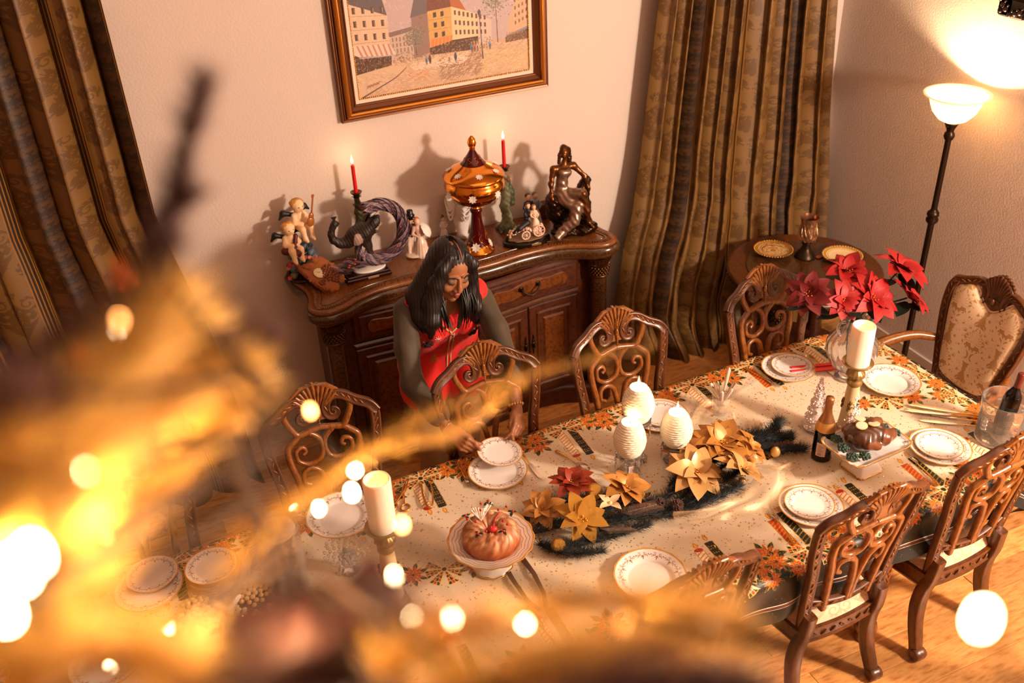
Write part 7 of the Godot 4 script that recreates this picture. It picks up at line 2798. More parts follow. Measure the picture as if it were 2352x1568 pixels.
func compote() -> void:
	var t := thing("covered_compote", "ruby and gold enamelled glass compote with a pointed lid and gold finial", "compote", V(1.209, SBY, 0.285))
	var ruby := mat(Color(0.26, 0.006, 0.008), 0.06)
	var gilt := mat(Color(0.90, 0.58, 0.22), 0.14, 1.0)
	var b := MB.new()
	b.lathe([Vector2(0, 0), Vector2(0.084, 0), Vector2(0.088, 0.006), Vector2(0.086, 0.012), Vector2(0.07, 0.022), Vector2(0.060, 0.04)], 40)
	part("gilt_foot", b, gilt, t)
	b = MB.new()
	b.lathe([Vector2(0.0605, 0.038), Vector2(0.052, 0.06), Vector2(0.040, 0.11), Vector2(0.030, 0.18), Vector2(0.026, 0.225), Vector2(0.032, 0.232), Vector2(0.034, 0.245), Vector2(0.026, 0.255)], 40)
	part("ruby_stem", b, ruby, t)
	b = MB.new()
	b.lathe([Vector2(0.026, 0.253), Vector2(0.020, 0.262), Vector2(0.024, 0.272), Vector2(0.034, 0.278)], 32)
	part("gilt_knop", b, gilt, t)
	b = MB.new()
	b.lathe([Vector2(0.03, 0.276), Vector2(0.07, 0.286), Vector2(0.115, 0.31), Vector2(0.145, 0.345)], 48)
	var bowl := part("ruby_bowl", b, ruby, t)
	b = MB.new()
	b.lathe([Vector2(0.145, 0.345), Vector2(0.160, 0.372), Vector2(0.163, 0.395), Vector2(0.155, 0.415), Vector2(0.147, 0.424), Vector2(0.150, 0.430)], 48)
	part("gilt_band", b, gilt, bowl)
	b = MB.new()
	b.lathe([Vector2(0.150, 0.430), Vector2(0.163, 0.436), Vector2(0.165, 0.444), Vector2(0.158, 0.450), Vector2(0.150, 0.462), Vector2(0.120, 0.482), Vector2(0.09, 0.496), Vector2(0.068, 0.508)], 48)
	var lid := part("gilt_lid", b, gilt, t)
	b = MB.new()
	b.lathe([Vector2(0.068, 0.508), Vector2(0.055, 0.52), Vector2(0.036, 0.545), Vector2(0.020, 0.572), Vector2(0.013, 0.585)], 36)
	part("ruby_cone", b, ruby, lid)
	b = MB.new()
	b.lathe([Vector2(0.013, 0.583), Vector2(0.017, 0.588), Vector2(0.013, 0.594), Vector2(0.021, 0.606), Vector2(0.024, 0.622), Vector2(0.018, 0.642), Vector2(0.006, 0.656), Vector2(0, 0.658)], 28)
	part("finial", b, gilt, lid)
	b = MB.new()
	for i in 7:
		var a := TAU * i / 7 - 0.45
		enamel_flower(b, V(sin(a) * 0.161, 0.372, cos(a) * 0.161), V(sin(a), 0.1, cos(a)).normalized(), 0.024)
		enamel_flower(b, V(sin(a + 0.3) * 0.13, 0.478, cos(a + 0.3) * 0.13), V(sin(a + 0.3) * 0.4, 1, cos(a + 0.3) * 0.4).normalized(), 0.022)
	for i in 4:
		var a := TAU * i / 4 - 0.55
		enamel_flower(b, V(sin(a) * 0.066, 0.045, cos(a) * 0.066), V(sin(a), 0.5, cos(a)).normalized(), 0.028)
	part("enamel_flowers", b, mat(Color(0.88, 0.85, 0.80), 0.3), t).set_meta("kind", "stuff")
	b = MB.new()
	for i in 8:
		var a := TAU * i / 8
		for q in [[0.064, 0.035, 0.11, 0.042], [0.134, 0.33, 0.30, 0.112], [0.05, 0.523, 0.55, 0.033]]:
			var pts := []
			for j in 9:
				var u := j / 8.0
				var aa := a + 0.22 * sin(u * 7.0)
				var r := lerpf(q[0], q[3], u) + 0.003
				pts.append(V(sin(aa) * r, lerpf(q[1], q[2], u), cos(aa) * r))
			b.tube(pts, 0.0012, 4)
	part("gilt_scrolls", b, gilt, t)


func bronze_lady() -> void:
	var t := thing("bronze_statue", "bronze statue of a seated lady in a silvery draped dress leaning on rocks", "statue", V(1.765, SBY, 0.30))
	var rock := lin(0.20, 0.12, 0.06)
	var o := []
	o.append([V(0.0, 0.02, 0.03), V(0.13, 0.03, 0.075), Vector3.ZERO, rock])
	o.append([V(0.06, 0.03, 0.07), V(0.07, 0.035, 0.06), Vector3.ZERO, rock])
	chain(o, [V(-0.02, 0.03, -0.02), V(-0.07, 0.12, -0.02), V(-0.09, 0.19, -0.01)], [0.06, 0.055, 0.05], rock)
	chain(o, [V(-0.09, 0.20, 0.0), V(-0.02, 0.20, 0.0)], [0.045, 0.04], rock)
	chain(o, [V(0.06, 0.04, 0.0), V(0.085, 0.13, 0.0), V(0.075, 0.21, 0.0), V(0.10, 0.28, 0.0)], [0.055, 0.04, 0.035, 0.028], rock)
	var b := MB.new()
	b.blob(o, 0.006, 0.03, func(p: Vector3) -> float: return 0.005 * sin(p.x * 70 + sin(p.y * 60) * 2) * sin(p.y * 80 + p.z * 50) + 0.002 * sin(p.x * 210 + p.y * 190))
	part("rocks", b, M.vmetal, t)
	var br := lin(0.42, 0.25, 0.12)
	var si := lin(0.58, 0.47, 0.40)
	o = []
	chain(o, [V(-0.062, 0.245, 0.02), V(-0.055, 0.31, 0.015), V(-0.045, 0.355, 0.01)], [0.043, 0.030, 0.036], si)
	chain(o, [V(-0.045, 0.365, 0.01), V(-0.033, 0.40, 0.0), V(-0.028, 0.435, 0.004)], [0.034, 0.018, 0.0125], br)
	chain(o, [V(-0.095, 0.385, 0.0), V(0.022, 0.383, 0.0)], [0.019, 0.019], br)
	chain(o, [V(-0.060, 0.365, 0.032), V(-0.020, 0.363, 0.032)], [0.017, 0.017], si)
	chain(o, [V(-0.098, 0.382, 0.0), V(-0.120, 0.31, 0.015), V(-0.128, 0.245, 0.035), V(-0.13, 0.228, 0.05)], [0.018, 0.0135, 0.010, 0.008], br)
	chain(o, [V(0.026, 0.380, 0.0), V(0.082, 0.315, 0.025), V(0.098, 0.25, 0.035), V(0.10, 0.225, 0.04)], [0.018, 0.0135, 0.010, 0.007], br)
	chain(o, [V(-0.045, 0.235, 0.03), V(0.022, 0.255, 0.105)], [0.043, 0.029], si)
	chain(o, [V(0.022, 0.255, 0.108), V(0.045, 0.15, 0.115), V(0.063, 0.075, 0.105), V(0.078, 0.055, 0.135)], [0.027, 0.023, 0.012, 0.009], br)
	chain(o, [V(-0.055, 0.22, 0.04), V(-0.01, 0.17, 0.10)], [0.04, 0.03], si)
	chain(o, [V(-0.01, 0.17, 0.10), V(-0.07, 0.085, 0.105), V(-0.125, 0.045, 0.115)], [0.025, 0.019, 0.010], br)
	chain(o, [V(0.0, 0.19, 0.10), V(-0.03, 0.11, 0.115), V(-0.10, 0.05, 0.10), V(-0.135, 0.035, 0.12)], [0.032, 0.030, 0.026, 0.022], si)
	chain(o, [V(0.03, 0.20, 0.07), V(0.055, 0.14, 0.08)], [0.03, 0.02], si)
	b = MB.new()
	b.blob(o, 0.004, 0.014, func(p: Vector3) -> float: return 0.0016 * sin(p.x * 130 + p.y * 150 + sin(p.z * 90) * 2) if p.y < 0.35 else 0.0)
	part("figure", b, M.vmetal, t)
	o = []
	o.append([V(-0.034, 0.468, 0.004), V(0.024, 0.031, 0.027), V(0.1, -0.4, 0), br])
	o.append([V(-0.042, 0.452, 0.024), V(-0.040, 0.446, 0.024), 0.011, 0.009, br])
	o.append([V(-0.047, 0.462, 0.028), V(-0.046, 0.458, 0.033), 0.004, 0.005, br])
	chain(o, [V(-0.03, 0.49, -0.006), V(-0.008, 0.47, -0.014), V(0.002, 0.43, -0.012), V(0.006, 0.40, -0.006)], [0.022, 0.022, 0.016, 0.010], lin(0.32, 0.19, 0.09))
	chain(o, [V(-0.04, 0.492, 0.004), V(-0.062, 0.462, 0.008), V(-0.07, 0.42, 0.012)], [0.014, 0.010, 0.009], lin(0.32, 0.19, 0.09))
	b = MB.new()
	b.blob(o, 0.0022, 0.008, func(p: Vector3) -> float: return 0.0010 * sin(p.y * 420 + p.x * 260) if p.z < 0.012 else 0.0)
	part("head", b, M.vmetal, t)


func little_person(o: Array, at: Vector3, h: float, dress: Color, top: Color, hair: Color, skirt: bool, lean := 0.0) -> void:
	var skin := lin(0.88, 0.72, 0.58)
	var k := h
	var l := V(lean * k, 0, 0)
	if skirt:
		chain(o, [at + V(0, 0.02 * k, 0), at + V(0, 0.28 * k, 0), at + l * 0.5 + V(0, 0.52 * k, 0)], [0.20 * k, 0.14 * k, 0.07 * k], dress)
	else:
		for s in [-1.0, 1.0]:
			chain(o, [at + V(s * 0.05 * k, 0.0, 0), at + V(s * 0.045 * k, 0.26 * k, 0), at + l * 0.5 + V(s * 0.04 * k, 0.5 * k, 0)], [0.04 * k, 0.05 * k, 0.06 * k], dress)
	chain(o, [at + l * 0.5 + V(0, 0.52 * k, 0), at + l + V(0, 0.72 * k, 0)], [0.075 * k, 0.085 * k], top)
	for s in [-1.0, 1.0]:
		chain(o, [at + l + V(s * 0.09 * k, 0.74 * k, 0), at + l + V(s * 0.15 * k, 0.60 * k, 0.04 * k), at + l * 0.6 + V(s * 0.07 * k, 0.54 * k, 0.12 * k)], [0.042 * k, 0.034 * k, 0.026 * k], top)
	chain(o, [at + l + V(0, 0.76 * k, 0), at + l + V(0, 0.82 * k, 0)], [0.035 * k, 0.035 * k], skin)
	o.append([at + l + V(0, 0.90 * k, 0.005 * k), V(0.075 * k, 0.09 * k, 0.08 * k), Vector3.ZERO, skin])
	o.append([at + l + V(0, 0.94 * k, -0.03 * k), V(0.085 * k, 0.075 * k, 0.075 * k), Vector3.ZERO, hair])


func cherub(o: Array, at: Vector3, k: float, face: float) -> void:  # seated, chubby, winged
	var skin := lin(0.93, 0.78, 0.60)
	var wing := lin(0.10, 0.09, 0.08)
	var r := Basis.from_euler(V(0, face, 0))
	var g := func(x: float, y: float, z: float) -> Vector3: return at + r * V(x, y, z) * k
	chain(o, [g.call(0, 0.05, 0), g.call(0, 0.30, 0)], [0.15 * k, 0.12 * k], skin)
	for s in [-1.0, 1.0]:
		chain(o, [g.call(s * 0.08, 0.03, 0.05), g.call(s * 0.12, 0.02, 0.28), g.call(s * 0.10, -0.22, 0.32), g.call(s * 0.10, -0.26, 0.40)], [0.10 * k, 0.075 * k, 0.055 * k, 0.04 * k], skin)
		chain(o, [g.call(s * 0.13, 0.30, 0), g.call(s * 0.20, 0.16, 0.10), g.call(s * 0.05, 0.14, 0.22)], [0.065 * k, 0.055 * k, 0.04 * k], skin)
		chain(o, [g.call(s * 0.08, 0.28, -0.12), g.call(s * 0.30, 0.36, -0.20), g.call(s * 0.42, 0.24, -0.20)], [0.05 * k, 0.07 * k, 0.025 * k], wing)
	o.append([g.call(0, 0.52, 0.03), V(0.145, 0.155, 0.15) * k, Vector3.ZERO, skin])
	for i in 14:
		var a := i * 2.4
		var q := 0.9 - 0.07 * i
		o.append([g.call(sin(a) * 0.13 * sqrt(1 - q * q * 0.9), 0.56 + 0.10 * q, -0.02 + cos(a) * 0.12 * sqrt(1 - q * q * 0.9) - (0.03 if cos(a) > 0.3 else 0.0)), V(0.055, 0.055, 0.055) * k, Vector3.ZERO, lin(0.80, 0.56, 0.26)])
	o.append([g.call(0, 0.50, 0.175), V(0.025, 0.022, 0.025) * k, Vector3.ZERO, skin])


func face_marks(b: MB, at: Vector3, k: float, face: float) -> void:
	var r := Basis.from_euler(V(0, face, 0))
	for s in [-1.0, 1.0]:
		b.ball(at + r * V(s * 0.055, 0.535, 0.165) * k, V(0.020, 0.012, 0.012) * k, 8, 6)


func figurines() -> void:
	# two cherubs on a flowery cloud
	var t := thing("cherub_figurine", "two curly-haired cherubs with a lute on a blue flowery cloud, at the sideboard's left end", "figurine", V(0.262, SBY, 0.12))
	var b := MB.new()
	b.lathe([Vector2(0, 0), Vector2(0.085, 0), Vector2(0.09, 0.01), Vector2(0.08, 0.022), Vector2(0, 0.024)], 30)
	part("wooden_base", b, mat(Color(0.16, 0.03, 0.025), 0.15), t)
	var o := []
	var r := RandomNumberGenerator.new()
	r.seed = 12
	for i in 46:
		var u := r.randf()
		var p := V(r.randf_range(-0.075, 0.085), 0.03 + 0.16 * u, r.randf_range(-0.05, 0.06)) * V(1.0 - 0.45 * u, 1, 1.0 - 0.4 * u) + V(0.02 * u, 0, 0)
		o.append([p, p + V(0.008, 0.006, 0), 0.020, 0.016, [lin(0.28, 0.36, 0.42), lin(0.40, 0.45, 0.46), lin(0.18, 0.24, 0.30), lin(0.46, 0.40, 0.30)][i % 4]])
	b = MB.new()
	b.blob(o, 0.005, 0.010)
	part("cloud", b, M.vert, t)
	b = MB.new()
	b.tinted = true
	for i in 20:
		b.c = [lin(0.68, 0.20, 0.12), lin(0.75, 0.42, 0.24), lin(0.60, 0.10, 0.10)][i % 3]
		enamel_flower(b, V(-0.08 + 0.155 * fposmod(i * 0.37, 1.0), 0.04 + 0.09 * fposmod(i * 0.61, 1.0), 0.068 - 0.02 * fposmod(i * 0.61, 1.0)), V(0, 0.5, 1).normalized(), 0.013)
	part("flowers", b, M.vert, t)
	var c1 := V(-0.038, 0.195, 0.035)
	var c2 := V(0.034, 0.285, -0.010)
	o = []
	cherub(o, c1, 0.205, 0.25)
	chain(o, [c1 + V(-0.04, 0.0, 0.03), c1 + V(0.02, -0.012, 0.055), c1 + V(0.05, -0.02, 0.04)], [0.02, 0.018, 0.012], lin(0.34, 0.06, 0.06))
	chain(o, [c1 + V(0.028, 0.07, 0.02), c1 + V(0.01, 0.02, 0.045)], [0.012, 0.010], lin(0.34, 0.06, 0.06))
	b = MB.new()
	b.blob(o, 0.0036, 0.010)
	part("lower_cherub", b, M.vert, t)
	o = []
	cherub(o, c2, 0.215, 0.35)
	b = MB.new()
	b.blob(o, 0.0036, 0.010)
	part("upper_cherub", b, M.vert, t)
	b = MB.new()
	face_marks(b, c1, 0.205, 0.25)
	face_marks(b, c2, 0.215, 0.35)
	part("eyes", b, mat(Color(0.16, 0.09, 0.05), 0.4), t)
	b = MB.new()
	var lx := at_(c2 + V(0.045, 0.04, 0.065), V(0.0, 0.3, -0.25))
	b.x = lx
	b.ball(V(0, 0, 0), V(0.022, 0.028, 0.009), 16, 10)
	b.ball(V(0, 0.03, 0), V(0.015, 0.02, 0.008), 14, 8)
	b.box(V(0, 0.085, 0.002), V(0.008, 0.09, 0.006), 0.001)
	b.box(V(0, 0.135, 0.0), V(0.014, 0.018, 0.007), 0.002)
	part("lute", b, mat(Color(0.62, 0.36, 0.15), 0.3), t)
	# carved grape slab with a clock
	t = thing("grape_clock", "carved wooden slab of grapes and vine leaves with a small round clock, front left", "clock", V(0.345, SBY + 0.052, 0.262), 0.42)
	t.rotation = V(0.52, 0.42, 0.0)
	b = MB.new()
	var poly := PackedVector2Array()
	for q in spl([Vector2(-0.085, 0.10), Vector2(-0.02, 0.092), Vector2(0.055, 0.105), Vector2(0.085, 0.03), Vector2(0.088, -0.055), Vector2(0.04, -0.075), Vector2(0.01, -0.118), Vector2(-0.045, -0.10), Vector2(-0.075, -0.03)], 4, true):
		poly.append(q + Vector2(0.004 * sin(q.y * 300), 0.004 * sin(q.x * 260)))
	b.x = at_(Vector3.ZERO, V(-PI / 2, 0, 0))
	b.prism(poly, -0.016, 0.014, 0.005)
	var oak := mat(Color(0.58, 0.31, 0.12), 0.6)
	part("slab", b, oak, t)
	b = MB.new()
	for i in 38:
		var a := i * 2.4
		var rr := 0.0076 * sqrt(i)
		b.ball(V(0.028 + sin(a) * rr * 0.9, 0.017 + 0.003 * sin(i * 1.3), 0.018 + cos(a) * rr * 1.25), 0.0092, 9, 6)
	for i in 5:
		b.ball(V(-0.055 + 0.014 * (i % 3), 0.017, 0.038 + 0.013 * int(i / 3.0)), 0.0085, 9, 6)
	part("grapes", b, mat(Color(0.46, 0.22, 0.08), 0.5), t)
	b = MB.new()
	for q in [[-0.06, -0.07, 2.4], [0.02, -0.08, 3.6], [0.06, -0.02, 1.2], [-0.045, 0.07, 0.3], [0.05, 0.07, 0.9], [-0.07, 0.0, 5.0]]:
		for i in 5:
			b.leaf(at_(V(q[0], 0.017, q[1]), V(-0.08, q[2] + (i - 2) * 0.62, 0)), 0.036 - 0.004 * absf(i - 2), 0.010, 0.1, 0.3, 4)
	part("vine_leaves", b, oak, t)
	b = MB.new()
	b.x = at_(V(-0.022, 0.016, -0.012))
	b.lathe([Vector2(0, 0), Vector2(0.031, 0), Vector2(0.0315, 0.004), Vector2(0.029, 0.006), Vector2(0.028, 0.004), Vector2(0, 0.004)], 30)
	var clk := part("clock_face", b, mat(Color(0.90, 0.82, 0.66), 0.35), t)
	b = MB.new()
	for i in 12:
		var a := TAU * i / 12
		b.box(V(-0.022 + sin(a) * 0.023, 0.0205, -0.012 + cos(a) * 0.023), V(0.0022, 0.0008, 0.0022), 0.0002)
	b.tube([V(-0.022, 0.0208, -0.012), V(-0.012, 0.0208, -0.018)], 0.0009, 4)
	b.tube([V(-0.022, 0.0208, -0.012), V(-0.032, 0.0208, -0.026)], 0.0007, 4)
	part("hands", b, mat(Color(0.1, 0.07, 0.05), 0.4), clk)
	# courting couple
	t = thing("couple_figurine", "pale porcelain courting couple with top hat and parasol beside the peacock's tail", "figurine", V(0.882, SBY, 0.171))
	o = []
	var white := lin(0.88, 0.78, 0.70)
	little_person(o, V(-0.022, 0.01, 0), 0.225, white, lin(0.30, 0.20, 0.17), lin(0.12, 0.08, 0.06), false, 0.05)
	little_person(o, V(0.030, 0.01, 0.022), 0.215, white, lin(0.84, 0.68, 0.62), lin(0.74, 0.42, 0.22), true, -0.06)
	o.append([V(0, 0.008, 0.01), V(0.06, 0.012, 0.045), Vector3.ZERO, white])
	chain(o, [V(-0.01, 0.225, 0), V(-0.01, 0.236, 0)], [0.022, 0.022], lin(0.06, 0.05, 0.05))
	b = MB.new()
	b.blob(o, 0.0036, 0.007, func(p: Vector3) -> float: return 0.0013 * sin(atan2(p.x - 0.03, p.z - 0.022) * 14.0) if p.y < 0.11 and p.x > 0.0 else 0.0)
	part("pair", b, M.porc, t)
	b = MB.new()
	b.x = at_(V(-0.01, 0.236, 0))
	b.lathe([Vector2(0, 0), Vector2(0.026, 0), Vector2(0.026, 0.002), Vector2(0.016, 0.004), Vector2(0.017, 0.03), Vector2(0, 0.031)], 18)
	part("top_hat", b, mat(Color(0.05, 0.04, 0.04), 0.4), t)
	b = MB.new()
	b.x = at_(V(0.062, 0.15, 0.03), V(0.9, 0.3, -0.6))
	b.lathe([Vector2(0.046, 0), Vector2(0.034, 0.012), Vector2(0.015, 0.02), Vector2(0, 0.023)], 20, func(a: float, y: float) -> float: return 1.0 + 0.05 * cos(a * 10))
	part("parasol", b, M.white_china, t)
	# small grey porcelain lady behind the woman's head
	t = thing("porcelain_bust", "small pale porcelain figure with a brown bun, against the wall behind the woman", "figurine", V(1.095, SBY, 0.055))
	o = []
	little_person(o, V(0, 0.0, 0), 0.13, lin(0.85, 0.80, 0.75), lin(0.85, 0.80, 0.75), lin(0.36, 0.27, 0.18), true)
	o.append([V(0, 0.135, -0.006), V(0.008, 0.006, 0.008), Vector3.ZERO, lin(0.36, 0.27, 0.18)])
	b = MB.new()
	b.blob(o, 0.0036, 0.006)
	part("figure", b, M.porc, t)
	# white draped vase
	t = thing("draped_vase", "white porcelain vase with swagged drapery, half hidden behind the ruby compote", "vase", V(1.195, SBY, 0.085))
	b = MB.new()
	b.lathe([Vector2(0, 0), Vector2(0.04, 0), Vector2(0.03, 0.02), Vector2(0.04, 0.07), Vector2(0.06, 0.14), Vector2(0.078, 0.20), Vector2(0.085, 0.24), Vector2(0.078, 0.24), Vector2(0.055, 0.15), Vector2(0, 0.06)], 40, func(a: float, y: float) -> float: return 1.0 + 0.05 * cos(a * 9 + y * 30) * smoothstep(0.05, 0.2, y))
	part("body", b, M.white_china, t)
	b = MB.new()
	for k in 5:
		var a := TAU * k / 5
		for j in 3:
			var pts := []
			for i in 9:
				var u := i / 8.0
				var aa := a + (u - 0.5) * 1.15
				var y := 0.235 - (0.05 + 0.03 * j) * sin(PI * u)
				var rr := 0.086 - 0.14 * (0.235 - y) * 0.6
				pts.append(V(sin(aa) * rr, y, cos(aa) * rr))
			b.tube(pts, [0.003, 0.004, 0.005, 0.006, 0.006, 0.006, 0.005, 0.004, 0.003], 6)
	part("swags", b, M.white_china, t)
	# two children
	t = thing("children_figurine", "glazed porcelain boy and girl standing together beside the bronze statue", "figurine", V(1.600, SBY, 0.150))
	o = []
	little_person(o, V(-0.022, 0, 0), 0.20, lin(0.82, 0.74, 0.66), lin(0.16, 0.16, 0.24), lin(0.22, 0.14, 0.10), false)
	little_person(o, V(0.026, 0, -0.008), 0.195, lin(0.80, 0.76, 0.72), lin(0.55, 0.58, 0.62), lin(0.42, 0.30, 0.20), true)
	b = MB.new()
	b.blob(o, 0.0036, 0.006)
	part("pair", b, M.porc, t)
	var bx := MB.new()
	bx.box(V(0, 0.045, 0), V(0.11, 0.09, 0.06), 0.005)
	solo("wooden_box", bx, mat(Color(0.34, 0.15, 0.06), 0.4), "small brown wooden box against the wall between the children and the bronze statue", "box", V(1.685, SBY, 0.075))
	# wedding carriage
	t = thing("carriage_figurine", "bridal pair riding a flower-heaped carriage on a black oval base", "figurine", V(1.485, SBY, 0.322), -0.1)
	b = MB.new()
	b.lathe([Vector2(0, 0), Vector2(1.0, 0), Vector2(1.03, 0.006), Vector2(0.98, 0.014), Vector2(1.0, 0.019), Vector2(0.95, 0.026), Vector2(0, 0.027)], 44)
	for i in b.v.size():
		b.v[i] = V(b.v[i].x * 0.135, b.v[i].y, b.v[i].z * 0.078)
	part("wooden_base", b, M.black_wood, t)
	b = MB.new()
	b.box(V(0.03, 0.014, 0.078), V(0.055, 0.010, 0.005), 0.001)
	part("plaque", b, mat(Color(0.86, 0.66, 0.36), 0.25, 0.8), t)
	b = MB.new()
	b.lathe([Vector2(0, 0.026), Vector2(1, 0.026), Vector2(1.03, 0.031), Vector2(0.97, 0.037), Vector2(0, 0.041)], 60, func(a: float, y: float) -> float: return 1.0 + 0.05 * cos(a * 9))
	for i in b.v.size():
		b.v[i] = V(b.v[i].x * 0.105, b.v[i].y, b.v[i].z * 0.056)
	part("ground", b, mat(Color(0.46, 0.33, 0.20), 0.6), t)
	for q in [[-0.018, 0.062, 0.026, 0.045], [0.060, 0.074, 0.036, 0.040]]:
		b = MB.new()
		b.x = at_(V(q[0], q[1], q[3]))
		var ring := []
		for i in 20:
			ring.append(V(sin(TAU * i / 20) * q[2] * 0.88, cos(TAU * i / 20) * q[2] * 0.88, 0))
		b.tube(ring, 0.0042, 7, true)
		for i in 8:
			b.tube([Vector3.ZERO, V(sin(TAU * i / 8) * q[2] * 0.85, cos(TAU * i / 8) * q[2] * 0.85, 0)], 0.0022, 5)
		b.ball(V(0, 0, 0.003), 0.007, 10, 6)
		part("wheel", b, mat(Color(0.88, 0.74, 0.66), 0.5), t)
	o = []
	little_person(o, V(-0.005, 0.075, 0), 0.155, lin(0.05, 0.04, 0.05), lin(0.05, 0.04, 0.05), lin(0.36, 0.14, 0.06), false, 0.12)
	chain(o, [V(0.0, 0.125, 0.02), V(-0.05, 0.105, 0.035), V(-0.085, 0.085, 0.035)], [0.018, 0.014, 0.009], lin(0.05, 0.04, 0.05))
	little_person(o, V(0.050, 0.070, 0.012), 0.150, lin(0.92, 0.80, 0.70), lin(0.90, 0.74, 0.62), lin(0.66, 0.36, 0.16), true, -0.05)
	b = MB.new()
	b.blob(o, 0.0036, 0.006)
	part("bridal_pair", b, M.vert, t)
	b = MB.new()
	b.tinted = true
	for i in 110:
		var u := r.randf()
		var p := V(lerpf(-0.11, 0.085, u) + r.randfn(0, 0.006), 0.055 + 0.030 * sin(u * 4.0) + r.randf() * 0.022 + (0.05 if u > 0.82 else 0.0) * r.randf(), r.randf_range(0.0, 0.042))
		b.c = [lin(0.92, 0.78, 0.68), lin(0.88, 0.66, 0.56), lin(0.95, 0.86, 0.78), lin(0.70, 0.60, 0.40)][i % 4]
		b.ball(p, r.randf_range(0.005, 0.009), 6, 4)
	part("flower_heap", b, M.vert, t).set_meta("kind", "stuff")


func sideboard_things() -> void:
	peacock()
	ornate_stick(V(0.613, SBY, 0.105), 0.405, lin(0.24, 0.22, 0.10), lin(0.30, 0.20, 0.10), "bronze and green tree-trunk candlestick behind the peacock", "lit red taper candle above the peacock")
	ornate_stick(V(1.452, SBY, 0.125), 0.385, lin(0.42, 0.42, 0.30), lin(0.24, 0.26, 0.16), "grey-green tree-trunk candlestick right of the ruby compote", "lit red taper candle right of the ruby compote")
	compote()
	bronze_lady()
	figurines()


# ---------- the woman setting the plate ----------
func hand(o: Array, W: Vector3, K: Vector3, a: Vector3, n: Vector3, curl: Array, thumb: Array, skin: Color, nail: Color) -> void:
	# wrist, knuckle line's middle, direction index -> little finger, palm side; bends of the three joints
	var f := (K - W).normalized()
	a = (a - f * a.dot(f)).normalized()
	chain(o, [W, W.lerp(K, 0.35)], [0.024, 0.026], skin)
	for i in 4:
		var k := K + a * (i - 1.5) * 0.0195 - f * (0.004 * absf(i - 1.3))
		chain(o, [W.lerp(K, 0.2) + a * (i - 1.5) * 0.010, k], [0.017, 0.0115], skin)
		var d := f
		var p := k
		var len := [0.041, 0.026, 0.021]
		var s: float = [0.93, 1.03, 0.97, 0.78][i]
		var rr := [0.0098, 0.0086, 0.0078, 0.0066]
		for j in 3:
			d = d.rotated(f.cross(n).normalized(), curl[j] * (0.85 + 0.1 * i))
			var q: Vector3 = p + d * len[j] * s
			o.append([p, q, rr[j] * (0.9 if i == 3 else 1.0), rr[j + 1] * (0.9 if i == 3 else 1.0), skin])
			if j == 2:
				var up := -(n - d * n.dot(d)).normalized()
				o.append([q - d * 0.007 + up * 0.0042, q + d * 0.002 + up * 0.003, 0.0042, 0.0036, nail])
			p = q
	var t0 := W.lerp(K, 0.28) - a * 0.022 + n * 0.006
	chain(o, [t0, thumb[0], thumb[1], thumb[2]], [0.0155, 0.0125, 0.0102, 0.0082], skin)


func front_of(bones: Array, x: float, y: float) -> Vector3:  # first point of these capsules met along -z
	var p := V(x, y, 1.6)
	for i in 40:
		var d := 9.0
		for b in bones:
			if b.size() != 5:
				continue
			var ba: Vector3 = b[1] - b[0]
			var t := clampf((p - b[0]).dot(ba) / maxf(ba.length_squared(), 1e-9), 0, 1)
			d = minf(d, (p - b[0] - ba * t).length() - lerpf(b[2], b[3], t))
		p.z -= d * 0.9
		if d < 0.001 or p.z < 0.5:
			break
	return p


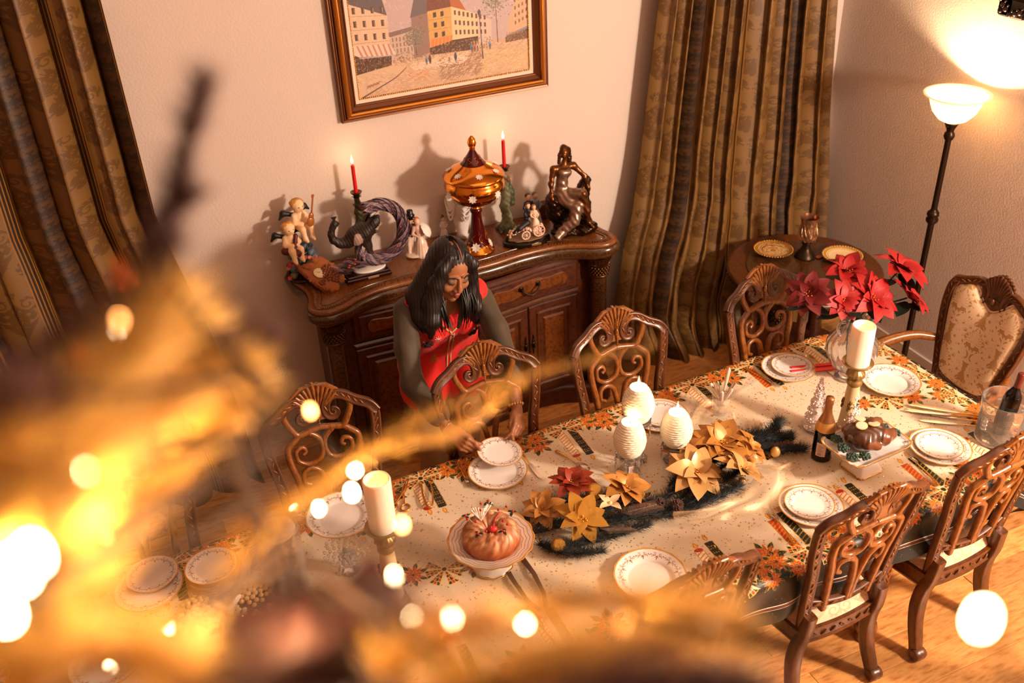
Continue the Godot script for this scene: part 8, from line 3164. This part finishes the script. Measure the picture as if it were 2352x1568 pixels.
func woman() -> void:
	var t := thing("person", "woman in a red vest and olive blouse leaning over a chair to set a plate", "person", V(0.775, 0, 0.80))
	var off := -V(0.775, 0, 0.80)
	var skin := lin(0.60, 0.385, 0.25)
	var nail := lin(0.72, 0.50, 0.40)
	var put := func(called: String, b: MB, m: Material, parent: Node = t) -> MeshInstance3D:
		for i in b.v.size():
			b.v[i] += off
		return part(called, b, m, parent)
	var shR := V(0.565, 1.245, 0.985)
	var elR := V(0.485, 1.010, 1.235)
	var wrR := V(0.570, 0.880, 1.470)
	var knR := V(0.606, 0.846, 1.556)
	var shL := V(0.935, 1.215, 0.985)
	var elL := V(0.935, 1.030, 1.300)
	var wrL := V(0.898, 0.885, 1.470)
	var knL := V(0.868, 0.848, 1.552)
	# body
	var o := []
	chain(o, [V(0.755, 1.29, 0.985), V(0.762, 1.37, 1.045)], [0.058, 0.050], skin)
	chain(o, [V(0.745, 1.24, 0.985), V(0.755, 1.12, 0.93), V(0.775, 0.95, 0.79)], [0.070, 0.070, 0.070], skin)
	chain(o, [V(0.66, 1.25, 0.985), V(0.85, 1.235, 0.985)], [0.055, 0.055], skin)
	chain(o, [shR, elR, wrR], [0.045, 0.037, 0.026], skin)
	chain(o, [shL, elL, wrL], [0.045, 0.037, 0.026], skin)
	for s in [-1.0, 1.0]:
		chain(o, [V(0.775 + s * 0.085, 0.90, 0.78), V(0.775 + s * 0.095, 0.48, 0.82), V(0.775 + s * 0.095, 0.08, 0.78), V(0.775 + s * 0.10, 0.035, 0.90)], [0.075, 0.06, 0.038, 0.03], skin)
	var b := MB.new()
	b.blob(o, 0.011, 0.035)
	# head
	var H := V(0.768, 1.452, 1.062)
	var R := Basis.from_euler(V(0.27, 0.10, -0.13)) * Basis().scaled(Vector3.ONE * 1.07)
	var g := func(x: float, y: float, z: float) -> Vector3: return H + R * V(x, y, z)
	var er := R.get_euler()
	var lip := lin(0.56, 0.27, 0.20)
	var lid := lin(0.45, 0.37, 0.28)
	o = []
	o.append([g.call(0, 0.035, -0.008), V(0.080, 0.094, 0.098), er, skin])
	o.append([g.call(0, -0.025, 0.030), V(0.066, 0.092, 0.066), er, skin])
	chain(o, [g.call(-0.03, -0.085, 0.03), g.call(0, -0.104, 0.056), g.call(0.03, -0.085, 0.03)], [0.030, 0.024, 0.030], skin)
	for s in [-1.0, 1.0]:
		o.append([g.call(s * 0.037, -0.034, 0.062), V(0.029, 0.026, 0.026), er, skin])
		o.append([g.call(s * 0.014, -0.0405, 0.096), g.call(s * 0.013, -0.0425, 0.094), 0.0085, 0.0078, skin])
		chain(o, [g.call(s * 0.014, 0.026, 0.090), g.call(s * 0.045, 0.024, 0.074)], [0.006, 0.005], skin)
	chain(o, [g.call(0, 0.012, 0.090), g.call(0, -0.018, 0.102), g.call(0, -0.036, 0.1055)], [0.0075, 0.0085, 0.0112], skin)
	chain(o, [g.call(0, -0.01, -0.02), g.call(0, -0.12, -0.025), V(0.758, 1.32, 1.01)], [0.06, 0.052, 0.052], skin)
	chain(o, [g.call(-0.022, -0.069, 0.080), g.call(-0.006, -0.064, 0.0925), g.call(0.006, -0.064, 0.0925), g.call(0.022, -0.069, 0.080)], [0.003, 0.0072, 0.0072, 0.003], lip)
	chain(o, [g.call(-0.019, -0.0735, 0.080), g.call(0, -0.0775, 0.0905), g.call(0.019, -0.0735, 0.080)], [0.004, 0.0084, 0.004], lip)
	for s in [-1.0, 1.0]:
		o.append([g.call(s * 0.0315, 0.005, 0.0985), g.call(s * 0.033, 0.004, 0.0985), -0.0115, -0.0115, skin])
		o.append([g.call(s * 0.0315, 0.004, 0.0735), V(0.0185, 0.0145, 0.0150), er, lid])
	b.blob(o, 0.003, 0.009)
	# hands
	o = []
	chain(o, [elR.lerp(wrR, 0.72), wrR], [0.0285, 0.0245], skin)
	hand(o, wrR, knR, V(-0.6, -0.7, -0.1), V(0.76, -0.52, -0.33), [0.62, 0.70, 0.45], [V(0.632, 0.862, 1.535), V(0.648, 0.842, 1.572), V(0.655, 0.830, 1.600)], skin, nail)
	b.blob(o, 0.003, 0.007)
	o = []
	chain(o, [elL.lerp(wrL, 0.72), wrL], [0.0285, 0.0245], skin)
	hand(o, wrL, knL, V(0.6, -0.7, -0.1), V(-0.76, -0.52, -0.33), [0.55, 0.65, 0.40], [V(0.838, 0.866, 1.535), V(0.824, 0.842, 1.570), V(0.817, 0.829, 1.598)], skin, nail)
	b.blob(o, 0.003, 0.007)
	var sm := vmat(0.5)
	sm.subsurf_scatter_enabled = true
	sm.subsurf_scatter_strength = 0.08
	put.call("body", b, sm)
	# brows and lashes
	b = MB.new()
	for s in [-1.0, 1.0]:
		b.tube([g.call(s * 0.013, 0.0245, 0.0985), g.call(s * 0.028, 0.031, 0.0935), g.call(s * 0.048, 0.027, 0.081)], [0.0030, 0.0030, 0.0012], 6)
		b.tube([g.call(s * 0.0165, -0.0045, 0.0865), g.call(s * 0.0305, -0.0095, 0.0905), g.call(s * 0.0460, -0.0055, 0.0810)], [0.0014, 0.0022, 0.0015], 6)
	b.tube([g.call(-0.021, -0.0712, 0.0845), g.call(0, -0.0710, 0.0975), g.call(0.021, -0.0712, 0.0845)], 0.0011, 5)
	put.call("brows_and_lashes", b, mat(Color(0.07, 0.035, 0.025), 0.6))
	# hair: parted in the middle, falling over both shoulders
	o = []
	var blk := Color(0.010, 0.007, 0.006)
	o.append([g.call(0, 0.050, -0.022), V(0.094, 0.097, 0.104), er, blk])
	o.append([g.call(0, 0.0, -0.045), V(0.098, 0.11, 0.085), er, blk])
	chain(o, [g.call(-0.038, 0.105, 0.045), g.call(-0.072, 0.055, 0.055), g.call(-0.086, -0.02, 0.050), V(0.655, 1.33, 1.105), V(0.640, 1.25, 1.125), V(0.632, 1.155, 1.110)], [0.018, 0.026, 0.036, 0.044, 0.040, 0.014], blk)
	chain(o, [g.call(0.038, 0.105, 0.045), g.call(0.074, 0.055, 0.052), g.call(0.086, -0.02, 0.042), V(0.852, 1.32, 1.075), V(0.868, 1.24, 1.085), V(0.872, 1.150, 1.075)], [0.018, 0.024, 0.030, 0.038, 0.036, 0.012], blk)
	chain(o, [g.call(-0.07, 0.0, -0.03), V(0.62, 1.33, 1.02), V(0.612, 1.25, 1.07), V(0.61, 1.18, 1.08)], [0.05, 0.058, 0.045, 0.015], blk)
	chain(o, [g.call(0.07, 0.0, -0.03), V(0.872, 1.33, 1.01), V(0.895, 1.25, 1.04)], [0.045, 0.045, 0.03], blk)
	chain(o, [V(0.70, 1.32, 0.94), V(0.82, 1.32, 0.94)], [0.07, 0.07], blk)
	o.append([g.call(0, 0.165, 0.06), g.call(0, 0.12, -0.06), -0.018, -0.015, blk])
	b = MB.new()
	b.blob(o, 0.0042, 0.02, func(p: Vector3) -> float: return 0.0014 * sin((p.x - 0.77) * 420 + p.z * 160 + sin(p.y * 22) * 2.0))
	var hm := vmat(0.46)
	put.call("hair", b, hm)
	b = MB.new()
	for k in 26:  # loose strands
		var s := -1.0 if k % 2 else 1.0
		var x := (0.66 if s < 0 else 0.85) + s * -0.012 * (k % 5) 
		var pts := spl([V(x, 1.36, 1.10), V(x + 0.012 * sin(k * 2.0), 1.27, 1.13 + 0.006 * (k % 3)), V(x + 0.02 * sin(k * 3.1) - s * 0.008, 1.15 + 0.006 * (k % 7), 1.125)], 5)
		b.tube(pts, [0.004, 0.0045, 0.005, 0.005, 0.0045, 0.004, 0.0035, 0.003, 0.002, 0.0015, 0.0008], 5)
	put.call("loose_strands", b, mat(Color(0.035, 0.024, 0.02), 0.4))
	b = MB.new()
	b.tube([g.call(0, 0.108, 0.073), g.call(0, 0.131, 0.048), g.call(0, 0.143, 0.014), g.call(0, 0.142, -0.02)], [0.0055, 0.004, 0.0035, 0.001], 6)
	put.call("parting", b, mat(Color(0.50, 0.31, 0.20), 0.6))
	# blouse
	var olive := lin(0.27, 0.225, 0.155)
	o = []
	for s in [-1.0, 1.0]:
		chain(o, [V(0.775 + s * 0.085, 0.88, 0.76), V(0.768 + s * 0.075, 1.03, 0.84), V(0.755 + s * 0.085, 1.17, 0.945)], [0.105, 0.098, 0.095], olive)
	chain(o, [V(0.62, 1.265, 0.985), V(0.895, 1.245, 0.985)], [0.060, 0.060], olive)
	chain(o, [shR, elR.lerp(shR, 0.5) + V(-0.012, 0, 0), elR, elR.lerp(wrR, 0.55)], [0.064, 0.055, 0.050, 0.046], olive)
	chain(o, [elR.lerp(wrR, 0.50), elR.lerp(wrR, 0.68)], [0.050, 0.052], olive)
	chain(o, [shL, elL.lerp(shL, 0.5) + V(0.012, 0, 0), elL, elL.lerp(wrL, 0.25)], [0.064, 0.055, 0.050, 0.046], olive)
	chain(o, [elL.lerp(wrL, 0.10), elL.lerp(wrL, 0.34)], [0.050, 0.052], olive)
	for k in 5:
		chain(o, [V(0.745, 1.30 - 0.02 * k, 1.075), V(0.752, 1.16, 1.105)], [-0.045, -0.012], olive)
	b = MB.new()
	b.blob(o, 0.0065, 0.03, func(p: Vector3) -> float: return 0.0022 * sin(p.y * 75 + p.z * 60 + sin(p.x * 30) * 2.0) * sin(p.x * 40 + p.y * 20))
	var cm := vmat(0.7)
	cloth_weave(cm)
	put.call("blouse", b, cm)
	b = MB.new()
	for s in [-1.0, 1.0]:  # collar points
		var p := [V(0.755 + s * 0.072, 1.335, 0.985), V(0.755 + s * 0.100, 1.315, 1.035), V(0.755 + s * 0.105, 1.255, 1.085), V(0.755 + s * 0.050, 1.255, 1.105), V(0.755 + s * 0.055, 1.30, 1.065)]
		b.sweep([p[0], p[1], p[2]], [Vector2(-0.003, -0.02), Vector2(0.003, -0.02), Vector2(0.003, 0.02), Vector2(-0.003, 0.02)], [0.7, 1.0, 0.9], V(0, 0.6, 0.8))
		b.sweep([p[0], p[4], p[3], V(0.755 + s * 0.012, 1.165, 1.115)], [Vector2(-0.003, -0.02), Vector2(0.003, -0.02), Vector2(0.003, 0.02), Vector2(-0.003, 0.02)], [0.7, 0.9, 0.95, 0.35], V(s * 0.8, 0.1, 0.6))
	put.call("collar", b, mat(olive.linear_to_srgb(), 0.7))
	# vest
	var red := lin(0.88, 0.10, 0.06)
	o = []
	for s in [-1.0, 1.0]:
		chain(o, [V(0.775 + s * 0.105, 0.66, 0.79), V(0.775 + s * 0.10, 0.80, 0.775), V(0.772 + s * 0.085, 0.95, 0.80), V(0.765 + s * 0.078, 1.05, 0.865), V(0.757 + s * 0.090, 1.17, 0.955), V(0.757 + s * 0.150, 1.262, 0.985)], [0.128, 0.120, 0.112, 0.108, 0.103, 0.069], red)
		o.append([V(0.757 + s * 0.075, 1.135, 1.02), V(0.757 + s * 0.078, 1.13, 1.022), 0.062, 0.062, red])
	chain(o, [V(0.757, 1.15, 0.985), V(0.775, 0.95, 0.845), V(0.778, 0.82, 0.80)], [0.080, 0.085, 0.09], red)
	var vest := o.duplicate()
	chain(o, [V(0.740, 1.38, 1.03), V(0.743, 1.26, 1.10), V(0.752, 1.130, 1.115)], [-0.075, -0.058, -0.014], red)
	for q in [[shR, elR], [shL, elL]]:
		var out := V(signf(q[0].x - 0.755) * 0.040, 0, 0)
		chain(o, [q[0] + (q[0] - q[1]) * 0.2 + out, q[0] + out, q[0].lerp(q[1], 0.35) + out], [-0.058, -0.058, -0.060], red)
	b = MB.new()
	b.blob(o, 0.0058, 0.02, func(p: Vector3) -> float: return 0.0018 * sin(p.y * 50 + p.x * 26))
	var vm := vmat(0.75)
	cloth_weave(vm)
	var vest_o: Node3D = put.call("vest", b, vm)
	# cord along neckline and armholes, zip
	b = MB.new()
	var edge := func(pts: Array, r: float, lift: float) -> void:
		var path := []
		for q in spl(pts, 6):
			path.append(front_of(vest, q.x, q.y) + V(0, 0.3, 0.95) * lift)
		b.tube(path, r, 6)
	edge.call([Vector2(0.668, 1.285), Vector2(0.678, 1.225), Vector2(0.718, 1.155), Vector2(0.752, 1.115)], 0.0042, 0.003)
	edge.call([Vector2(0.842, 1.275), Vector2(0.832, 1.215), Vector2(0.790, 1.150), Vector2(0.752, 1.115)], 0.0042, 0.003)
	edge.call([Vector2(0.612, 1.292), Vector2(0.622, 1.225), Vector2(0.618, 1.15), Vector2(0.605, 1.09)], 0.0048, 0.003)
	edge.call([Vector2(0.898, 1.285), Vector2(0.902, 1.23), Vector2(0.905, 1.17)], 0.0048, 0.003)
	edge.call([Vector2(0.750, 1.112), Vector2(0.757, 1.02), Vector2(0.765, 0.92), Vector2(0.768, 0.82)], 0.0036, 0.002)
	edge.call([Vector2(0.768, 1.100), Vector2(0.775, 1.02), Vector2(0.783, 0.92), Vector2(0.786, 0.82)], 0.0036, 0.002)
	for i in b.v.size():
		b.v[i] += off
	part("cream_cord", b, mat(Color(0.88, 0.74, 0.50), 0.7), vest_o)
	b = MB.new()
	var zp := front_of(vest, 0.757, 1.10) + V(0, 0, 0.006)
	b.tube([zp, zp + V(0.002, -0.035, 0.004)], [0.003, 0.004], 6)
	b.ball(zp, 0.006, 8, 6)
	for i in b.v.size():
		b.v[i] += off
	part("zip_pull", b, M.silver, vest_o)
	b = MB.new()
	for q in [Vector2(0.632, 1.06), Vector2(0.712, 1.045), Vector2(0.862, 1.115), Vector2(0.655, 0.99), Vector2(0.84, 1.00), Vector2(0.72, 0.96)]:
		b.ball(front_of(vest, q.x, q.y), 0.0055, 10, 7)
	for i in b.v.size():
		b.v[i] += off
	part("pearls", b, mat(Color(0.92, 0.86, 0.80), 0.25), vest_o)
	b = MB.new()
	var sc := front_of(vest, 0.677, 1.115) + V(0, 0, 0.002)
	for k in 8:
		var a := TAU * k / 8
		b.tube([sc, front_of(vest, 0.677 + 0.017 * sin(a), 1.115 + 0.017 * cos(a)) + V(0, 0, 0.002)], 0.0013, 4)
	for i in b.v.size():
		b.v[i] += off
	part("snowflake", b, mat(Color(0.90, 0.80, 0.76), 0.7), vest_o)
	for q in [[0.655, 1.035, Color(0.20, 0.09, 0.05), "brown_applique"], [0.865, 1.085, Color(0.12, 0.09, 0.06), "dark_applique"], [0.85, 0.90, Color(0.10, 0.36, 0.28), "green_applique"], [0.70, 0.90, Color(0.75, 0.36, 0.14), "orange_applique"]]:
		b = MB.new()
		for k in 7:
			var a := TAU * k / 7
			b.ball(front_of(vest, q[0] + 0.019 * sin(a), q[1] + 0.019 * cos(a)), V(0.011, 0.011, 0.005), 8, 5)
		b.ball(front_of(vest, q[0], q[1]), V(0.016, 0.016, 0.006), 8, 5)
		for i in b.v.size():
			b.v[i] += off
		part(q[3], b, mat(q[2], 0.8), vest_o)
	# trousers and shoes
	var kh := lin(0.66, 0.52, 0.36)
	o = []
	for s in [-1.0, 1.0]:
		chain(o, [V(0.775 + s * 0.075, 0.88, 0.77), V(0.775 + s * 0.098, 0.66, 0.81), V(0.775 + s * 0.10, 0.46, 0.83), V(0.775 + s * 0.10, 0.10, 0.79)], [0.090, 0.088, 0.080, 0.068], kh)
	b = MB.new()
	b.blob(o, 0.011, 0.03, func(p: Vector3) -> float: return 0.003 * sin(p.y * 40 + p.x * 50))
	put.call("trousers", b, cm)
	for s in [-1.0, 1.0]:
		b = MB.new()
		b.blob([[V(0.775 + s * 0.10, 0.036, 0.78), V(0.775 + s * 0.105, 0.032, 0.93), 0.036, 0.030, lin(0.08, 0.06, 0.05)]], 0.008, 0.01)
		put.call("shoe", b, M.vert)
	b = MB.new()
	for i in 15:
		var a := TAU * i / 15
		var d := (wrL - elL).normalized()
		var u := d.cross(Vector3.UP).normalized()
		var w := u.cross(d)
		b.ball(elL.lerp(wrL, 0.90) + (u * cos(a) + w * sin(a)) * 0.031, 0.0062, 8, 6)
	put.call("bead_bracelet", b, mat(Color(0.78, 0.60, 0.38), 0.35))
	b = MB.new()
	var ring := []
	for i in 20:
		var a := TAU * i / 20
		var d := (wrR - elR).normalized()
		var u := d.cross(Vector3.UP).normalized()
		var w := u.cross(d)
		ring.append(elR.lerp(wrR, 0.93) + (u * cos(a) + w * sin(a)) * 0.032 + d * 0.008 * cos(a))
	b.tube(ring, 0.002, 6, true)
	put.call("bangle", b, M.silver)


# ---------- the Christmas tree close in front of the viewer ----------
func tree() -> void:
	var t := thing("christmas_tree", "gold tinselled Christmas tree close to the viewer, blurred across the lower left", "christmas tree", V(-0.47, 0, 4.40))
	var off := -V(-0.47, 0, 4.40)
	var gold := mat(Color(0.95, 0.74, 0.36), 0.42, 0.2)
	gold.backlight_enabled = true
	gold.backlight = Color(0.6, 0.42, 0.16)
	var brown := mat(Color(0.30, 0.12, 0.06), 0.6)
	var wine := mat(Color(0.20, 0.025, 0.012), 0.6)
	wine.backlight_enabled = true
	wine.backlight = Color(0.2, 0.03, 0.02)
	var bark := mat(Color(0.20, 0.11, 0.06), 0.9)
	var moved := func(b: MB) -> MB:
		for i in b.v.size():
			b.v[i] += off
		return b
	var b := MB.new()
	b.tube([V(-0.47, 0, 4.40), V(-0.47, 1.6, 4.40), V(-0.475, 2.7, 4.385), V(-0.49, 3.1, 4.34), V(-0.51, 3.29, 4.27)], [0.05, 0.036, 0.018, 0.006, 0.003], 10)
	part("trunk", moved.call(b), bark, t)
	b = MB.new()
	b.lathe([Vector2(0, 0), Vector2(0.18, 0), Vector2(0.18, 0.02), Vector2(0.06, 0.05), Vector2(0.055, 0.14), Vector2(0, 0.14)], 24)
	part("stand", b, bark, t)
	# [path, needles, length, half width, material]
	var rows := [
		[[ V(-0.619, 3.210, 4.507), V(-0.595, 3.251, 4.463), V(-0.571, 3.268, 4.410), V(-0.542, 3.275, 4.353), V(-0.511, 3.285, 4.295) ], 900, 0.045, 0.0011, gold],
		[[ V(-0.621, 3.273, 4.463), V(-0.583, 3.268, 4.431), V(-0.543, 3.256, 4.379), V(-0.506, 3.237, 4.330), V(-0.476, 3.210, 4.285) ], 850, 0.042, 0.0011, gold],
		[[ V(-0.617, 3.288, 4.428), V(-0.576, 3.285, 4.396), V(-0.534, 3.276, 4.343), V(-0.499, 3.263, 4.290) ], 800, 0.040, 0.0011, gold],
		[[ V(-0.615, 3.191, 4.470), V(-0.576, 3.209, 4.423), V(-0.535, 3.208, 4.364), V(-0.491, 3.200, 4.311) ], 480, 0.040, 0.0009, gold],
		[[ V(-0.628, 3.249, 4.502), V(-0.602, 3.229, 4.488), V(-0.577, 3.201, 4.479), V(-0.554, 3.175, 4.481) ], 520, 0.038, 0.0010, gold],
		[[ V(-0.579, 3.141, 4.468), V(-0.554, 3.140, 4.428), V(-0.510, 3.119, 4.359), V(-0.465, 3.108, 4.308) ], 110, 0.034, 0.0008, gold],
		[[ V(-0.619, 3.280, 4.510), V(-0.596, 3.289, 4.488), V(-0.574, 3.286, 4.461) ], 420, 0.040, 0.0010, gold],
		[[ V(-0.503, 3.094, 4.301), V(-0.442, 3.066, 4.244), V(-0.361, 3.058, 4.193), V(-0.232, 3.054, 4.160), V(-0.074, 3.031, 4.139) ], 280, 0.022, 0.0007, gold],
		[[ V(-0.477, 3.087, 4.291), V(-0.388, 3.076, 4.234), V(-0.298, 3.042, 4.192), V(-0.231, 3.066, 4.177) ], 240, 0.024, 0.0007, gold],
		[[ V(-0.461, 3.127, 4.488), V(-0.425, 3.142, 4.493), V(-0.357, 3.131, 4.491), V(-0.282, 3.102, 4.490), V(-0.217, 3.059, 4.496) ], 560, 0.034, 0.0009, gold],
		[[ V(-0.453, 3.152, 4.539), V(-0.409, 3.163, 4.549), V(-0.354, 3.155, 4.553), V(-0.261, 3.098, 4.553) ], 760, 0.036, 0.0010, gold],
		[[ V(-0.411, 3.158, 4.552), V(-0.367, 3.167, 4.564), V(-0.320, 3.161, 4.562), V(-0.275, 3.144, 4.541) ], 480, 0.030, 0.0009, gold],
		[[ V(-0.403, 3.184, 4.589), V(-0.347, 3.173, 4.594), V(-0.290, 3.153, 4.606) ], 520, 0.030, 0.0010, brown],
		[[ V(-0.215, 3.216, 4.697), V(-0.231, 3.229, 4.681), V(-0.233, 3.242, 4.672) ], 60, 0.018, 0.0007, gold],
		[[ V(-0.624, 3.284, 4.378), V(-0.578, 3.292, 4.339), V(-0.537, 3.296, 4.303), V(-0.500, 3.303, 4.262) ], 420, 0.026, 0.0011, brown],
		[[ V(-0.508, 3.299, 4.261), V(-0.484, 3.342, 4.242), V(-0.457, 3.388, 4.222) ], 460, 0.025, 0.0010, brown],
		[[ V(-0.517, 3.314, 4.273), V(-0.496, 3.323, 4.263), V(-0.479, 3.328, 4.253) ], 230, 0.022, 0.0009, brown],
		[[ V(-0.512, 3.276, 4.301), V(-0.486, 3.262, 4.270), V(-0.467, 3.231, 4.248), V(-0.446, 3.211, 4.245) ], 260, 0.018, 0.0009, brown],
		[[ V(-0.607, 3.324, 4.408), V(-0.590, 3.303, 4.404), V(-0.565, 3.285, 4.376) ], 300, 0.030, 0.0011, brown],
		[[ V(-0.559, 3.115, 4.443), V(-0.522, 3.107, 4.412), V(-0.477, 3.088, 4.393), V(-0.418, 3.053, 4.364) ], 760, 0.040, 0.0011, wine],
		[[ V(-0.546, 3.119, 4.472), V(-0.492, 3.113, 4.447), V(-0.428, 3.094, 4.435) ], 760, 0.038, 0.0011, wine],
		[[ V(-0.530, 3.080, 4.427), V(-0.483, 3.071, 4.428), V(-0.442, 3.074, 4.443) ], 500, 0.036, 0.0011, wine],
	]
	for q in rows:
		var path := spl(q[0], 6)
		b = MB.new()
		b.tube(path, 0.002, 6)
		var trunk_y: float = path[0].y - 0.05
		b.tube([V(-0.475, trunk_y, 4.385), path[0].lerp(V(-0.475, trunk_y, 4.385), 0.4) + V(0, -0.01, 0), path[0]], 0.003, 6)
		var br := part("branch", moved.call(b), bark, t)
		b = MB.new()
		needles(b, path, q[2], q[1], q[3])
		part("needles", moved.call(b), q[4], br).set_meta("kind", "stuff")
	b = MB.new()
	for k in 60:  # the fuller tiers below the viewer's frame
		var y := 2.72 - 2.2 * k / 60.0
		var a := k * 2.4
		var r := 0.16 + 0.26 * k / 60.0
		needles(b, [V(-0.47, y, 4.40), V(-0.47 + sin(a) * r * 0.5, y + 0.02, 4.40 + cos(a) * r * 0.5), V(-0.47 + sin(a) * r, y - 0.04, 4.40 + cos(a) * r)], 0.07, 110, 0.0016)
	part("lower_needles", moved.call(b), gold, t).set_meta("kind", "stuff")
	# wine-red silk petals pushed between the branches
	for q in [[V(-0.455, 3.015, 4.365), 0.075], [V(-0.500, 3.005, 4.335), 0.06]]:
		bract_flower(t, q[0] + off, V(0.6, 0.4, 0.1), q[1], 9, wine, "wine_poinsettia")
	# string of lights
	var s := thing("string_lights", "string of small warm white lights glowing on the tinselled tree", "lights", V(-0.47, 3.1, 4.40))
	var o2 := -V(-0.47, 3.1, 4.40)
	var bulbs := [V(-0.572, 3.282, 4.438), V(-0.613, 3.109, 4.204), V(-0.586, 3.340, 4.569), V(-0.585, 3.323, 4.542), V(-0.600, 3.306, 4.548), V(-0.421, 3.084, 4.162), V(-0.396, 3.029, 4.186), V(-0.406, 3.024, 4.209), V(-0.443, 2.933, 4.099), V(-0.422, 2.932, 4.109), V(-0.406, 3.032, 4.326), V(-0.418, 3.080, 4.413), V(-0.393, 3.079, 4.424), V(-0.345, 3.057, 4.431), V(-0.476, 2.904, 4.135), V(-0.512, 2.849, 4.128), V(-0.582, 2.874, 4.138), V(-0.262, 3.276, 4.687), V(-0.545, 3.230, 4.257), V(-0.547, 3.244, 4.247), V(-0.542, 3.272, 4.281), V(-0.603, 3.024, 4.171), V(-0.380, 3.023, 4.265), V(-0.321, 2.914, 4.364), V(-0.634, 2.878, 4.167)]
	b = MB.new()
	for i in bulbs.size() - 1:
		var p: Vector3 = bulbs[i] + o2
		var q: Vector3 = bulbs[i + 1] + o2
		b.tube([p, p.lerp(q, 0.5) + V(0, -0.03, 0), q], 0.0007, 4)
	part("wire", b, mat(Color(0.10, 0.12, 0.05), 0.6), s)
	var bulb := MB.new()
	bulb.lathe([Vector2(0, -0.004), Vector2(0.0018, -0.003), Vector2(0.0022, 0.0), Vector2(0.0014, 0.004), Vector2(0, 0.005)], 10)
	var bm := bulb.mesh()
	var dim := [5, 22, 18, 20, 21]
	var warm := glow(Color(1.0, 0.86, 0.64), 170.0)
	var faint := glow(Color(1.0, 0.66, 0.36), 45.0)
	for i in bulbs.size():
		var k := part("bulb", bm, faint if dim.has(i) else warm, s)
		k.position = bulbs[i] + o2
	for p in [V(-0.560, 3.270, 4.455), V(-0.600, 3.300, 4.500), V(-0.545, 3.225, 4.330), V(-0.490, 3.150, 4.440), V(-0.390, 3.120, 4.470), V(-0.310, 3.100, 4.500), V(-0.400, 3.060, 4.250), V(-0.270, 3.030, 4.200), V(-0.640, 3.180, 4.440)]:
		omni(p + o2, Color(1.0, 0.80, 0.54), 0.026, 0.012, s)
	# baubles that catch the lights
	var bl := ["amber glass bauble high on the tree's left side", "copper bauble on the left of the tree below the amber one", "pale pink bauble low in the middle of the tree"]
	for i in 3:
		b = MB.new()
		b.ball(Vector3.ZERO, [0.009, 0.010, 0.011][i], 16, 10)
		b.tube([V(0, 0.009, 0), V(0, 0.016, 0)], 0.002, 6)
		solo("tree_bauble", b, mat([Color(0.80, 0.36, 0.10), Color(0.70, 0.34, 0.14), Color(0.90, 0.46, 0.36)][i], 0.15, 0.7), bl[i], "bauble", [V(-0.537, 3.242, 4.162), V(-0.579, 3.191, 4.179), V(-0.391, 3.021, 4.390)][i], 0.0, "baubles on the tree")


func _ready() -> void:
	# --- camera ---
	var cam := Camera3D.new()
	cam.name = "camera"
	add_child(cam)
	var f := V(0.325187, -0.534157, -0.780331)
	var yaw := deg_to_rad(22.62179)
	var pitch := deg_to_rad(32.28421)
	var roll := deg_to_rad(-2.684326)
	f = V(sin(yaw) * cos(pitch), -sin(pitch), -cos(yaw) * cos(pitch))
	var rt := V(cos(yaw), 0, sin(yaw))
	var up := rt.cross(f)
	cam.transform = Transform3D(Basis(rt * cos(roll) + up * sin(roll), up * cos(roll) - rt * sin(roll), -f), EYE)
	cam.near = 0.05
	cam.far = 40.0
	var lens := CameraAttributesPhysical.new()
	lens.frustum_focal_length = 34.82
	lens.frustum_near = 0.05
	lens.frustum_far = 40.0
	lens.exposure_aperture = 2.0
	lens.frustum_focus_distance = 4.35
	cam.attributes = lens
	cam.fov = rad_to_deg(2.0 * atan(784.0 / 2275.2366))
	cam.current = true
	# --- surroundings and exposure ---
	var env := Environment.new()
	env.background_mode = Environment.BG_COLOR
	env.background_color = Color(0.02, 0.015, 0.01)
	env.tonemap_mode = Environment.TONE_MAPPER_LINEAR
	env.tonemap_exposure = 1.0
	env.sdfgi_enabled = true
	env.ssao_enabled = true
	env.ssil_enabled = true
	var we := WorldEnvironment.new()
	we.name = "surroundings"
	we.environment = env
	add_child(we)
	# --- large unseen lights: a panel under the ceiling, a lamp out of view right ---
	unseen_room_lights()
	rng.seed = 7
	make_materials()
	room()
	fabrics()
	china()
	chairs()
	sideboard()
	curtains()
	dining_table()
	tablecloth()
	painting()
	torchiere(V(3.59, 0, 1.17), "bronze torchiere floor lamp with a lit white glass bowl beside the right wall")
	corner_table()
	wall_frame()
	crockery()
	centrepiece()
	poinsettia_vase()
	table_things()
	corner_things()
	sideboard_things()
	woman()
	tree()
